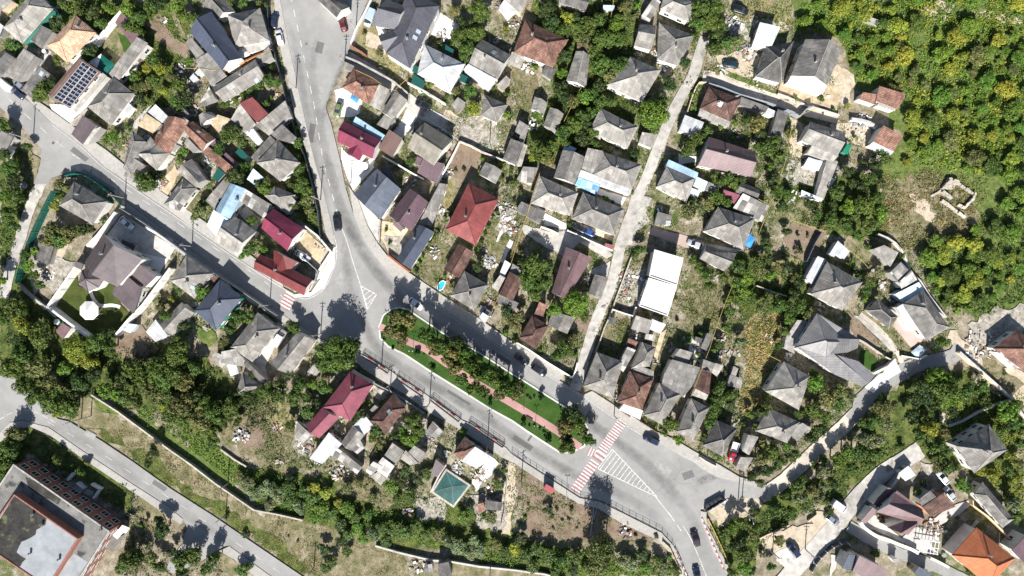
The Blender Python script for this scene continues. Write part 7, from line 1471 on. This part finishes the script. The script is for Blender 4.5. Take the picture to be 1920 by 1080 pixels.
# ---------------------------------------------------------------- trees and shrubs: x, y, radius (photo px), tone, tallness; rounded dark shrub at lower left roadside stands in for tree shadow
T = '''125,10,14,g 150,15,14,g 175,25,14,d 190,45,12,g 205,15,12,b 105,45,14,d 170,95,13,d 162,108,10,g 108,112,10,g 82,172,17,g 94,158,12,d 70,185,9,g 25,85,12,g 240,20,14,b 260,35,15,g 245,50,14,g 280,15,14,g 300,6,12,d 265,60,10,g 291,112,13,g 300,130,12,y 272,160,13,o 255,165,10,o 290,150,12,g 264,189,12,d 305,170,9,y 252,142,11,g 275,128,9,y
332,15,12,b 345,30,12,g 343,5,11,g 365,35,12,g 430,5,10,g 455,6,10,g 487,5,9,o 500,10,8,g 353,115,9,b 322,145,10,o 335,160,14,g 350,185,14,d 330,190,12,g 340,205,9,g 440,185,9,g 455,177,9,g 470,170,9,g 487,160,10,g 503,152,12,g 517,155,12,g 495,196,10,g 511,129,8,g 421,196,9,g 508,185,7,b
425,255,14,g 440,243,14,d 455,265,12,g 410,280,12,g 440,331,17,d 458,312,11,g 498,351,14,g 485,343,9,d 344,284,9,b 336,300,8,b 373,395,13,o 364,406,8,g 380,380,9,g 473,413,10,g 560,268,10,g 556,300,10,g 562,320,12,g 567,340,12,g 574,360,12,g 560,352,10,g 577,375,11,o 581,395,9,o 588,405,8,g 550,385,10,d 545,345,10,d 540,320,8,g 555,240,7,b 570,310,8,b
469,467,13,g 480,455,12,o 495,471,10,b 460,475,8,b 455,482,8,b 382,547,14,b 375,558,9,g 447,592,15,g 468,598,14,g 435,605,9,d 551,612,14,g 418,640,12,o 432,620,9,g 425,650,9,o 333,651,19,g 345,612,12,d 322,560,8,y 335,545,6,g 632,662,34,g 610,675,22,g 655,650,20,g 300,560,8,o
18,315,16,g 10,290,12,g 27,340,14,d 33,371,15,g 10,370,12,b 16,400,15,g 32,425,12,g 52,275,9,g 6,235,14,g 40,455,10,g 213,258,10,b 198,264,8,g 240,240,8,g 275,344,17,g 264,333,12,g 290,328,9,d 124,353,12,o 110,345,10,o 103,385,10,y 113,368,11,g 100,431,16,o 130,440,18,o 115,452,15,g 88,452,12,o 150,432,13,d 168,428,10,d 193,413,7,g 305,330,7,g
53,498,12,b 65,515,10,g 45,475,10,g 18,555,20,g 5,520,15,b 30,582,15,g 8,592,16,g 73,629,22,g 33,597,14,y 48,615,14,y 38,640,14,d 144,657,24,y 170,680,15,y 186,642,20,g 205,650,15,g 205,625,12,d 300,576,9,o 312,592,12,g 305,570,8,o 75,535,9,g 65,470,9,b
20,690,22,g 45,668,20,g 72,690,19,o 45,722,17,g 72,742,20,g 102,752,22,g 127,765,20,g 95,720,18,o 135,737,16,d 120,691,14,b 150,715,18,d 175,700,16,d 110,775,11,y 195,733,15,b 215,738,14,b 236,745,14,g 225,713,12,d 249,693,18,g 270,705,20,g 295,690,20,g 315,712,20,g 275,730,18,o 300,742,18,o 256,752,13,g 322,740,16,g 13,844,20,g 29,815,16,o 5,868,15,g 5,895,14,b 30,850,12,d 108,862,10,g 151,884,9,g 287,851,13,d 132,873,8,g 165,870,8,o 278,868,9,d
333,672,19,g 330,702,20,g 344,716,18,o 365,690,14,g 338,755,22,o 404,776,20,g 435,762,18,g 375,790,20,o 396,808,16,g 418,792,12,g 345,785,16,g 400,826,13,g 470,750,14,d 456,735,12,d 500,733,16,g 520,742,15,g 553,744,16,g 578,771,14,g 609,727,14,g 585,720,10,b 545,797,10,g 540,700,12,d 525,720,11,g 560,722,12,g 575,745,11,g 475,700,10,d 320,780,15,g 310,762,13,y 565,710,10,d 595,755,10,d 365,740,13,d 385,752,12,g 445,790,9,g 440,740,11,d
464,904,14,s 480,925,14,s 500,915,16,s 520,930,16,s 541,917,14,g 506,945,12,s 545,937,14,g 560,952,14,s 587,935,14,g 600,952,16,b 590,972,12,b 612,925,12,y 588,915,12,y 545,900,10,d 450,893,9,o 570,925,12,g 620,965,12,g 635,945,10,y
650,955,14,b 669,991,12,b 655,1003,12,g 700,1000,14,s 715,990,12,g 690,965,10,b 740,992,14,g 760,1000,14,g 780,990,14,g 800,1002,12,g 725,1015,12,g 820,1002,12,o 840,1017,14,s 860,1025,14,s 880,1035,14,s 900,1032,14,s 890,1015,12,s 930,1022,12,o 945,1037,12,g 665,970,11,g 640,985,12,d 680,1012,10,b
735,911,15,b 769,929,15,g 785,900,12,d 760,882,12,d 800,890,11,g 745,935,9,g 869,969,12,b 880,957,9,g 920,970,12,o 933,907,12,g 945,880,8,g 700,935,9,o 720,885,9,o 650,915,12,o 672,905,11,o 755,905,11,d 932,945,9,d 905,968,8,g
775,790,16,g 768,822,16,b 785,805,13,g 755,808,10,b 707,805,13,g 712,830,12,o 740,817,10,d 674,776,13,d 869,809,8,b 690,757,7,b 668,790,9,d 705,845,8,o 697,820,9,b 880,825,5,g 858,852,5,g
742,595,15.2,o,1.61 766,602,15.2,o,1.61 735,620,15.2,o,1.49 754,632,13.9,o,1.38 750,645,11.4,o,1.32 725,630,7,g 799,627,15.2,g,1.72 815,650,16.6,o,1.61 830,645,16.6,g,1.72 850,660,16.6,o,1.61 842,675,13.9,o,1.49 857,640,15.2,d,1.72 872,665,16.6,g,1.72 853,690,15.2,o,1.49 885,680,16.6,g,1.72 897,705,15.2,g,1.61 915,700,15.2,g,1.72 928,712,15.2,g,1.72 888,728,13.9,g,1.38 905,735,12.7,g,1.32 952,727,15.2,g,1.72 968,738,13.9,o,1.38 972,722,12.7,d,1.61 935,742,11.4,o,1.32 1063,797,17.8,o,1.49 1083,793,16.6,g,1.61 1077,776,16.6,d,1.61 1105,825,12.7,g,1.49 1063,838,15.2,g,1.38 1062,818,11.4,d,1.32 1092,810,11.4,o,1.32 866,712,12.7,g,1.32 945,712,12.7,g,1.49
783,661,6.5,c,1.3 805,663,4,c 795,664,3,c 815,664,4,c 821,665,4,c 811,690,5.5,c,1.2 805,683,3,c 918,756,6.5,c,1.3 983,795,7,c,1.2 992,797,4,c 1002,797,4,c 1012,802,4,c 1020,801,3,c 1020,809,4,c 1022,818,4,c 1028,825,6.5,c,1.2 1016,744,7,c,1.6 988,742,4,c 994,746,4,c 1001,742,4,c 718,628,4,c 722,636,4,c 736,652,5,c
898,20,20,g 869,44,12,d 862,67,17,g 891,62,17,g 875,90,15,g 873,107,12,g 825,82,8,g 853,20,10,o 887,204,13,y 880,173,14,g 855,171,9,o 808,160,8,y 949,175,8,d 923,165,6,g 949,55,8,y 835,182,6,g 712,100,8,o 683,62,6,o 950,215,8,b 705,15,5,g 888,43,10,g 845,85,7,g 955,228,6,b 792,168,6,b 935,160,6,g
1025,20,16,d 1035,44,16,d 1064,33,13,y 1055,55,14,g 1080,35,12,d 1085,52,14,g 1102,49,17,g 1120,40,16,g 1133,73,19,g 1155,44,16,b 1160,75,14,g 1127,122,18,g 1160,122,17,g 1145,142,14,o 1125,160,12,d 1058,107,14,d 1053,138,10,b 1066,98,11,g 1050,163,13,d 1058,184,14,d 1072,192,13,o 1098,184,14,b 1112,178,12,g 1125,195,14,g 1093,218,14,g 1110,212,12,g 1031,198,8,y 1002,127,8,b 1145,192,11,g 1227,213,27,b 1240,190,14,g 1253,158,14,d 1192,205,11,g 1173,13,13,o 1195,10,8,b 1008,215,9,b 1225,240,12,g 1115,95,14,g 1092,75,14,o 1050,75,10,g 1190,30,8,o 1025,105,5,b
1313,18,18,g 1340,15,17,g 1330,42,17,g 1308,45,15,g 1352,48,13,g 1338,89,15,g 1361,82,14,g 1382,78,13,o 1345,66,12,d 1285,118,11,d 1300,68,11,g 1325,70,11,g 1490,188,6,b 1540,185,7,g 1561,204,5,g 1588,200,8,y 1300,178,6,b 1296,200,6,b
1055,249,14,g 1078,235,16,g 1093,260,14,d 1110,250,13,g 1117,271,12,g 1017,287,18,g 1005,272,13,g 1033,276,12,g 1030,300,11,o 1188,290,9,d 1135,373,8,b 1060,268,10,g 1148,380,6,g 960,320,7,g 1100,232,12,d 1065,410,6,o 1068,422,6,g 1000,295,9,y 966,380,7,o 975,362,7,g 1212,325,6,g 1190,360,6,b
1293,270,15,g 1310,260,13,g 1285,285,11,g 1325,248,11,g 1352,238,8,b 1376,230,8,b 1418,233,18,o 1402,222,12,d 1425,250,12,d 1440,280,15,g 1455,267,13,g 1461,295,13,g 1426,276,12,g 1358,335,15,g 1376,345,12,g 1342,333,11,g 1390,337,9,d 1342,371,14,g 1362,382,11,g 1330,385,11,o 1291,397,15,o 1311,392,11,o 1451,336,12,d 1456,360,14,g 1480,366,10,g 1467,386,12,d 1475,435,9,d 1435,452,9,d 1468,308,9,s 1445,312,9,g 1470,222,9,g 1480,250,9,o 1280,375,10,g 1298,378,10,g 1430,432,8,d 1380,315,6,g 1298,312,7,g 1495,440,5,d 1515,443,5,o
1520,384,12,d 1532,402,10,g 1569,362,16,g 1590,386,17,b 1560,411,14,g 1585,420,15,g 1545,425,9,o 1590,322,13,d 1622,387,21,g 1650,402,17,b 1630,424,16,g 1645,370,13,g 1614,352,12,d 1600,405,12,d 1605,440,10,g 1560,385,10,d 1630,335,14,g 1655,345,12,o 1640,310,12,d 1660,300,12,g 1620,305,9,d 1600,255,6,g 1650,285,10,g 1600,345,10,d
1387,502,15,g 1400,520,14,b 1385,531,12,g 1395,545,13,b 1387,556,10,g 1422,496,12,g 1441,486,10,d 1445,517,11,b 1460,500,9,o 1488,520,10,o 1497,470,9,d 1462,571,15,g 1480,580,14,g 1502,573,15,g 1515,587,13,o 1490,550,12,d 1500,530,12,d 1471,622,10,g 1460,648,9,g 1324,513,12,g 1332,535,11,g 1355,520,11,g 1310,500,10,g 1369,584,11,g 1362,615,11,g 1388,642,11,s 1350,647,9,g 1312,628,8,g 1430,575,13,o 1410,560,11,g 1442,555,10,o 1368,560,9,b 1342,485,9,g 1300,487,9,g 1440,465,9,g 1475,500,11,d 1480,600,10,b 1470,480,7,g 1355,500,9,g 1320,640,8,b 1290,640,8,b
898,498,12,d 951,584,12,d 949,624,7,b 845,537,6,b 835,520,6,b 800,470,6,b 806,458,6,b 793,482,6,b 813,447,6,b 788,497,6,b 820,437,6,g 908,440,6,b 915,425,6,g 922,410,6,b 929,398,6,g 903,455,6,g 897,470,6,b 957,604,9,o 945,560,7,g 930,570,5,g 780,510,6,g 775,300,8,g 768,305,8,g 855,318,4,d 870,318,5,d 912,322,6,g 945,312,7,b 930,300,6,g 905,300,6,b 898,320,5,b 940,335,6,g 955,345,8,o 968,340,7,g 725,430,5,g 730,455,5,g 842,400,6,d 835,407,5,g
1005,500,22,g 990,525,18,g 1018,530,17,g 985,495,14,d 1003,550,14,g 1022,500,14,d 1080,569,24,b 1062,555,13,g 1038,580,14,b 1095,590,12,g 1060,651,16,g 1046,665,14,g 1074,640,11,o 973,596,12,o 968,612,8,o 1200,467,11,g 1190,478,8,g 1240,590,6,g 1215,588,6,b 1262,520,8,g 1264,560,8,g 1205,655,6,o 1142,663,6,b 1130,650,7,g 1013,657,5,b 1080,668,7,b 1070,620,8,d 965,640,7,d 1270,600,5,g
1256,793,16,g 1271,824,10,b 1212,788,5,y 1230,800,5,b 1245,812,8,g 1222,795,3,g 1350,726,14,g 1365,740,13,g 1345,746,12,g 1339,765,12,g 1329,794,11,g 1320,820,9,g 1370,757,10,d 1335,780,10,g 1378,740,9,d 1360,700,6,o 1375,725,7,g 1345,800,6,b 1310,665,7,g 1340,655,8,g
1436,762,12,g 1424,773,13,d 1419,800,9,b 1405,777,9,b 1393,795,7,g 1441,740,8,b 1530,718,17,b 1550,745,20,o 1524,771,16,g 1575,732,16,o 1570,757,13,g 1500,775,11,g 1545,782,13,g 1535,822,13,g 1520,842,13,d 1475,838,9,b 1444,849,18,g 1425,862,14,o 1461,867,14,g 1440,882,13,d 1410,890,12,d 1478,887,11,g 1425,905,9,s 1515,720,10,b 1525,700,9,b 1495,700,8,g 1590,740,11,d 1545,805,11,d 1400,870,8,d 1495,862,9,g 1430,832,11,o
1444,938,12,b 1455,955,13,g 1480,960,13,g 1440,967,11,g 1413,958,9,d 1375,984,14,b 1395,980,12,g 1420,987,11,g 1500,935,13,s 1493,909,14,g 1511,902,13,g 1520,920,13,o 1542,884,14,s 1525,872,11,g 1569,862,14,b 1590,850,14,b 1562,905,11,d 1553,957,10,d 1380,1018,15,d 1400,1040,13,g 1412,1003,9,o 1395,1062,13,b 1370,1075,10,g 1460,1013,11,o 1446,1062,9,g 1536,935,11,s 1475,930,11,g 1545,915,10,s 1430,1040,7,o 1410,1070,9,d 1540,860,10,g 1355,1000,8,g 1470,985,8,d
1618,798,13,g 1652,775,20,o 1638,792,14,g 1672,762,13,o 1615,822,13,s 1640,827,15,s 1640,850,13,g 1610,850,14,g 1628,868,12,g 1600,880,12,g 1773,727,22,g,1.2 1758,708,18,b,1.2 1787,742,17,b,1.2 1768,752,14,b 1812,733,14,g 1840,727,13,g 1725,725,16,d 1713,750,15,d 1738,745,15,d 1742,802,15,y 1770,812,13,o 1720,830,13,g 1745,840,15,g 1772,846,11,g 1776,874,14,g 1888,771,18,b 1906,792,14,g 1880,802,13,g 1915,832,13,g 1890,880,13,g 1862,892,14,y 1800,907,13,b 1815,916,9,g 1900,947,14,s 1906,970,12,g 1720,922,8,b 1757,877,10,o 1653,975,8,p 1695,1024,6,g 1781,976,6,g 1795,970,5,g 1815,1076,12,g 1642,1033,9,g 1662,800,12,s 1742,700,14,d 1905,760,12,g 1915,805,10,b 1838,885,10,y 1708,780,12,d 1752,760,13,d 1690,850,8,g 1910,870,11,o 1900,900,10,y 1915,915,9,y 1862,835,0.5,g 1732,905,8,g 1655,745,9,g 1785,770,10,d 1850,760,9,d 1868,900,9,b
1767,640,13,g 1690,480,7,b 1633,529,12,g 1625,545,11,g 1650,512,11,s 1648,555,10,s 1610,520,7,g 1620,560,8,b 1618,562,6,b 1655,700,7,b 1600,505,8,g 1590,495,7,g 1655,665,6,g 1675,650,6,g 1615,450,8,b 1628,462,7,g 1885,700,5,g 1600,487,6,b 1753,655,8,g
244,1051,19,g 230,1062,14,g 258,1042,13,g 285,1047,13,o 300,1062,12,g 304,995,15,d 338,1051,18,g 362,1042,17,g 398,1050,15,g 342,1075,13,d 385,1068,12,g 453,1071,13,g 466,1062,9,g 322,1035,9,d 275,975,7,o 423,968,6,d 460,1003,8,d 607,1029,12,d 622,1052,11,g 610,1065,10,g 298,975,10,d 262,983,6,b 640,1015,12,d 650,1035,10,g 541,1005,3,d 558,1015,4,d
1027,956,10,d 1070,955,6,d 1066,973,4,d 1044,955,5,d 1036,970,5,g 1055,975,4,g 1086,982,3,g 1037,990,4,g 990,945,4,g 1082,990,3,g 1038,927,3,b 975,1010,13,d 965,1030,13,y 985,1040,13,g 1006,1030,13,g 1030,1045,15,g 1056,1050,15,g 1080,1045,13,g 1000,1062,13,g 1040,1072,13,g 1076,1070,11,d 1100,1062,11,g 1127,1030,27,o,1.5 1118,1058,20,o,1.2 1169,1053,15,s 1185,1062,13,s 1205,1040,12,d 1210,1062,13,b 1235,1052,12,g 1240,1072,13,s 1268,1070,9,g 1231,1004,6,d 975,935,3,g 1192,1003,5,d 992,1022,8,b 1255,1047,8,b 972,985,6,b 984,970,5,b'''
for s in T.split():
    q = s.split(',')
    if float(q[2]) < 2: continue
    if 880 < float(q[1]) and 440 < float(q[0]) < 1290 and float(q[2]) < 20 and len(q) < 5: q.append('0.62')      # low bushes on the creek
    plant(float(q[0]), float(q[1]), float(q[2]), q[3], float(q[4]) if len(q) > 4 else 1.0)
# wooded hillside on the right
NE = [('1500,8 1925,-8 1925,330 1850,325 1790,320 1700,305 1702,240 1705,190 1640,155 1608,150 1590,95 1560,66 1500,60', 24, 'gbbyyobyb'), ('1735,455 1800,445 1850,400 1925,330 1925,490 1890,535 1850,575 1800,592 1770,572 1742,545 1725,500', 22, 'gbbygbyby')]
rr = random.Random(41); KEEP = []
for s, d, cols in NE:
    P = pts('P', s); xs = [p[0] for p in P]; ys = [p[1] for p in P]
    for _ in range(2600):
        x, y = rr.uniform(min(xs), max(xs)), rr.uniform(min(ys), max(ys))
        if not inside(P, np.array([x]), np.array([y]))[0]: continue
        if any(math.dist((x, y), q) < e for q, e in KEEP) or any(math.dist((x, y), c) < e for c, e in (((1765, 20), 40), ((1860, 30), 42), ((1735, 98), 22), ((1775, 70), 14), ((1700, 10), 18), ((1760, 345), 60), ((1640, 40), 16))): continue
        r = rr.choice([8.6, 10, 12, 15, 19]); KEEP.append(((x, y), r * rr.uniform(1.35, 2.2)))
        plant(x, y, r, rr.choice(cols), 0.58)
plant_n = [p for p in PLANTS if p[2] > 8.5]
if len(plant_n) > 300:      # the smallest trees of the crowded groves go into the uncounted undergrowth below
    cut = sorted(p[2] + (5 if p[1] > 620 or p[0] < 1480 else 0) for p in plant_n)
import bisect
make_plants()
# ---------------------------------------------------------------- leafy ground cover, countless
def U(nm, s, dens, h, c, cov, sz=.32, sd=1, lb='low leafy growth'): undergrowth(nm, pts('P', s), dens, h, LEAFC[c] if isinstance(c, str) else c, cov, sz, sd, lb)
ST = (0.30, 0.245, 0.115); DG = (0.20, 0.165, 0.085)
U('undergrowth', '1500,8 1925,-8 1925,330 1850,325 1790,320 1700,305 1702,240 1705,190 1640,155 1608,150 1590,95 1560,66 1500,60', 9, 1.2, 'b', .25, .38, 3, 'dense leafy scrub between the hillside trees at the top right')
U('undergrowth', '1500,8 1925,-8 1925,330 1850,325 1790,320 1700,305 1702,240 1705,190 1640,155 1608,150 1590,95 1560,66 1500,60', 7, 1.6, 'y', .12, .40, 9, 'yellow-green scrub patches on the hillside at the top right')
U('undergrowth', '1735,455 1800,445 1850,400 1925,330 1925,560 1850,590 1800,592 1770,572 1742,545 1725,500', 9, 1.5, 'g', .3, .36, 4, 'leafy scrub on the slope at the right edge')
U('dry_grass', '1655,330 1740,318 1800,335 1850,380 1850,440 1760,452 1700,470 1640,440', 9, .5, DG, .1, .3, 5, 'tussocky dry grass round the stone ruin'); U('undergrowth', '1655,330 1740,318 1850,335 1850,440 1760,452 1700,470 1640,440', 6, .9, 'o', .05, .34, 6, 'olive scrub tufts in the dry clearing')
U('dry_grass', '1400,590 1470,590 1480,640 1465,700 1430,760 1390,800 1385,760 1400,690 1395,640', 14, .6, ST, .35, .34, 7, 'straw-coloured standing grass in the long field')
U('undergrowth', '1380,470 1500,480 1530,560 1520,600 1470,640 1395,600 1370,560', 9, 1.1, 'g', .1, .32, 8, 'overgrown middle garden vegetation'); U('undergrowth', '1285,490 1370,480 1375,570 1370,650 1290,620', 7, .8, 'o', .0, .3, 10, 'weeds in the plot right of the white flat roof')
U('creek_plants', '190,740 330,820 440,905 480,950 640,985 760,1010 960,1060 960,1020 830,985 640,930 520,890 440,860 380,820 260,760', 11, 1.0, 'b', .35, .32, 11, 'lush green plants along the creek')
U('creek_plants', '960,1010 1060,1025 1160,1030 1280,1040 1290,1085 960,1070', 10, 1.1, 'b', .35, .34, 12, 'lush green plants along the lower creek')
U('undergrowth', '0,560 120,610 220,650 320,640 420,700 560,720 520,780 430,830 330,790 190,730 100,760 40,720 0,690', 8, 1.6, 'd', .15, .36, 13, 'shady undergrowth of the grove left of centre')
U('undergrowth', '1330,990 1420,960 1530,900 1600,850 1700,780 1730,700 1850,690 1900,760 1850,880 1760,860 1700,840 1640,880 1560,950 1480,975 1440,1010 1400,1080 1370,1080', 8, 1.3, 'g', .15, .34, 14, 'bushy growth on the banks at the lower right')
U('undergrowth', '1780,760 1920,740 1920,980 1850,900 1790,880', 8, 1.2, 'y', .1, .34, 15, 'yellowish scrub at the right edge round the lone grey hip')
U('undergrowth', '0,270 60,290 60,350 30,470 60,560 0,560', 9, 1.3, 'g', .3, .34, 16, 'hedge growth at the left edge')
U('undergrowth', '545,225 560,230 598,400 610,450 560,400 530,380 540,300', 9, 1.2, 'g', .2, .3, 17, 'overgrown strip inside the main road fence')
U('undergrowth', '1010,190 1190,150 1190,260 1120,300 1000,310 960,250', 7, 1.2, 'd', .1, .32, 18, 'shady garden growth in the middle of the top part'); U('undergrowth', '1000,0 1200,0 1185,150 1100,200 1040,180 1040,100', 8, 1.3, 'd', .2, .34, 19, 'undergrowth of the grove at the top')
U('undergrowth', '1270,200 1300,150 1345,220 1480,180 1500,250 1480,380 1400,370 1300,320', 7, 1.1, 'g', .15, .32, 20, 'garden growth round the brown and mauve roofs'); U('undergrowth', '1440,350 1640,340 1660,460 1590,440 1500,420', 8, 1.2, 'g', .15, .34, 21, 'bushy growth above the bare plot')
U('garden_plants', '900,440 940,380 990,420 985,480 960,560 900,500', 7, .7, 'o', .0, .26, 22, 'weeds of the junk yard garden'); U('garden_plants', '785,500 830,445 850,470 835,530 800,545', 8, .5, 'b', -.05, .24, 23, 'garden rows above the pavement')
U('garden_plants', '1120,595 1180,600 1180,650 1150,690 1115,680', 10, .9, 'o', .15, .28, 24, 'overgrown grassy plot right of the concrete lane'); U('garden_plants', '1245,610 1310,620 1280,700 1240,700', 9, .8, 'g', .05, .28, 25, 'vegetable growth above the very long grey building')
U('garden_plants', '1300,680 1390,690 1390,800 1330,850 1310,840 1330,760', 9, 1.1, 'g', .25, .3, 26, 'hedges between the lower grey houses'); U('garden_plants', '640,880 760,900 790,1000 650,990', 7, .9, 'o', .1, .3, 27, 'wild growth between the sheds and the creek')
U('dry_grass', '165,745 250,800 320,845 400,902 480,957 640,985 760,1010 760,1090 590,1090 450,1000 320,915 190,825', 5, .22, DG, .1, .26, 28, 'tufts of the dry verge above the lower left road'); U('grass_tufts', '165,745 250,800 320,845 400,902 480,957 640,985 760,1010 760,1090 590,1090 450,1000 320,915 190,825', 5, .2, 'o', -.02, .24, 29, 'green tufts in the dry verge')
U('undergrowth', '60,800 250,905 300,1000 260,1080 220,1080 240,980 150,900 0,880 0,830', 8, .9, 'd', .2, .3, 30, 'shaded plants in front of the brick school'); U('undergrowth', '250,960 320,980 420,1040 430,1090 230,1090', 7, .9, 'o', .1, .3, 31, 'scrub at the bottom left junction')
U('garden_plants', '225,0 330,10 350,130 300,200 240,190 200,130 250,110', 7, .9, 'g', .05, .3, 32, 'orchard growth near the top left'); U('garden_plants', '190,180 260,190 330,210 300,350 250,350 190,280', 6, .8, 'g', -.05, .3, 33, 'small gardens between the terrace roofs'); U('garden_plants', '330,230 480,250 560,420 470,430 420,330 350,430 300,350', 7, .9, 'g', .0, .3, 34, 'small gardens left of the big grey hip')
U('garden_plants', '420,440 500,440 480,500 560,640 460,640 320,560 300,500 410,520', 6, .8, 'g', .0, .3, 35, 'gardens on both sides of the left street'); U('garden_plants', '420,700 600,700 600,880 450,870', 6, .7, 'o', -.05, .3, 36, 'weeds on the rubble plot'); U('undergrowth', '470,760 600,740 600,880 520,880', 7, .9, 'g', .1, .3, 61, 'bushes round the rubble plot')
U('garden_plants', '830,90 960,130 1000,240 930,300 840,230', 5, .6, 'o', -.1, .26, 37, 'weeds of the dry slope'); U('garden_plants', '890,290 1000,300 985,400 920,380', 7, .8, 'g', .05, .28, 38, 'plants behind the brick-red hip'); U('garden_plants', '940,560 1130,600 1080,690 960,630', 7, .9, 'g', .1, .3, 39, 'garden plants between the brown tiled houses')
U('grass_bank', '1335,138 1400,166 1460,190 1458,172 1400,148 1345,130', 14, .3, 'b', .4, .22, 40, 'bright grass verge of the sandy lane'); U('garden_plants', '1290,165 1340,160 1335,200 1360,240 1290,240', 9, .9, 'b', .2, .28, 41, 'bright green plants round the brown tiled cottage')
U('grass_tufts', '0,840 20,830 60,850 0,900', 8, .8, 'b', .3, .3, 42, 'bright bushes left of the brick school'); U('grass_tufts', '965,870 1120,945 1240,1000 1200,1020 1000,1010', 3, .2, DG, .0, .22, 43, 'sparse dry tufts on the brown plot')

VIL = '100,0 1490,0 1600,230 1680,300 1560,350 1560,440 1700,460 1800,620 1640,700 1590,780 1400,920 1300,870 1150,770 960,640 780,530 640,300 700,0 500,0 560,220 620,440 600,560 330,410 100,240 0,150 0,0'
U('garden_plants', VIL, 6, .8, 'b', -.03, .27, 51, 'bright garden plants and weeds in the yards'); U('garden_plants', VIL, 6, .9, 'g', -.05, .28, 52, 'green garden plants and weeds in the yards'); U('garden_plants', VIL, 4, .5, DG, -.1, .26, 53, 'dry weeds in the yards')
LV = '230,600 330,450 600,600 1240,980 1000,1000 780,1000 640,900 480,860 560,700 330,640'
U('garden_plants', LV, 6, .9, 'g', -.02, .28, 54, 'garden plants below the avenue'); U('garden_plants', LV, 4, .8, 'b', -.12, .27, 55, 'bright weeds below the avenue')
# more loose boards, blocks and buckets in the yards
VP = pts('P', VIL); LP = pts('P', LV); rr = random.Random(77); k = 0; used = []
while k < 60:
    x, y = rr.uniform(60, 1700), rr.uniform(10, 960)
    A = np.array([x]); B_ = np.array([y])
    if not (inside(VP, A, B_)[0] or inside(LP, A, B_)[0]): continue
    if any(inside(f, A, B_)[0] for f in FOOT + EXCL[-16:] + [MAIN, SW]) or any(math.dist((x, y), u) < 24 for u in used): continue
    if any(math.dist((x, y), (p[0], p[1])) < p[2] + 4 for p in PLANTS): continue
    used.append((x, y)); k += 1; heap('P', x, y, rr.uniform(.8, 1.9), rr.randint(6, 18), [['conc', 'wood', 'stone'], ['stone', 'wood', 'wp', 'gyfence'], ['wood', 'gyfence', 'conc', 'Wb', 'Wc'], ['stone', 'wood', 'conc']][k % 4], 'loose boards, blocks and scrap lying in a yard', .4, 'yard_clutter')
